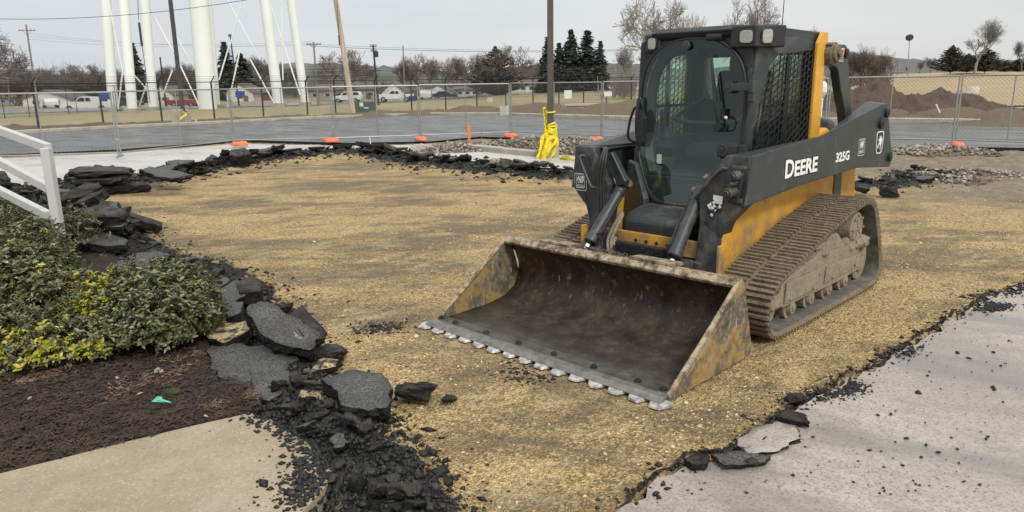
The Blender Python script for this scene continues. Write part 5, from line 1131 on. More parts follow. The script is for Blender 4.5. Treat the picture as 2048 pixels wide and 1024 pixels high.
def dealer(f, s, parent, name='dealer_decal'):
    b = MB(); O = frame_poly(.125 * s, .14 * s, .008 * s, 2); I = [(x * .95, y * .95) for x, y in O]
    n = len(O); b.add([f(x, y, .001) for x, y in O] + [f(x, y, .001) for x, y in I], [(i, (i + 1) % n, n + (i + 1) % n, n + i) for i in range(n)])
    O2 = frame_poly(.085 * s, .085 * s, .004 * s, 2); I2 = [(x * .94, y * .94) for x, y in O2]; sh = .018 * s
    b.add([f(x, y + sh, .001) for x, y in O2] + [f(x, y + sh, .001) for x, y in I2], [(i, (i + 1) % n, n + (i + 1) % n, n + i) for i in range(n)])
    me = text_mesh('AIS', .052 * s, .002 * s, 0); w = max(v.co.x for v in me.vertices); b.add([f(v.co.x - w / 2, v.co.y + .012 * s, .0012) for v in me.vertices], [tuple(p.vertices) for p in me.polygons])
    for yy_, w_ in ((.002, .06), (-.008, .05), (-.038, .10), (-.050, .09)):
        for k in range(6): x0 = -w_ * s / 2 + w_ * s * k / 6; b.add([f(x0, yy_ * s, .001), f(x0 + w_ * s / 7.5, yy_ * s, .001), f(x0 + w_ * s / 7.5, (yy_ + .006) * s, .001), f(x0, (yy_ + .006) * s, .001)], [(0, 1, 2, 3)])
    return b.build(name, 'white_decal', parent)
dealer(fr_boom(-3.06, 1.145, 0), .95, armL)
armR = [o for o in LD.children if o.name.startswith('lift_arm')][1]
dealer(lambda x, y, z: (-1.315 + LU0 + .001 + z, -.655 + x, .925 + y), .95, armR)
b = mb(); b.cyl((-2.6, .3, 2.03), (-2.61, .3, 2.45), .004, .003, 6); P3(b, 'antenna', 'black_trim', cab, 0)

# ================================================================== railing, poles, fences, signs
def rail_seg(b, a, c, w=.045, h=.045):
    a = Vector(a); c = Vector(c); d = (c - a).normalized(); s_ = d.cross(Vector((0, 0, 1))).normalized() * w / 2; u_1 = s_.cross(d).normalized() * h / 2
    b.loft([a - s_ - u_1, a + s_ - u_1, a + s_ + u_1, a - s_ + u_1], [c - s_ - u_1, c + s_ - u_1, c + s_ + u_1, c - s_ + u_1])
YP = 6.6
tp_ = pxy(92, 296, YP); bt_ = Vector((tp_.x, tp_.y, 0))
rl = empty('stair_railing', bt_, 0, 'white metal stair railing with three sloping rails at the left edge', 'railing')
def L_(p): return Vector(p) - bt_
b = MB(); b.box((0, 0, tp_.z / 2), (.075, .075, tp_.z)); b.box((0, 0, .012), (.16, .16, .024)); b.build('post', 'white_rail', rl, .006)
b = MB(); b.box((-3.1, .9, 1.25 * .5 + .62), (.075, .075, 2.5)); b.build('post', 'white_rail', rl, .006)
for (y1, y0) in ((298, 262), (370, 325), (425, 383)):
    a = L_(pxy(97, y1 + (6 if y1 > 300 else -2), YP)); c = L_(pxy(0, y0 - 1, 7.25)); e_ = a + (c - a) * 5.6
    b = MB(); rail_seg(b, a + Vector((0, 0, 0)), e_, .06, .078); b.build('rail', 'white_rail', rl, .006)
# lamp poles
def lamp_pole(x, y, w, top, label, mat, base_h, base_r, name='lamp_pole', lean=(0, 0), conc=True, dist=None):
    p = px(x, y); r_ = empty(name, (p.x, p.y, 0), 0, label, 'light pole')
    b = MB(); b.loft([(-w / 2, -w / 2, base_h), (w / 2, -w / 2, base_h), (w / 2, w / 2, base_h), (-w / 2, w / 2, base_h)], [(-w / 2.3 + lean[0], -w / 2.3 + lean[1], top), (w / 2.3 + lean[0], -w / 2.3 + lean[1], top), (w / 2.3 + lean[0], w / 2.3 + lean[1], top), (-w / 2.3 + lean[0], w / 2.3 + lean[1], top)]); b.box((0, 0, base_h + .02), (w * 2, w * 2, .04)); b.build('pole', mat, r_, .01)
    b = MB(); b.box((lean[0], lean[1] - .5, top - .05), (.35, .8, .12)); b.build('lamp_head', mat, r_, .02)
    if conc: b = MB(); b.cyl((0, 0, -.2), (0, 0, base_h), base_r, base_r, 24); b.build('concrete_base', 'curb_concrete', r_, .02)
    return r_, p
pole1, pp1 = lamp_pole(1101, 318, .135, 7.5, 'brown square light pole on a round concrete base wrapped with yellow tape', 'bronze_pole', .47, .19)
pole2, pp2 = lamp_pole(369, 250, .15, 8.5, 'dark brown square light pole beside the left water tower legs', 'dark_pole', .55, .30)
# caution tape
def ribbon(b, pts, w, tw=0, n=6):
    P = catmull([Vector(p) for p in pts], n); N = len(P); vs = []; rnd = random.Random(len(pts))
    for i, p in enumerate(P):
        d = (P[min(i + 1, N - 1)] - P[max(i - 1, 0)]).normalized(); s_ = d.cross(Vector((0, 1, .2))).normalized(); s_ = (Matrix.Rotation(tw * i / N + .3 * math.sin(i * .9), 3, d) @ s_) * w / 2; o_ = s_.cross(d).normalized() * .0015; vs += [p - s_ - o_, p + s_ - o_, p + s_ + o_, p - s_ + o_]
    fs = [(4 * i + k, 4 * i + (k + 1) % 4, 4 * i + 4 + (k + 1) % 4, 4 * i + 4 + k) for i in range(N - 1) for k in range(4)]; b.add(vs, fs)
    return P
def at1(x, y, dy=0): q = pxy(x, y, pp1.y - .24 + dy); return q
tape = empty('caution_tape', at1(1100, 262), 0, 'yellow caution tape wound round the light pole and hanging to the ground', 'caution tape')
T0 = Vector(tape.location); TT = Matrix.Translation(-T0)
b = MB(TT)
strands = [[(1103, 262), (1092, 275), (1087, 295), (1080, 318)], [(1108, 264), (1112, 280), (1098, 300), (1090, 321)], [(1096, 268), (1086, 272), (1083, 290), (1077, 322)], [(1110, 270), (1114, 285), (1108, 305), (1096, 322)], [(1090, 265), (1104, 262), (1112, 268), (1100, 278)], [(1100, 272), (1092, 290), (1084, 305), (1076, 312), (1078, 324), (1092, 324)], [(1104, 268), (1100, 285), (1091, 306), (1084, 322)]]
for k, s_ in enumerate(strands): ribbon(b, [at1(x, y, -.05 * (k % 3)) for x, y in s_], .075, 1.5 * (k % 2))
for k in range(6): z_ = .55 + .045 * k; b.v += []; b.tube([Vector((pp1.x + .13 * math.cos(a * 1.05), pp1.y + .13 * math.sin(a * 1.05), .52 + .05 * k + .02 * math.sin(a * 3 + k))) for a in range(7)], .022, 5)
b.build('tape_bundle', 'tape_yellow', tape)
b = MB(TT); b.tube([Vector((pp1.x + .10 * math.cos(a * .9), pp1.y + .10 * math.sin(a * .9), 1.03 + .01 * math.sin(a))) for a in range(8)], .018, 5); ribbon(b, [at1(1088, 214), at1(1091, 240), at1(1093, 262)], .055, .4); b.build('tape_strand', 'tape_yellow', tape)
b = MB(TT); ribbon(b, [at1(1120, 318, -.2), at1(1135, 316, -.5), at1(1146, 322, -.6), at1(1153, 318, -.6), at1(1160, 322, -.6)], .10, .8); ribbon(b, [at1(1122, 314, -.3), at1(1140, 320, -.4), at1(1156, 325, -.5)], .08, .3); b.build('tape_tail', 'tape_yellow', tape)
ct = text_mesh('CAUTION', .055, .001, .0006)
def ribbon_text(a, c, off=.01):
    a = Vector(a); c = Vector(c); d = (c - a); L = d.length; d.normalize(); s_ = Vector((0, 1, .15)).cross(d).normalized(); nn = s_.cross(d).normalized(); b = MB(TT); w = max(v.co.x for v in ct.vertices); k = L / w * .95
    if nn.y > 0: nn = -nn
    b.add([a + d * v.co.x * k - (s_ if s_.x < 0 else -s_) * (v.co.y - .02) + nn * (off + v.co.z) for v in ct.vertices], [tuple(p.vertices) for p in ct.polygons]); return b
ribbon_text(at1(1079, 318, -.1), at1(1091, 276, -.1), .03).build('tape_lettering', 'tape_black', tape)
ribbon_text(at1(1095, 258, -.0), at1(1089, 216, -.0), .02).build('tape_lettering', 'tape_black', tape)
# tape and box round the left pole
q = px(368, 250); bx = MB(); bx.box((0, 0, .35), (.42, .4, .7)); o = bx.build('concrete_block', 'curb_concrete', None, .03, loc=(q.x, q.y - .55, 0)); tag(o, 'small grey concrete block at the foot of the dark left light pole', 'concrete block')
b = MB(); P_ = [pxy(365, 224, q.y - .8), pxy(372, 228, q.y - .8), pxy(361, 238, q.y - .8), pxy(368, 246, q.y - .8)]; P2_ = [pxy(378, 255, q.y - .8), pxy(392, 250, q.y - .8), pxy(391, 238, q.y - .8)]
c_0 = P_[0].copy(); b.T = Matrix.Translation(-c_0); ribbon(b, P_, .09, 1); ribbon(b, P2_, .05, .5); ribbon(b, [P_[3], pxy(360, 254, q.y - .8), P2_[0]], .04, .5)
tag(b.build('caution_tape', 'tape_yellow', None, loc=c_0), 'faded yellow tape looped around the dark left light pole', 'caution tape')
# chain link helper (diamond wires between x0..x1, z0..z1 in the local xz plane, following d)
def chain(b, L, z0, z1, pitch, r_, mi=None):
    H_ = z1 - z0; vs = []; fs = []
    for sg in (1, -1):
        k = -H_
        while k < L:
            xa, xb = k, k + H_; za, zb = (z0, z1) if sg > 0 else (z1, z0)
            ta = max(0, (0 - xa) / H_); tb = min(1, (L - xa) / H_)
            if tb > ta:
                A_ = Vector((xa + H_ * ta, sg * .002, za + (zb - za) * ta)); C_ = Vector((xa + H_ * tb, sg * .002, za + (zb - za) * tb)); b0 = len(vs)
                for p in (A_, C_): vs += [p + Vector((-r_ * .7, 0, sg * r_ * .7)), p + Vector((r_ * .7, 0, -sg * r_ * .7)), p + Vector((0, r_, 0))]
                fs += [(b0, b0 + 1, b0 + 4, b0 + 3), (b0 + 1, b0 + 2, b0 + 5, b0 + 4), (b0 + 2, b0, b0 + 3, b0 + 5)]
            k += pitch
    b.add(vs, fs, mi)
tfp = [px(-330, 345), px(-60, 327), px(243, 317), px(470, 291), px(671, 286), px(843, 280), px(1023, 273), px(1205, 282), Vector((5.5, 20.6, 0)), Vector((8.28, 19.55, 0)), px(1909, 292), px(2130, 300)]
names = ['leftmost temporary fence panel, cut by the photo edge', 'temporary fence panel crossed by the white railing', 'temporary fence panel in front of the left water tower legs', 'temporary fence panel between the two left orange sandbags', 'temporary fence panel in front of the leaning wooden pole', 'temporary fence panel right of the green utility box', 'temporary fence panel holding the beige square sign, left of the light pole', 'temporary fence panel directly left of the loader cab', 'temporary fence panel hidden behind the loader cab', 'temporary fence panel seen behind the rear of the loader', 'temporary fence panel at the far right before the tall earth mound']
names[5], names[6] = 'temporary fence panel behind the orange wooden stake', 'temporary fence panel crossed by the brown light pole'
for k, nm in enumerate(names):
    a, c = tfp[k], tfp[k + 1]; L = (c - a).length - .06; az = math.atan2((c - a).y, (c - a).x); r_ = empty('fence_panel', (a.x, a.y, .06), az, nm, 'fence panel', 'temporary chain link fence panels')
    TOPZ = 1.50 + .012 * k; b = MB(); rr = .019
    b.cyl((0, 0, -.04), (0, 0, TOPZ), rr, rr, 8); b.cyl((L, 0, -.04), (L, 0, TOPZ), rr, rr, 8); b.cyl((0, 0, TOPZ), (L, 0, TOPZ), rr, rr, 8); b.cyl((0, 0, .09), (L, 0, .09), rr * .8, rr * .8, 8); b.cyl((L / 2, .01, .09), (L / 2, .01, TOPZ), rr * .75, rr * .75, 8); b.build('frame', 'galvanised', r_)
    b = MB(); chain(b, L, .09, TOPZ, .09, .0021); b.build('chain_mesh', 'chain_wire', r_)
    b = MB(); b.box((L + .03, 0, 1.2), (.10, .05, .05)); b.box((L + .03, 0, .4), (.10, .05, .05)); b.build('clamp', 'galvanised', r_)
    b = MB(); b.cyl((L + .03, -.32, 0), (L + .03, .32, 0), .018, .018, 6); b.box((L + .03, 0, .05), (.09, .03, .1)); b.build('foot', 'galvanised', r_)
# sandbags on the fence feet
def sandbag(x, y, w, label, seed, group='orange sandbags on the fence feet'):
    p = px(x, y, .06); s = w * p.y / FPX * .95; bm = bmesh.new(); bmesh.ops.create_icosphere(bm, subdivisions=3, radius=1); rnd = random.Random(seed)
    for v in bm.verts:
        c = v.co; n_ = float(fbm(np.array([c.x * 2.2 + seed]), np.array([c.y * 2.2 + c.z * 2]), seed, 3)[0]); k = 1 + n_ * .7; pinch = 1 - .75 * max(0, abs(c.x) - .72) / .28
        v.co = Vector((c.x * s / 2 * (1.1 + n_ * .2), c.y * .16 * k * pinch, max(-.03, c.z * .11 * k * pinch * (1 - .35 * math.exp(-(c.x * 4) ** 2)))))
    me = bpy.data.meshes.new('sandbag'); bm.to_mesh(me); bm.free(); me.materials.append(M['bag_orange']); me.polygons.foreach_set('use_smooth', [True] * len(me.polygons))
    o = bpy.data.objects.new('sandbag', me); COL.objects.link(o); o.location = (p.x, p.y - .05, .12); o.rotation_euler = (0, 0, rnd.uniform(-.3, .3)); return tag(o, label, 'sandbag', group)
sandbag(481, 293, 38, 'orange sandbag farthest left, with a dark chunk below it', 1); sandbag(664, 286, 34, 'orange sandbag left of the white stake, in front of the wooden pole', 2); sandbag(842, 283, 26, 'small orange sandbag left of the orange wooden stake', 3)
sandbag(1021, 276, 30, 'orange sandbag between the orange stake and the taped light pole', 4); sandbag(1191, 284, 34, 'orange sandbag closest to the loader on its left', 5); sandbag(1912, 296, 26, 'pinkish orange sandbag beside the road right of the loader', 6)
# stakes
def stake(x, y, top, w, mat, label, th=.03, cat='stake', name='stake'):
    p = px(x, y); h = pxy(x, top, p.y).z; b = MB(); b.loft([(-w / 2, -th / 2, -.1), (w / 2, -th / 2, -.1), (w / 2, th / 2, -.1), (-w / 2, th / 2, -.1)], [(-w / 2 - .02, -th / 2, h), (w / 2 - .02, -th / 2, h), (w / 2 - .02, th / 2, h), (-w / 2 - .02, th / 2, h)]); return tag(b.build(name, mat, None, .003, loc=(p.x, p.y, 0)), label, cat)
stake(940, 299, 249, .062, 'stake_orange', 'bright orange wooden stake in front of the concrete curb piece')
stake(965, 302, 257, .014, 'grey_wood', 'thin dark rod standing right of the orange stake', .014, 'rod', 'rod')
stake(742, 293, 272, .022, 'sign_white', 'short white stake behind the far rubble ridge', .02)
stake(847, 287, 279, .03, 'bag_orange', 'short orange marker beside the small orange sandbag', .02)
stake(758, 272, 240, .012, 'grey_wood', 'thin grey rod beside the green utility box', .012, 'rod', 'rod')
stake(1889, 226, 201, .05, 'sign_white', 'pale wooden stake standing in front of the right earth mound', .05); stake(1925, 228, 197, .06, 'sign_white', 'taller pale stake beside the fence post, in front of the earth mound', .03)
b = MB(); rail_seg(b, pxy(1872, 209, 27), pxy(1879, 225, 27), .07, .05); tag(b.build('plank', 'sign_white', None), 'short pale plank leaning against the tall earth mound', 'plank')
c = px(833, 300); me = chunk_mesh(71, .65, .35, .3, None, .06, 4); 
# concrete lump by stones
lump(835, 303, 36, 18, 'tan concrete lump at the left end of the brown stones', ('curb_concrete', 'curb_concrete'), 33, z=.02, name='concrete_lump')
# signs
def plate(x, y, w, h, Y, mat, label, name='sign', rz=0, post=None, th=.01, cat='sign', group=None):
    p = pxy(x, y, Y); s = Y / FPX; b = MB(); b.box((0, 0, 0), (w * s, th, h * s), None); o = b.build(name, mat, None, .004, loc=p); o.rotation_euler = (0, 0, rz); return tag(o, label, cat, group)
plate(1010, 221, 19, 18, 24.0, 'sign_white', 'beige square sign on the fence panel left of the brown light pole')
plate(1136, 189, 15, 16, 21.6, 'sign_white', 'white square sign on the temporary fence right of the brown light pole', 'sign')
plate(1216, 188, 15, 9, 21.2, 'sign_white', 'small white sign on the fence, closest to the loader cab'); plate(1946, 180, 25, 13, 18.3, 'sign_white', 'white rectangular sign on the fence in front of the right earth mound')
# black perimeter fence
def perimeter(pts, label, top, mesh=True, r_=.042, rail_only=False, sl=True, barb=True, pitch=.12, fine=.003):
    P = [gpx(*q_) for q_ in pts]; r0 = empty('black_fence', P[0], 0, label, 'fence'); T_ = Matrix.Translation(-P[0])
    for i, p in enumerate(P):
        b = MB(T_); b.cyl(p, p + Vector((0, 0, top)), r_, r_, 8)
        if barb: d = Vector((.22, -.1, .26)); b.cyl(p + Vector((0, 0, top)), p + Vector((0, 0, top)) + d, r_ * .6, r_ * .5, 6)
        b.build('post', 'black_fence', r0)
    b = MB(T_); R1 = MB(T_)
    for a, c in zip(P[:-1], P[1:]):
        R1.cyl(a + Vector((0, 0, top)), c + Vector((0, 0, top)), .024, .024, 6); R1.cyl(a + Vector((0, 0, .06)), c + Vector((0, 0, .06)), .008, .008, 5)
        if barb:
            for k in (.35, .65, 1): R1.cyl(a + Vector((.22 * k, -.1 * k, top + .26 * k)), c + Vector((.22 * k, -.1 * k, top + .26 * k)), .005, .005, 4, False)
    R1.build('rail', 'black_fence', r0)
    if mesh:
        for a, c in zip(P[:-1], P[1:]):
            L = (c - a).length; az = math.atan2((c - a).y, (c - a).x); bb = MB(T_ @ Matrix.Translation(a) @ Matrix.Rotation(az, 4, 'Z')); chain(bb, L, .05, top, pitch, fine); b.v += [v for v in bb.v]; n0 = len(b.v) - len(bb.v); b.f += [tuple(i + n0 for i in f) for f in bb.f]; b.mi += bb.mi
        b.build('chain_mesh', 'black_fence', r0)
    return r0
perimeter([(-160, 285), (-30, 276), (79, 264), (208, 254), (325, 247), (430, 243), (528, 238), (616, 234), (672, 232), (752, 228), (824, 226), (892, 222), (954, 219), (1012, 212), (1066, 212), (1118, 209), (1167, 207), (1213, 206), (1262, 205), (1330, 204), (1420, 203)], 'near black chain link fence with barbed wire arms running along the lawn', 1.85)
perimeter([(-100, 242), (10, 237), (60, 235), (138, 229), (155, 227), (235, 224), (300, 221), (380, 219), (460, 217), (545, 213), (640, 210), (700, 207), (745, 204), (787, 203), (858, 201), (884, 200), (915, 199), (940, 198), (972, 198), (1002, 197), (1035, 196), (1070, 195), (1100, 194), (1148, 193), (1190, 192), (1236, 191), (1249, 196), (1300, 190)], 'far black chain link fence behind the water tower along the street', 1.75, True, .022, pitch=.2, barb=False)
plate(210, 191, 22, 15, 31.6, 'sign_blue', 'dark blue wrinkled banner on the black fence, left of the tower legs', 'banner', .1, th=.08, cat='banner'); plate(480, 188, 18, 11, 36.5, 'sign_blue', 'bright blue sign on the black fence right of the tower riser', th=.05); plate(824, 197, 13, 10, 44, 'sign_blue', 'small blue square sign on the black fence right of the green utility box', th=.05); plate(980, 200, 10, 8, 50, 'sign_white', 'tiny white plate low on the black fence left of the brown light pole')
# green utility box
p = px(729, 231); s = p.y / FPX; ub = empty('utility_box', (p.x, p.y + .4, 0), 0, 'dark green utility box on a pad right of the leaning wooden pole', 'utility box')
b = MB(); b.box((0, 0, .42), (36 * s, .7, .62)); b.box((0, -.36, .42), (17 * s, .02, .54)); b.box((-8 * s, -.36, .42), (1.0 * s, .03, .56)); b.build('cabinet', 'box_green', ub, .02); b = MB(); b.box((0, 0, .05), (38 * s, .85, .12)); b.build('pad', 'curb_concrete', ub, .01); b = MB(); b.box((-5 * s, -.375, .58), (7 * s, .012, .2)); b.box((4 * s, -.375, .40), (9 * s, .012, .06)); b.build('sticker', 'sign_white', ub)
b = MB(); b.box((0, 0, 0), (2.4, 1.4, .12)); q = px(1165, 213); tag(b.build('concrete_pad', 'curb_concrete', None, .02, loc=(q.x, q.y, .12)), 'pale concrete pad on the lawn right of the brown light pole', 'concrete pad')
# utility poles
def upole(x, ybase, ytop, xtop, r_, mat, label, arms=(), Y=None, trans=False, extra=None):
    B_ = px(x, ybase) if Y is None else Vector((pxy(x, ybase, Y).x, Y, terr(pxy(x, ybase, Y).x, Y))); T_ = pxy(xtop, ytop, B_.y); r0 = empty('utility_pole', (B_.x, B_.y, B_.z), 0, label, 'utility pole'); D = T_ - B_
    b = MB(); b.cyl((0, 0, -.2), D, r_, r_ * .7, 12); b.build('shaft', mat, r0)
    for (t_, w_) in arms:
        c_ = D * t_; b = MB(); b.box(c_, (w_, .12, .12)); 
        for k in (-.45, -.25, .25, .45): b.cyl(c_ + Vector((k * w_, 0, .05)), c_ + Vector((k * w_, 0, .28)), .05, .03, 6)
        b.cyl(c_ + Vector((-w_ * .25, -.05, 0)), c_ + Vector((0, -.05, -w_ * .3)), .025, .025, 5); b.cyl(c_ + Vector((w_ * .25, -.05, 0)), c_ + Vector((0, -.05, -w_ * .3)), .025, .025, 5); b.build('crossarm', 'grey_wood', r0)
    if trans: b = MB(); c_ = D * .86; b.cyl(c_ + Vector((.32, -.1, -.4)), c_ + Vector((.32, -.1, .25)), .22, .22, 12); b.cyl(c_ + Vector((.32, -.1, .25)), c_ + Vector((.32, -.1, .4)), .05, .04, 8); b.box(c_ + Vector((.1, 0, 0)), (.3, .08, .08)); b.build('transformer', 'cable', r0)
    return r0, B_, D
upole(708, 233, -150, 648, .15, 'wood_pole', 'thick pale wooden pole leaning left beside the green utility box'); 
b = MB(); P0 = px(708, 233); Tq = pxy(680, 70, P0.y - .3); b.cyl((0, 0, 0), (0, 0, .5), .03, .04, 8); b.cyl((0, 0, .5), (.02, 0, 2.2), .012, .012, 6); tag(b.build('cable_end', 'cable', None, loc=(Tq.x - .06, Tq.y, Tq.z - .5)), 'short dark cable end hanging beside the leaning wooden pole', 'cable')
U = {}
U['l'] = upole(75, 205, 49, 52, .16, 'grey_wood', 'grey utility pole with one crossarm at the far left', ((.93, 2.6),), 118)
U['m'] = upole(636, 205, 84, 627, .15, 'grey_wood', 'grey utility pole with crossarm between the right tower legs and the round bare tree', ((.965, 1.9), ), 100)
U['r'] = upole(757, 196, 89, 746, .14, 'cable', 'dark utility pole with a transformer right of the leaning wooden pole', ((.97, .8), (.90, .7)), 90, True)
upole(475, 176, 68, 460, .12, 'cable', 'dark narrow utility pole between the tower riser and the right legs', ((.97, .6),), 100)
upole(331, 200, 114, 320, .12, 'cable', 'short dark utility pole just left of the dark light pole', (), 95); upole(808, 165, 90, 806, .12, 'grey_wood', 'pale utility pole rising from the bare trees right of the transformer pole', (), 120); upole(18, 205, 130, 14, .12, 'grey_wood', 'grey utility pole in the trees at the far left edge', ((.97, 1.4),), 130)
upole(1815, 158, 76, 1819, .06, 'galvanised', 'tall thin light mast rising behind the tall earth mound', (), 95); upole(1795, 150, 116, 1797, .07, 'grey_wood', 'thin grey pole left of the light mast', (), 110); upole(1198, 182, 152, 1195, .05, 'galvanised', 'small roadside post with a pale top below the dark spruces', (), 80)
b = MB(); bmesh_ = None; q = pxy(1819, 75, 95); b.cyl((0, -.3, 0), (0, .3, 0), .38, .38, 12); tag(b.build('mast_lamp', 'cable', None, .05, loc=q), 'round dark lamp at the top of the thin light mast', 'lamp')
# power lines
def wire(x0, y0, Y0, x1, y1, Y1, sag, r_, label, group='power lines across the background'):
    a = pxy(x0, y0, Y0); c = pxy(x1, y1, Y1); pts = [a.lerp(c, t / 12) + Vector((0, 0, -sag * 4 * (t / 12) * (1 - t / 12))) for t in range(13)]; b = MB(Matrix.Translation(-a)); b.tube(pts, r_, 5, smooth=False); return tag(b.build('power_line', 'cable', None, loc=a), label, 'power line', group)
wire(-60, 36, 34, 560, -12, 30, .35, .011, 'dark cable sagging across the sky at the top left corner', None)
lab = 'thin power line across the left thicket and tower legs'
for k, (y0, y1) in enumerate(((138, 134), (144, 140), (149, 143), (155, 148), (158, 150), (163, 153))): wire(-150, y0, 105, 760, y1, 92, .5, .018 + .012 * (k % 3 == 1), lab)
lab = 'thin power line above the houses right of the tower'
for k, (y0, y1) in enumerate(((88, 96), (92, 98), (128, 126), (133, 129), (138, 131), (144, 134), (150, 137), (153, 140))): wire(620, y0, 99, 1330, y1, 130, .6, .016 + .012 * (k % 3 == 1), lab)
lab = 'thin power line high between the two crossarm poles'
for k, (y0, y1) in enumerate(((72, 82), (78, 86), (66, 90))): wire(55, y0, 117, 632, y1, 100, .8, .011, lab)
# ================================================================== water tower
TC = pxy(412, 218, 57); TC.z = 0
wt = empty('water_tower', (TC.x, TC.y, 0), 0, 'pale white water tower on seven tall legs around a thick riser', 'water tower')
def W_(p): return Vector(p) - Vector((TC.x, TC.y, 0))
TOP = 34
def leg(xt, xb, yb, w, wt_=None):
    Bq = px(xb, yb); Y = Bq.y; rad = w / 2 * Y / FPX; tz = pxy(xt, 0, Y); d = (tz - Bq) / tz.z; c_ = W_(Bq)
    # lean also inwards in depth as much as the tower axis needs
    Tp = c_ + d * TOP; Tp.y = c_.y + (0 - c_.y) * .30; b = MB(); b.cyl(c_ + Vector((0, 0, -.1)), Tp, rad, rad, 32, False); o = b.build('leg', 'tower_paint', wt, smooth=False)
    for f in o.data.polygons: f.use_smooth = len(f.vertices) == 4
    b = MB(); b.box(c_ + Vector((0, 0, .1)), (rad * 2.6, rad * 2.6, .35)); b.build('footing', 'curb_concrete', wt, .02); return c_, Tp
lg = [leg(208, 227, 222, 18.5), leg(240, 265, 225, 18.5), leg(286, 307, 221, 17.5), leg(531, 558, 213, 20), leg(584, 611, 211, 16), leg(414, 432, 216, 17)]
b = MB(); B_ = px(416, 218); b_t = pxy(397, 0, B_.y); d_ = (b_t - B_) / b_t.z; b.cyl(W_(B_), W_(B_) + d_ * TOP, 17.5 * B_.y / FPX, 17.5 * B_.y / FPX, 40, False); o = b.build('riser', 'tower_paint', wt)
for f in o.data.polygons: f.use_smooth = len(f.vertices) == 4
bm = bmesh.new(); bmesh.ops.create_uvsphere(bm, u_segments=40, v_segments=20, radius=1, matrix=Matrix.Translation((-2, 1, TOP + 2)) @ Matrix.Diagonal((8, 8, 4, 1))); me = bpy.data.meshes.new('tank'); bm.to_mesh(me); bm.free(); me.materials.append(M['tower_paint']); me.polygons.foreach_set('use_smooth', [True] * len(me.polygons)); o = bpy.data.objects.new('tank', me); COL.objects.link(o); o.parent = wt
for x0, y0, x1, y1, Y in ((217, 0, 247, 150, 54), (247, 130, 236, 218, 53.5), (290, 0, 345, 100, 56), (345, 98, 400, 215, 55), (250, 130, 295, 180, 55), (300, 145, 277, 218, 55), (345, 140, 318, 210, 56), (484, 0, 460, 90, 57), (460, 85, 438, 160, 57), (455, 0, 520, 120, 62), (500, 118, 550, 210, 59), (562, 0, 566, 160, 60), (541, 10, 600, 190, 60), (480, 100, 455, 215, 57), (385, 130, 345, 60, 60)):
    a = W_(pxy(x0, y0, Y)); c = W_(pxy(x1, y1, Y)); d_ = c - a
    if y0 <= 12: a = a - d_ * 1.2
    b = MB(); b.cyl(a, c, .055, .055, 8); b.build('brace_rod', 'tower_paint', wt)
gq = pxy(285, 210, 50); b = MB(); c0_ = pxy(285, 100, 50); b.tube([pxy(274, -60, 50) - gq, pxy(277, 40, 50) - gq], .02, 6, smooth=False); b.cyl(pxy(278, 45, 50) - gq, pxy(284, 92, 50) - gq, .075, .075, 8); b.tube([pxy(284, 92, 50) - gq, pxy(288, 118, 50) - gq, pxy(300, 205, 50) - gq], .02, 6, smooth=False)
tag(b.build('guy_cable', 'cable', None, loc=gq), 'dark hanging cable with a thicker sleeve between the left tower legs', 'cable')

# ================================================================== trees
def bare_mesh(seed, H_=1.0, spread=.42, levels=5, trunk=.25, r0=.022, multi=1, up=.35, rmin=.0011, nb=(2, 3)):
    rnd = random.Random(seed); vs = []; fs = []
    def seg(a, c, ra, rb):
        d = c - a
        if d.length < 1e-6: return
        q = d.to_track_quat('Z', 'Y'); X_ = q @ Vector((1, 0, 0)); Y_ = q @ Vector((0, 1, 0)); n = 5 if ra > .01 else 3; b0 = len(vs)
        for k in range(n):
            t_ = 6.2832 * k / n; w = X_ * math.cos(t_) + Y_ * math.sin(t_); vs.append(a + w * ra); vs.append(c + w * rb)
        for k in range(n): fs.append((b0 + 2 * k, b0 + (2 * k + 2) % (2 * n), b0 + (2 * k + 3) % (2 * n), b0 + 2 * k + 1))
    def grow(p, d, L, r_, lev):
        n = 3; 
        for i in range(n):
            d2 = (d + Vector((rnd.gauss(0, .13), rnd.gauss(0, .13), rnd.gauss(.03, .08)))).normalized(); q = p + d2 * L / n; r2 = max(rmin, r_ * (1 - .12)); seg(p, q, r_, r2)
            if lev > 0 and (i > 0 or lev < levels - 1):
                for k in range(1):
                    az = rnd.uniform(0, 6.28); side_ = d2.orthogonal().normalized(); side_ = Matrix.Rotation(az, 3, d2) @ side_; nd = (d2 * rnd.uniform(.5, 1) + side_ * rnd.uniform(.55, 1.0) + Vector((0, 0, up * .5))).normalized(); grow(q, nd, L * rnd.uniform(.5, .75), max(rmin, r2 * .6), lev - 1)
            p, d, r_ = q, d2, r2
        if lev > 0:
            for k in range(rnd.randint(*nb)):
                az = rnd.uniform(0, 6.28); side_ = Matrix.Rotation(az, 3, d) @ d.orthogonal().normalized(); nd = (d + side_ * rnd.uniform(.3, .8) * spread * 2 + Vector((0, 0, up * .3))).normalized(); grow(p, nd, L * rnd.uniform(.6, .82), max(rmin, r_ * .7), lev - 1)
    for m_ in range(multi):
        d0 = Vector((rnd.gauss(0, .05 if multi == 1 else .35), rnd.gauss(0, .05 if multi == 1 else .35), 1)).normalized(); grow(Vector((rnd.gauss(0, .02) * (multi > 1), 0, -.02)), d0, trunk, r0, levels)
    mz_ = max(v.z for v in vs); vs = [v / mz_ for v in vs]; ntr = 15
    me = bpy.data.meshes.new('crown'); me.from_pydata([v[:] for v in vs], [], fs); return me, vs, fs
BT = []
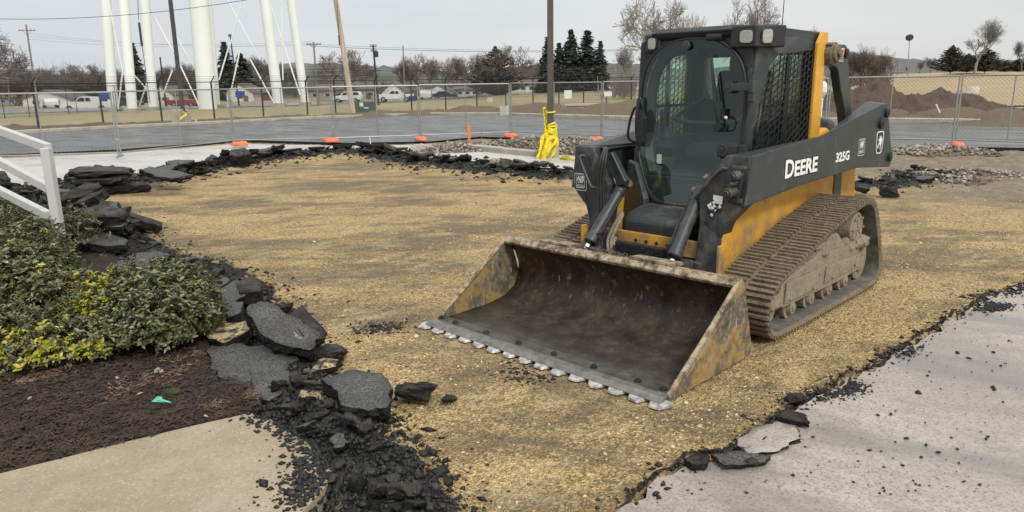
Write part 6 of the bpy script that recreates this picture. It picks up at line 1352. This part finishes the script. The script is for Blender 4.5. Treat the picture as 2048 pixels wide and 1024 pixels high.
for i, kw in enumerate((dict(spread=.55, trunk=.26, up=.4), dict(spread=.7, trunk=.22, up=.25), dict(spread=.4, trunk=.3, up=.7), dict(spread=.5, trunk=.25, levels=4, up=.5), dict(spread=.5, trunk=.2, levels=4, multi=5, r0=.012, up=.6), dict(spread=.6, trunk=.3, levels=4, up=.3, r0=.026))):
    me, v_, f_2 = bare_mesh(40 + i, **kw)
    # split: first segments are the trunk
    BT.append(me)
def bare(kind, x, Y, ytop, ybase=None, w=1.0, label='', mat='twig', group=None, z0=0.0, name='bare_tree', rz=None, cat='tree'):
    Y = Y * 1.45 if (x < 1560 and Y > 80) else Y; z0 = terr(pxy(x, 175, Y).x, Y) if x < 1560 else z0; p = pxy(x, 175, Y); H_ = pxy(x, ytop, Y).z - z0; r0 = empty(name, (p.x, p.y, z0), 0, label, cat, group); me = BT[kind]
    if not me.materials: me.materials.append(M['twig'])
    o = bpy.data.objects.new('crown', me); COL.objects.link(o); o.parent = r0; o.scale = (H_ * w, H_ * w, H_); o.rotation_euler = (0, 0, random.uniform(0, 6.28) if rz is None else rz)
    if mat != 'twig': o.material_slots[0].link = 'OBJECT'; o.material_slots[0].material = M[mat]
    b = MB(); b.cyl((0, 0, -.2), (0, 0, H_ * .16), H_ * .025, H_ * .021, 8); b.build('trunk', mat if mat != 'twig' else 'bark', r0); return r0
def conifer_mesh(seed, w=.26, whorls=26, dens=1.0, droop=.35, ragged=.3, low=.06):
    rnd = random.Random(seed); vs = []; fs = []
    for i in range(whorls):
        t_ = i / (whorls - 1); z = low + (1 - low) * t_ ** .9; Rw = w * (1 - t_) ** .8 + .012; nb_ = max(5, int(15 * dens * (1 - t_ * .55)))
        for k in range(nb_):
            if rnd.random() < .1: continue
            a = rnd.uniform(0, 6.28); L = Rw * rnd.uniform(1 - ragged, 1.12); d = Vector((math.cos(a), math.sin(a), 0)); n_ = max(3, int(L / .022))
            for j in range(n_):
                s_ = (j + .5) / n_; c = d * L * s_ + Vector((0, 0, z - droop * L * s_ ** 1.5 + rnd.gauss(0, .006)))
                for q in range(3):
                    h = rnd.uniform(.016, .040) * (1.2 - .4 * s_); ax = Vector((rnd.gauss(0, 1), rnd.gauss(0, 1), rnd.gauss(0, .5))).normalized(); ay = ax.orthogonal().normalized(); ay = Matrix.Rotation(rnd.uniform(0, 3), 3, ax) @ ay; cc = c + Vector((rnd.gauss(0, .008), rnd.gauss(0, .008), rnd.gauss(0, .007))); b0 = len(vs)
                    vs += [cc - ax * h, cc + ay * h * .5, cc + ax * h, cc - ay * h * .5]; fs.append((b0, b0 + 1, b0 + 2, b0 + 3))
    me = bpy.data.meshes.new('crown'); me.from_pydata([v[:] for v in vs], [], fs); return me
CT = [conifer_mesh(1, .30), conifer_mesh(2, .25, 30, 1, .45, .4), conifer_mesh(3, .2, 26, .9, .3, .35), conifer_mesh(4, .55, 16, 1.8, -.35, .3, .03)]
def conifer(kind, x, Y, ytop, w=1.0, label='', mat='needles', z0=0.0, name='spruce_tree', group=None):
    Y = Y * 1.45 if x < 1560 else Y; z0 = terr(pxy(x, 175, Y).x, Y) if x < 1560 else z0; w *= 1.45; p = pxy(x, 175, Y); H_ = pxy(x, ytop, Y).z - z0; r0 = empty(name, (p.x, p.y, z0), 0, label, 'tree', group); me = CT[kind]
    if not me.materials: me.materials.append(M['needles'])
    o = bpy.data.objects.new('crown', me); COL.objects.link(o); o.parent = r0; o.scale = (H_ * w, H_ * w, H_); o.rotation_euler = (0, 0, random.uniform(0, 6.28))
    if mat != 'needles': o.material_slots[0].link = 'OBJECT'; o.material_slots[0].material = M[mat]
    b = MB(); b.cyl((0, 0, -.2), (0, 0, H_ * .95), H_ * .018, H_ * .003, 8); b.build('trunk', 'bark', r0); return r0
random.seed(21)
bare(1, -62, 55, 30, w=1.0, label='large bare tree whose branch tips reach in at the left edge')
rndt = random.Random(4)
for k, x in enumerate((5, 48, 90, 128, 160, 195, 225)): bare(rndt.choice((0, 1, 3, 4)), x, rndt.uniform(95, 120), rndt.uniform(118, 142), w=rndt.uniform(1, 1.4), label='bare tree in the thicket left of the tower', group='bare trees in the left thicket')
for k, x in enumerate((-30, 28, 70, 110, 145, 178, 210, 240)): bare(4, x, rndt.uniform(84, 100), rndt.uniform(140, 155), w=1.6, label='low bare shrub left of the water tower', group='bare shrubs in the left thicket', name='bare_shrub', cat='shrub')
for x, y in ((338, 128), (365, 122), (385, 130), (312, 140), (300, 150)): bare(rndt.choice((0, 3)), x, 130, y, w=1.2, label='bare tree between the left tower legs and riser', group='bare trees between the tower legs')
conifer(1, 275, 100, 88, w=.8, label='narrow dark spruce between the left water tower legs'); conifer(1, 456, 105, 86, w=.9, label='dark spruce just right of the tower riser'); conifer(0, 487, 108, 108, w=1.15, label='broad dark spruce left of the right tower legs')
for x, y, k in ((516, 108, 0), (532, 112, 3), (548, 118, 0)): bare(k, x, 125, y, w=1.0, label='bare tree behind the right tower legs', group='bare trees behind the right tower legs')
bare(1, 684, 95, 92, w=1.05, label='round crowned bare tree behind the leaning wooden pole', rz=1); bare(0, 590, 125, 130, w=1.3, label='bare tree seen between the two right tower legs')
for x, y, k, w_ in ((812, 112, 0, .9), (838, 104, 1, .9), (866, 112, 0, .9), (893, 120, 3, 1.1), (915, 108, 0, .9), (940, 110, 1, .9), (962, 102, 0, .9)): bare(k, x, rndt.uniform(105, 118), y, w=w_, label='bare tree in the row left of the ivy covered tree', group='row of bare trees at the centre')
conifer(3, 992, 92, 96, w=.85, label='dense ivy covered tree left of the brown light pole', mat='cedar_needles', name='ivy_tree'); bare(1, 1005, 92, 84, w=1.1, label='bare spreading tree growing beside the dense ivy covered tree')
for x, y in ((1045, 145), (1062, 138), (1080, 120)): bare(0, x, 125, y, w=1, label='small bare tree left of the dark spruces', group='small bare trees left of the spruces')
for x, y, k, w_, lb in ((1096, 76, 1, .9, 'dark spruce directly behind the brown light pole'), (1118, 88, 2, 1.0, 'short dark spruce just right of the brown light pole'), (1142, 62, 0, .92, 'tallest dark spruce in the clump right of the light pole'), (1174, 64, 2, 1.25, 'dark spruce second from the right of the clump'), (1200, 84, 1, .75, 'rightmost dark spruce of the clump left of the cab')): conifer(k, x, 95, y, w=w_, label=lb)
bare(1, 1300, 62, -20, w=.85, label='large pale bare tree rising behind the front of the cab', mat='bark_pale', rz=2); bare(0, 1245, 95, 92, w=.85, label='smaller bare tree left of the large pale bare tree', mat='bark_pale'); bare(3, 1375, 75, 22, w=.6, label='bare tree top above the cab roof next to the large pale tree', mat='bark_pale')
bare(1, 1508, 85, -22, w=.62, label='bare tree showing above the cab roof near its corner lights', mat='bark_pale'); bare(0, 1618, 90, 50, w=.6, label='small bare tree top behind the yellow upright', mat='bark_pale')
for x, y, k in ((1700, 92, 4), (1722, 84, 4), (1745, 92, 4), (1765, 108, 3)): bare(k, x, 60, y, w=1.0, label='bare brown shrub behind the rear link', group='bare thicket behind the rear link', z0=.8, name='bare_shrub', cat='shrub')
for x, y in ((1835, 120), (1858, 112), (1812, 132), (1872, 130), (1780, 128)): bare(2, x, 105, y, w=1.1, label='small bare tree between light mast and cedars', group='small bare trees beside the cedars', z0=1.8)
conifer(3, 1897, 82, 92, w=1.0, label='dark bushy cedar left of the tall bare tree', mat='cedar_needles', z0=2, name='cedar_tree'); conifer(3, 1965, 82, 98, w=1.3, label='wide dark cedar right of the tall bare tree', mat='cedar_needles', z0=2, name='cedar_tree'); conifer(3, 1930, 86, 108, w=1.3, label='low dark cedar between the two larger cedars', mat='cedar_needles', z0=2, name='cedar_tree')
bare(2, 1946, 80, 32, w=1.0, label='tall pale bare tree standing between the dark cedars', mat='bark_pale', z0=2, rz=.5)
for x, y in ((2005, 122), (2030, 118), (2055, 120), (2080, 118), (2115, 115)): conifer(3, x, 90, y, w=1.5, label='low brown hedge bush at the far right', mat='cedar_needles', z0=2, name='hedge_bush', group='hedge bushes at the right edge')
bare(2, 2038, 88, 78, w=.8, label='bare tree above the hedge at the right edge', z0=2)
# distant wooded hill
mound('hills', [(220, 520, 130, 40, 16), (60, 600, 160, 50, 14), (-160, 560, 200, 50, 15), (-420, 520, 200, 50, 16), (420, 520, 160, 50, 15)], 'hill_wood', 6, .25, None, None, 'structure', 3, 1.0, -1)
# hedges / low scrub masses in the gaps
def scrub(x0, x1, Y, ytop, label, cnt=2200, mat='twig', z0=0):
    rr = random.Random(int(x0)); b = MB(); Y = Y * 1.45 if x0 < 1300 and Y > 80 else Y; z0 = terr(pxy((x0 + x1) / 2, 175, Y).x, Y) if x0 < 1300 else z0
    for k in range(cnt):
        x = rr.uniform(x0, x1); p = pxy(x, 175, Y + rr.uniform(-3, 3)); H_ = (pxy(x, ytop, Y).z - z0) * (.55 + .45 * rr.random()) * (.8 + .4 * float(vnoise(np.array([x * .05]), np.array([1.0]), 3)[0])); a = Vector((p.x, p.y, z0 + rr.uniform(0, .4) * H_)); c = a + Vector((rr.gauss(0, .35), rr.gauss(0, .35), 1)).normalized() * H_ * rr.uniform(.3, .8); b.cyl(a, c, .025, .012, 3, False)
    return tag(b.build('scrub', mat), label, 'scrub', kind='stuff')
scrub(-120, 420, 106, 128, 'low grey scrub along the far side of the street at left', 9000, 'bark'); scrub(430, 660, 116, 148, 'low grey scrub behind the right tower legs', 2400, 'bark'); scrub(640, 1300, 125, 152, 'low grey scrub behind the far houses', 5200, 'bark'); scrub(1225, 1270, 70, 125, 'bare brush left of the cab behind the white house', 260, 'bark_pale')
scrub(1650, 1780, 66, 128, 'bare brush behind the earth mounds right of the loader', 900, 'twig', .8)

# ================================================================== houses
def house(x, ybase, w, hw, roofh, Y, label, wall='siding_white', roof='roof_grey', gable_front=False, z0=0, chimney=False, wins=3, depth=7):
    Y = Y * 1.45 if x < 1560 else Y; z0 = terr(pxy(x, 175, Y).x, Y) - .15 if x < 1560 else z0; s = Y / FPX; W2 = w * s; H_ = hw * s; RH = roofh * s; p = pxy(x, 175, Y); r0 = empty('house', (p.x, p.y + depth / 2, z0), 0, label, 'house')
    b = MB(); D_ = depth
    if gable_front:
        g = [(-W2 / 2, 0), (W2 / 2, 0), (W2 / 2, H_), (0, H_ + RH), (-W2 / 2, H_)]; b.loft([(x_, -D_ / 2, z) for x_, z in g], [(x_, D_ / 2, z) for x_, z in g]); b.build('wall', wall, r0)
        b = MB(); t_ = .18
        for sx in (1, -1): b.loft([(sx * (W2 / 2 + .4), -D_ / 2 - .3, H_ - .25), (0, -D_ / 2 - .3, H_ + RH + .05), (0, -D_ / 2 - .3, H_ + RH + .05 + t_), (sx * (W2 / 2 + .4), -D_ / 2 - .3, H_ - .25 + t_)], [(sx * (W2 / 2 + .4), D_ / 2 + .3, H_ - .25), (0, D_ / 2 + .3, H_ + RH + .05), (0, D_ / 2 + .3, H_ + RH + .05 + t_), (sx * (W2 / 2 + .4), D_ / 2 + .3, H_ - .25 + t_)])
        b.build('roof', roof, r0)
    else:
        b.box((0, 0, H_ / 2), (W2, D_, H_)); b.build('wall', wall, r0)
        b = MB(); g = [(-D_ / 2 - .4, H_ + .02), (D_ / 2 + .4, H_ + .02), (D_ / 2 + .4, H_ + .15), (0, H_ + RH), (-D_ / 2 - .4, H_ + .15)]; b.loft([(-W2 / 2 - .4, y_, z) for y_, z in g], [(W2 / 2 + .4, y_, z) for y_, z in g]); b.build('roof', roof, r0)
    for k in range(wins):
        xk = (-.5 + (k + .5) / wins) * W2 * .86; o = MB(); o.box((xk, -D_ / 2 - .03, H_ * .58), (min(1.2, W2 / wins * .5), .08, H_ * .38)); f_3 = o.build('window', 'siding_white' if wall != 'siding_white' else 'siding_grey', r0)
        o = MB(); o.box((xk, -D_ / 2 - .075, H_ * .58), (min(1.0, W2 / wins * .42), .03, H_ * .31)); o.build('pane', 'window_dark', f_3)
    o = MB(); o.box((W2 * .22, -D_ / 2 - .04, H_ * .36), (.9, .08, H_ * .70)); o.build('door', 'roof_brown', r0)
    if chimney: o = MB(); o.box((W2 * .12, 0, H_ + RH * .9), (.7, .7, RH * 1.3)); o.build('chimney', 'brick_red', r0)
    return r0
house(88, 224, 92, 17, 14, 88, 'white building with a low gable behind the white pickup', gable_front=True, wins=2); house(20, 224, 60, 14, 8, 100, 'low brown roofed building at the far left edge', 'siding_grey', 'roof_brown')
house(320, 208, 46, 18, 16, 96, 'white gabled house seen between the tower legs and the dark pole', gable_front=True, roof='roof_brown', wins=1); house(478, 203, 52, 18, 16, 100, 'white house with brown roof right of the tower riser', gable_front=True, roof='roof_brown', wins=1); house(512, 205, 40, 16, 10, 104, 'dark red house behind the right tower legs', 'brick_red', 'roof_brown', wins=2)
house(655, 201, 86, 20, 12, 100, 'long beige house behind the leaning wooden pole', 'siding_beige', 'roof_brown'); house(722, 199, 62, 20, 14, 102, 'beige house with brown roof left of the transformer pole', 'siding_beige', 'roof_brown', chimney=False)
house(786, 196, 44, 16, 18, 98, 'white gabled house right of the transformer pole', gable_front=True, wins=1); house(826, 194, 34, 14, 8, 108, 'small grey shed house between the two white gabled houses', 'siding_grey'); house(876, 194, 58, 14, 13, 100, 'white gabled house behind the parked dark car', gable_front=True, wins=3); house(942, 192, 66, 13, 7, 104, 'low white ranch house left of the ivy covered tree', wins=4)
house(1055, 183, 76, 15, 10, 110, 'white and brick ranch house behind the light pole', roof='roof_brown', wins=4, chimney=True); house(1012, 183, 20, 15, 9, 109.5, 'short brick red wing beside the ranch house', 'brick_red', 'roof_brown', wins=1); house(1115, 182, 40, 15, 9, 112, 'grey house hidden below the dark spruces', 'siding_grey')
house(1248, 178, 66, 17, 14, 100, 'white two gabled house with a brick chimney left of the cab', gable_front=False, chimney=True, wins=4, roof='roof_grey'); house(1345, 178, 80, 16, 12, 110, 'pale house seen through the cab', 'siding_grey')
house(1790, 152, 34, 6, 4, 190, 'tiny white shed far away left of the light mast', z0=1.6, wins=2)
# ================================================================== vehicles
def car(x, ybase, Y, kind, body, label, rz=0, L=4.6, z0=0.05):
    Y = Y * 1.42; z0 = terr(pxy(x, 175, Y).x, Y) + .06; p = pxy(x, 175, Y); r0 = empty({'pickup': 'pickup_truck', 'suv': 'parked_suv', 'sedan': 'parked_car', 'trailer': 'box_trailer'}[kind], (p.x, p.y, z0), rz, label, {'pickup': 'pickup truck', 'suv': 'car', 'sedan': 'car', 'trailer': 'trailer'}[kind]); Wd = 1.85
    if kind == 'pickup': L = 5.8; g = [(-2.9, .5), (-2.9, 1.15), (-2.85, 1.22), (-.95, 1.22), (-.80, 1.80), (.55, 1.84), (1.15, 1.28), (2.7, 1.20), (2.88, 1.05), (2.9, .5)]; wn_ = [[(-.72, 1.28), (-.62, 1.70), (-.12, 1.73), (-.12, 1.28)], [(-.02, 1.28), (-.02, 1.73), (.50, 1.74), (.95, 1.28)]]; wheels = (-1.85, 1.85); R_ = .42
    elif kind == 'suv': g = [(-2.3, .45), (-2.35, 1.1), (-2.15, 1.68), (-1.9, 1.75), (.4, 1.74), (1.05, 1.15), (2.15, 1.02), (2.3, .8), (2.3, .45)]; wn_ = [[(-2.0, 1.18), (-1.9, 1.6), (-1.1, 1.62), (-1.1, 1.18)], [(-1.0, 1.18), (-1.0, 1.62), (-.2, 1.62), (-.2, 1.18)], [(-.1, 1.18), (-.1, 1.62), (.36, 1.6), (.80, 1.18)]]; wheels = (-1.4, 1.4); R_ = .36
    elif kind == 'sedan': g = [(-2.3, .42), (-2.32, .95), (-1.6, 1.02), (-1.0, 1.42), (.35, 1.42), (1.1, .98), (2.15, .88), (2.3, .7), (2.3, .42)]; wn_ = [[(-1.45, 1.02), (-.98, 1.34), (-.35, 1.36), (-.35, 1.0)], [(-.28, 1.0), (-.28, 1.36), (.32, 1.36), (.92, 1.0)]]; wheels = (-1.4, 1.4); R_ = .33
    else: L = 4.6; g = [(-2.3, .3), (-2.3, .95), (-2.2, 1.02), (2.2, 1.02), (2.3, .9), (2.3, .3)]; wn_ = []; wheels = (-1.2, 1.2); R_ = .36
    b = MB(); g2 = [(x_, z) for x_, z in g]; b.loft([(x_, -Wd / 2, z) for x_, z in g2], [(x_, Wd / 2, z) for x_, z in g2]); b.build('body', body, r0, .06, seg=3)
    for wnd in wn_:
        b = MB(); b.loft([(x_, -Wd / 2 - .004, z) for x_, z in wnd], [(x_, Wd / 2 + .004, z) for x_, z in wnd]); b.build('window', 'car_glass', r0)
    for wx in wheels:
        for sy in (-1, 1):
            b = MB(); b.cyl((wx, sy * (Wd / 2 - .22), R_), (wx, sy * (Wd / 2 + .01), R_), R_, R_, 20); wh = b.build('wheel', 'tyre', r0); b = MB(); b.cyl((wx, sy * (Wd / 2 + .01), R_), (wx, sy * (Wd / 2 + .025), R_), R_ * .55, R_ * .5, 14); b.build('rim', 'galvanised', wh)
    for sy in (-.65, .65):
        if kind != 'trailer': b = MB(); b.box((L / 2 - .03 if kind == 'pickup' else 2.27, sy, .9 if kind != 'sedan' else .72), (.06, .35, .16)); b.build('headlight', 'lamp_lens', r0, .01)
    return r0
car(173, 224, 63, 'pickup', 'car_white', 'white crew cab pickup parked left of the tower legs', math.pi + .05); car(96, 224, 82, 'sedan', 'car_white', 'white car parked in front of the white gabled building at left', 2.2); car(366, 209, 78, 'trailer', 'car_red', 'low red trailer between the dark light pole and the riser', 0); car(245, 210, 74, 'suv', 'car_dark', 'dark car seen between the left tower legs')
car(694, 203, 86, 'suv', 'car_white', 'white suv parked right behind the leaning wooden pole', math.pi); car(790, 197, 86, 'pickup', 'car_white', 'white pickup in front of the white gabled house', math.pi); car(822, 196, 92, 'sedan', 'car_dark', 'dark car parked directly right of the white pickup', 1.7)
car(889, 194, 96, 'sedan', 'car_dark', 'dark low car in front of the middle white house', 0); car(852, 196, 94, 'suv', 'car_white', 'white van end seen between the two dark cars', 1.6); car(975, 191, 104, 'sedan', 'car_dark', 'dark car in front of the low white ranch house', 0); car(1090, 186, 104, 'suv', 'car_dark', 'dark suv parked below the dark spruces', 1.2)

# ================================================================== shrubs
def shrub(cx, cy, blobs, cnt, label, mats, ysel, seed, lsz=(.021, .036), name='shrub', zb=.05):
    """leafy evergreen shrub: rosettes of pointed leaves on twig tips over lumpy mounds"""
    rnd = random.Random(seed); r0 = empty(name, (cx, cy, zb), 0, label, 'shrub'); LV = [MB() for _ in mats]; ST = MB()
    tot = sum(b_[3] * b_[4] for b_ in blobs)
    for k in range(cnt):
        q = rnd.random() * tot
        for bl in blobs:
            q -= bl[3] * bl[4]
            if q <= 0: break
        bx_, by_, bz_, rx, rz_ = bl; a = rnd.uniform(0, 6.283); el = math.asin(rnd.uniform(-.25, 1)); rr_ = rnd.random() ** .35 * (.93 + .14 * rnd.random()); n_ = float(fbm(np.array([math.cos(a) * 1.6 + seed]), np.array([math.sin(a) * 1.6 + el]), seed, 3)[0]); rr_ *= 1 + n_ * .7; rr_ *= 1.0 if rnd.random() > .06 else rnd.uniform(1.05, 1.25)
        d = Vector((math.cos(a) * math.cos(el), math.sin(a) * math.cos(el), math.sin(el))); p = Vector((bx_ + d.x * rx * rr_, by_ + d.y * rx * rr_, max(.02, bz_ + d.z * rz_ * rr_)))
        axis = (d + Vector((rnd.gauss(0, .35), rnd.gauss(0, .35), .75 + rnd.gauss(0, .2)))).normalized(); mi = ysel(p, rnd); L = LV[mi]; nl = rnd.randint(5, 8); side0 = axis.orthogonal().normalized(); sz = rnd.uniform(lsz[0] * .75, lsz[1])
        if rnd.random() < .5: ST.cyl(p - axis * rnd.uniform(.05, .12) - d * .03, p, .0022, .0014, 3, False)
        for j in range(nl):
            w = Matrix.Rotation(j * 2.4 + rnd.uniform(-.3, .3), 3, axis) @ side0; tilt_ = rnd.uniform(.15, .95); ld = (w * math.cos(tilt_) + axis * math.sin(tilt_)).normalized(); sd__ = ld.cross(axis).normalized(); up_ = sd__.cross(ld).normalized(); l = sz * rnd.uniform(.8, 1.35); wd = l * .30; o_ = p - axis * .016 * (j / nl) * 2
            vs = [o_, o_ + ld * l * .35 + sd__ * wd + up_ * wd * .45, o_ + ld * l * .75 + sd__ * wd * .75 + up_ * wd * .3, o_ + ld * l * 1.1 - up_ * wd * .5, o_ + ld * l * .75 - sd__ * wd * .75 + up_ * wd * .3, o_ + ld * l * .35 - sd__ * wd + up_ * wd * .45, o_ + ld * l * .55]
            L.add(vs, [(0, 1, 6), (1, 2, 6), (2, 3, 6), (3, 4, 6), (4, 5, 6), (5, 0, 6)])
    for L, mt in zip(LV, mats):
        if L.v: L.build('foliage', mt, r0)
    rb = random.Random(seed)
    for k in range(26):
        bl = rb.choice(blobs); a = rb.uniform(0, 6.28); ST.tube([(bl[0] * .6 + rb.gauss(0, .05), bl[1] * .6 + rb.gauss(0, .05), 0), (bl[0] + math.cos(a) * bl[3] * .4, bl[1] + math.sin(a) * bl[3] * .4, bl[2] + bl[4] * .2), (bl[0] + math.cos(a) * bl[3] * .75, bl[1] + math.sin(a) * bl[3] * .75, bl[2] + bl[4] * .7)], .005, 4)
    ST.build('stems', 'stem', r0); return r0
gsel = lambda p, r: 0
A_ = px(315, 705, .08); shrub(A_.x - .05, A_.y + .18, [(0, 0, .17, .34, .36), (-.22, .12, .2, .30, .34), (.12, .15, .18, .26, .30), (-.05, .3, .2, .3, .34)], 4200, 'rounded dark green shrub at the right end of the planting bed', ('leaf_green', 'leaf_yellow'), lambda p, r: 1 if (p.y < -.02 and p.x < -.12 and p.z > .1 and r.random() < .16) else 0, 5)
A_ = px(110, 640, .08); shrub(A_.x, A_.y + .35, [(-.40, 0, .22, .45, .44), (-.95, .0, .25, .5, .48), (-.70, .45, .28, .45, .42), (-.08, -.12, .15, .32, .30)], 5800, 'large dark green shrub mass below the railing post', ('leaf_green', 'leaf_yellow'), lambda p, r: 1 if (r.random() < .03) else 0, 6)
A_ = px(60, 735, .08); shrub(A_.x, A_.y + .12, [(0, 0, .12, .30, .24), (-.35, .05, .14, .28, .28), (.28, .08, .1, .22, .2)], 1500, 'low yellow green shrub at the front left of the bed', ('leaf_green', 'leaf_yellow'), lambda p, r: 1 if (p.y < .0 and r.random() < .34) else 0, 7)
A_ = px(195, 690, .08); shrub(A_.x, A_.y + .12, [(0, 0, .25, .20, .26), (.08, -.05, .14, .16, .2)], 480, 'small bright yellow leaved shrub between the two green shrubs', ('leaf_green', 'leaf_yellow'), lambda p, r: 1 if (p.z > .2 and r.random() < .6) else 0, 8)
A_ = px(-20, 520, .08); shrub(A_.x, A_.y + .3, [(0, 0, .25, .5, .4), (.5, .1, .2, .4, .3), (-.6, 0, .25, .5, .4)], 1700, 'dark green shrub at the left edge under the railing', ('leaf_green', 'leaf_yellow'), lambda p, r: 0, 9)
# small things on the mulch
def G(x, y, z=.09): return px(x, y, z)
p = G(320, 812); b = MB(); b.loft([(-.055, .02, .0), (-.03, .03, .018), (.01, .012, .02), (.02, .0, .004)], [(-.05, .028, .0), (-.03, .045, .02), (.0, .03, .024), (.018, .01, .006)]); b.loft([(-.02, .012, .01), (.06, -.012, .006), (.065, -.004, .004), (.0, .02, .016)], [(-.02, .012, .014), (.06, -.012, .010), (.065, -.004, .008), (.0, .02, .02)]); tag(b.build('plastic_scrap', 'teal_plastic', None, .002, loc=(p.x, p.y, .105)), 'torn teal plastic scrap lying on the mulch near the sidewalk', 'litter')
p = G(318, 750); b = MB(); rb = random.Random(2)
for k in range(14): a = rb.uniform(0, 6.28); e_ = rb.uniform(.2, 1.4); d = Vector((math.cos(a) * math.cos(e_), math.sin(a) * math.cos(e_), math.sin(e_))); s_ = d.orthogonal().normalized() * .006; b.loft([d * .004 - s_, d * .004 + s_, d * .022 + s_ * 1.4, d * .022 - s_ * 1.4], [d * .005 - s_, d * .005 + s_, d * .023 + s_ * 1.4, d * .023 - s_ * 1.4])
tag(b.build('dried_flower', 'tape_yellow' if False else 'sign_white', None, loc=(p.x, p.y, .11)), 'pale dried flower head lying at the foot of the right shrub', 'flower')
p = G(345, 782); bm = bmesh.new(); bmesh.ops.create_icosphere(bm, subdivisions=3, radius=1, matrix=Matrix.Diagonal((.045, .035, .02, 1))); me = bpy.data.meshes.new('moss_clump'); bm.to_mesh(me); bm.free(); me.materials.append(M['moss']); o = bpy.data.objects.new('moss_clump', me); COL.objects.link(o); o.location = (p.x, p.y, .085); tag(o, 'small green moss clump on the dark mulch', 'moss'); noisy(o, .012, .012)
for k, (x, y) in enumerate(((235, 760), (280, 793), (412, 838), (60, 802))):
    p = G(x, y); b = MB(); rb = random.Random(k); b.add([(-.02, 0, .004), (0, -.010, .010), (.022, 0, .006), (.002, .012, .002), (0, 0, .014)], [(0, 1, 4), (1, 2, 4), (2, 3, 4), (3, 0, 4), (3, 2, 1, 0)]); o = b.build('dead_leaf', 'tan_leaf', None, loc=(p.x, p.y, .10)); o.rotation_euler = (0, 0, rb.uniform(0, 6)); tag(o, ('curled tan leaf left of the dried flower head', 'tan leaf just above the teal plastic scrap', 'tan leaf at the sidewalk edge near the near pile', 'tan leaf on the mulch at the far left')[k], 'leaf')
for k, (x, y, w_) in enumerate(((22, 437, .16), (62, 449, .2))): p = px(x, y, .3); b = MB(); b.add([(-w_, 0, 0), (-w_ * .3, -.05, .05), (w_ * .4, 0, .02), (w_, .05, -.03), (w_ * .2, .12, .06), (-w_ * .5, .1, .04), (0, .03, .1)], [(0, 1, 6), (1, 2, 6), (2, 3, 6), (3, 4, 6), (4, 5, 6), (5, 0, 6), (5, 4, 3, 2, 1, 0)]); tag(b.build('plastic_sheet', 'white_litter', None, loc=p), ('small crumpled white sheet behind the left shrub', 'crumpled white sheet behind the shrub below the railing post')[k], 'litter')

ORD = ['first', 'second', 'third', 'fourth', 'fifth', 'sixth', 'seventh', 'eighth', 'ninth', 'tenth', 'eleventh', 'twelfth', 'thirteenth', 'fourteenth', 'fifteenth', 'sixteenth', 'seventeenth']
grp = {}
for o in COL.objects:
    if o.parent is None and o.get('group') and o.get('category') in ('tree', 'shrub', 'power line'): grp.setdefault((o['group'], o['label']), []).append(o)
for (g, l), L in grp.items():
    if 1 < len(L) <= 17:
        pl = L[0]['category'] == 'power line'; L.sort(key=(lambda o: -o.location.z / o.location.y) if pl else (lambda o: o.location.x / o.location.y))
        for i, o in enumerate(L): o['label'] = l + ', ' + ORD[i] + (' from the top' if pl else ' from the left')

# each rubble piece named after the landmark it lies next to
def proj(v):
    d = v - EYEV; z = d.dot(_fw); return 1024 + FPX * d.dot(CR) / z, 512 - FPX * d.dot(CU) / z
LM = [(481, 293, 'the farthest left orange sandbag'), (664, 286, 'the second orange sandbag'), (742, 290, 'the short white stake'), (842, 283, 'the small orange sandbag'), (940, 299, 'the orange stake'), (990, 338, 'the muddy brown lump'), (1100, 318, 'the taped light pole'), (200, 345, 'the highest slab stack'), (108, 440, 'the railing post'), (330, 350, 'the smooth sloping slab'), (200, 430, 'the long stack by the railing'), (300, 525, 'the pale tilted slab'), (500, 570, 'the thick dark block'), (570, 640, 'the big tilted slab'), (592, 700, 'the upright brown chunk'), (715, 785, 'the five sided slab'), (612, 885, 'the piece on the sidewalk'), (712, 990, 'the bottom dark block'), (1520, 880, 'the loose pavement plate'), (1595, 812, 'the chunk on the torn edge'), (1380, 925, 'the torn left tip of pavement'), (1785, 390, 'the wet lump behind the loader'), (1985, 600, 'the far right dark patch'), (60, 390, 'the flat slab by the post')]
bag = {}
for o in COL.objects:
    if o.parent is None and o.get('category') == 'asphalt slab' and o.get('group'):
        x, y = proj(o.location); q = min(LM, key=lambda l: (l[0] - x) ** 2 + 4 * (l[1] - y) ** 2); dx, dy = x - q[0], y - q[1]
        way = ('left of' if dx < 0 else 'right of') if abs(dx) > 2 * abs(dy) else ('behind' if dy < 0 else 'in front of'); look = 'grey topped' if o['label'].startswith('grey') else 'black'
        kind_ = 'asphalt slab' if max(o.scale) > .2 else 'asphalt fragment'; bag.setdefault((look, kind_, way, q[2]), []).append((math.hypot(dx, dy), o))
for (look, kind_, way, lm), L in bag.items():
    L.sort(key=lambda t_: t_[0])
    for i, (d, o) in enumerate(L): o['label'] = f'{look} {kind_} {way} {lm}' + ('' if len(L) == 1 else ', ' + ('nearest' if i == 0 else (ORD + ['next'] * 60)[i] + ' nearest') + ' to it')
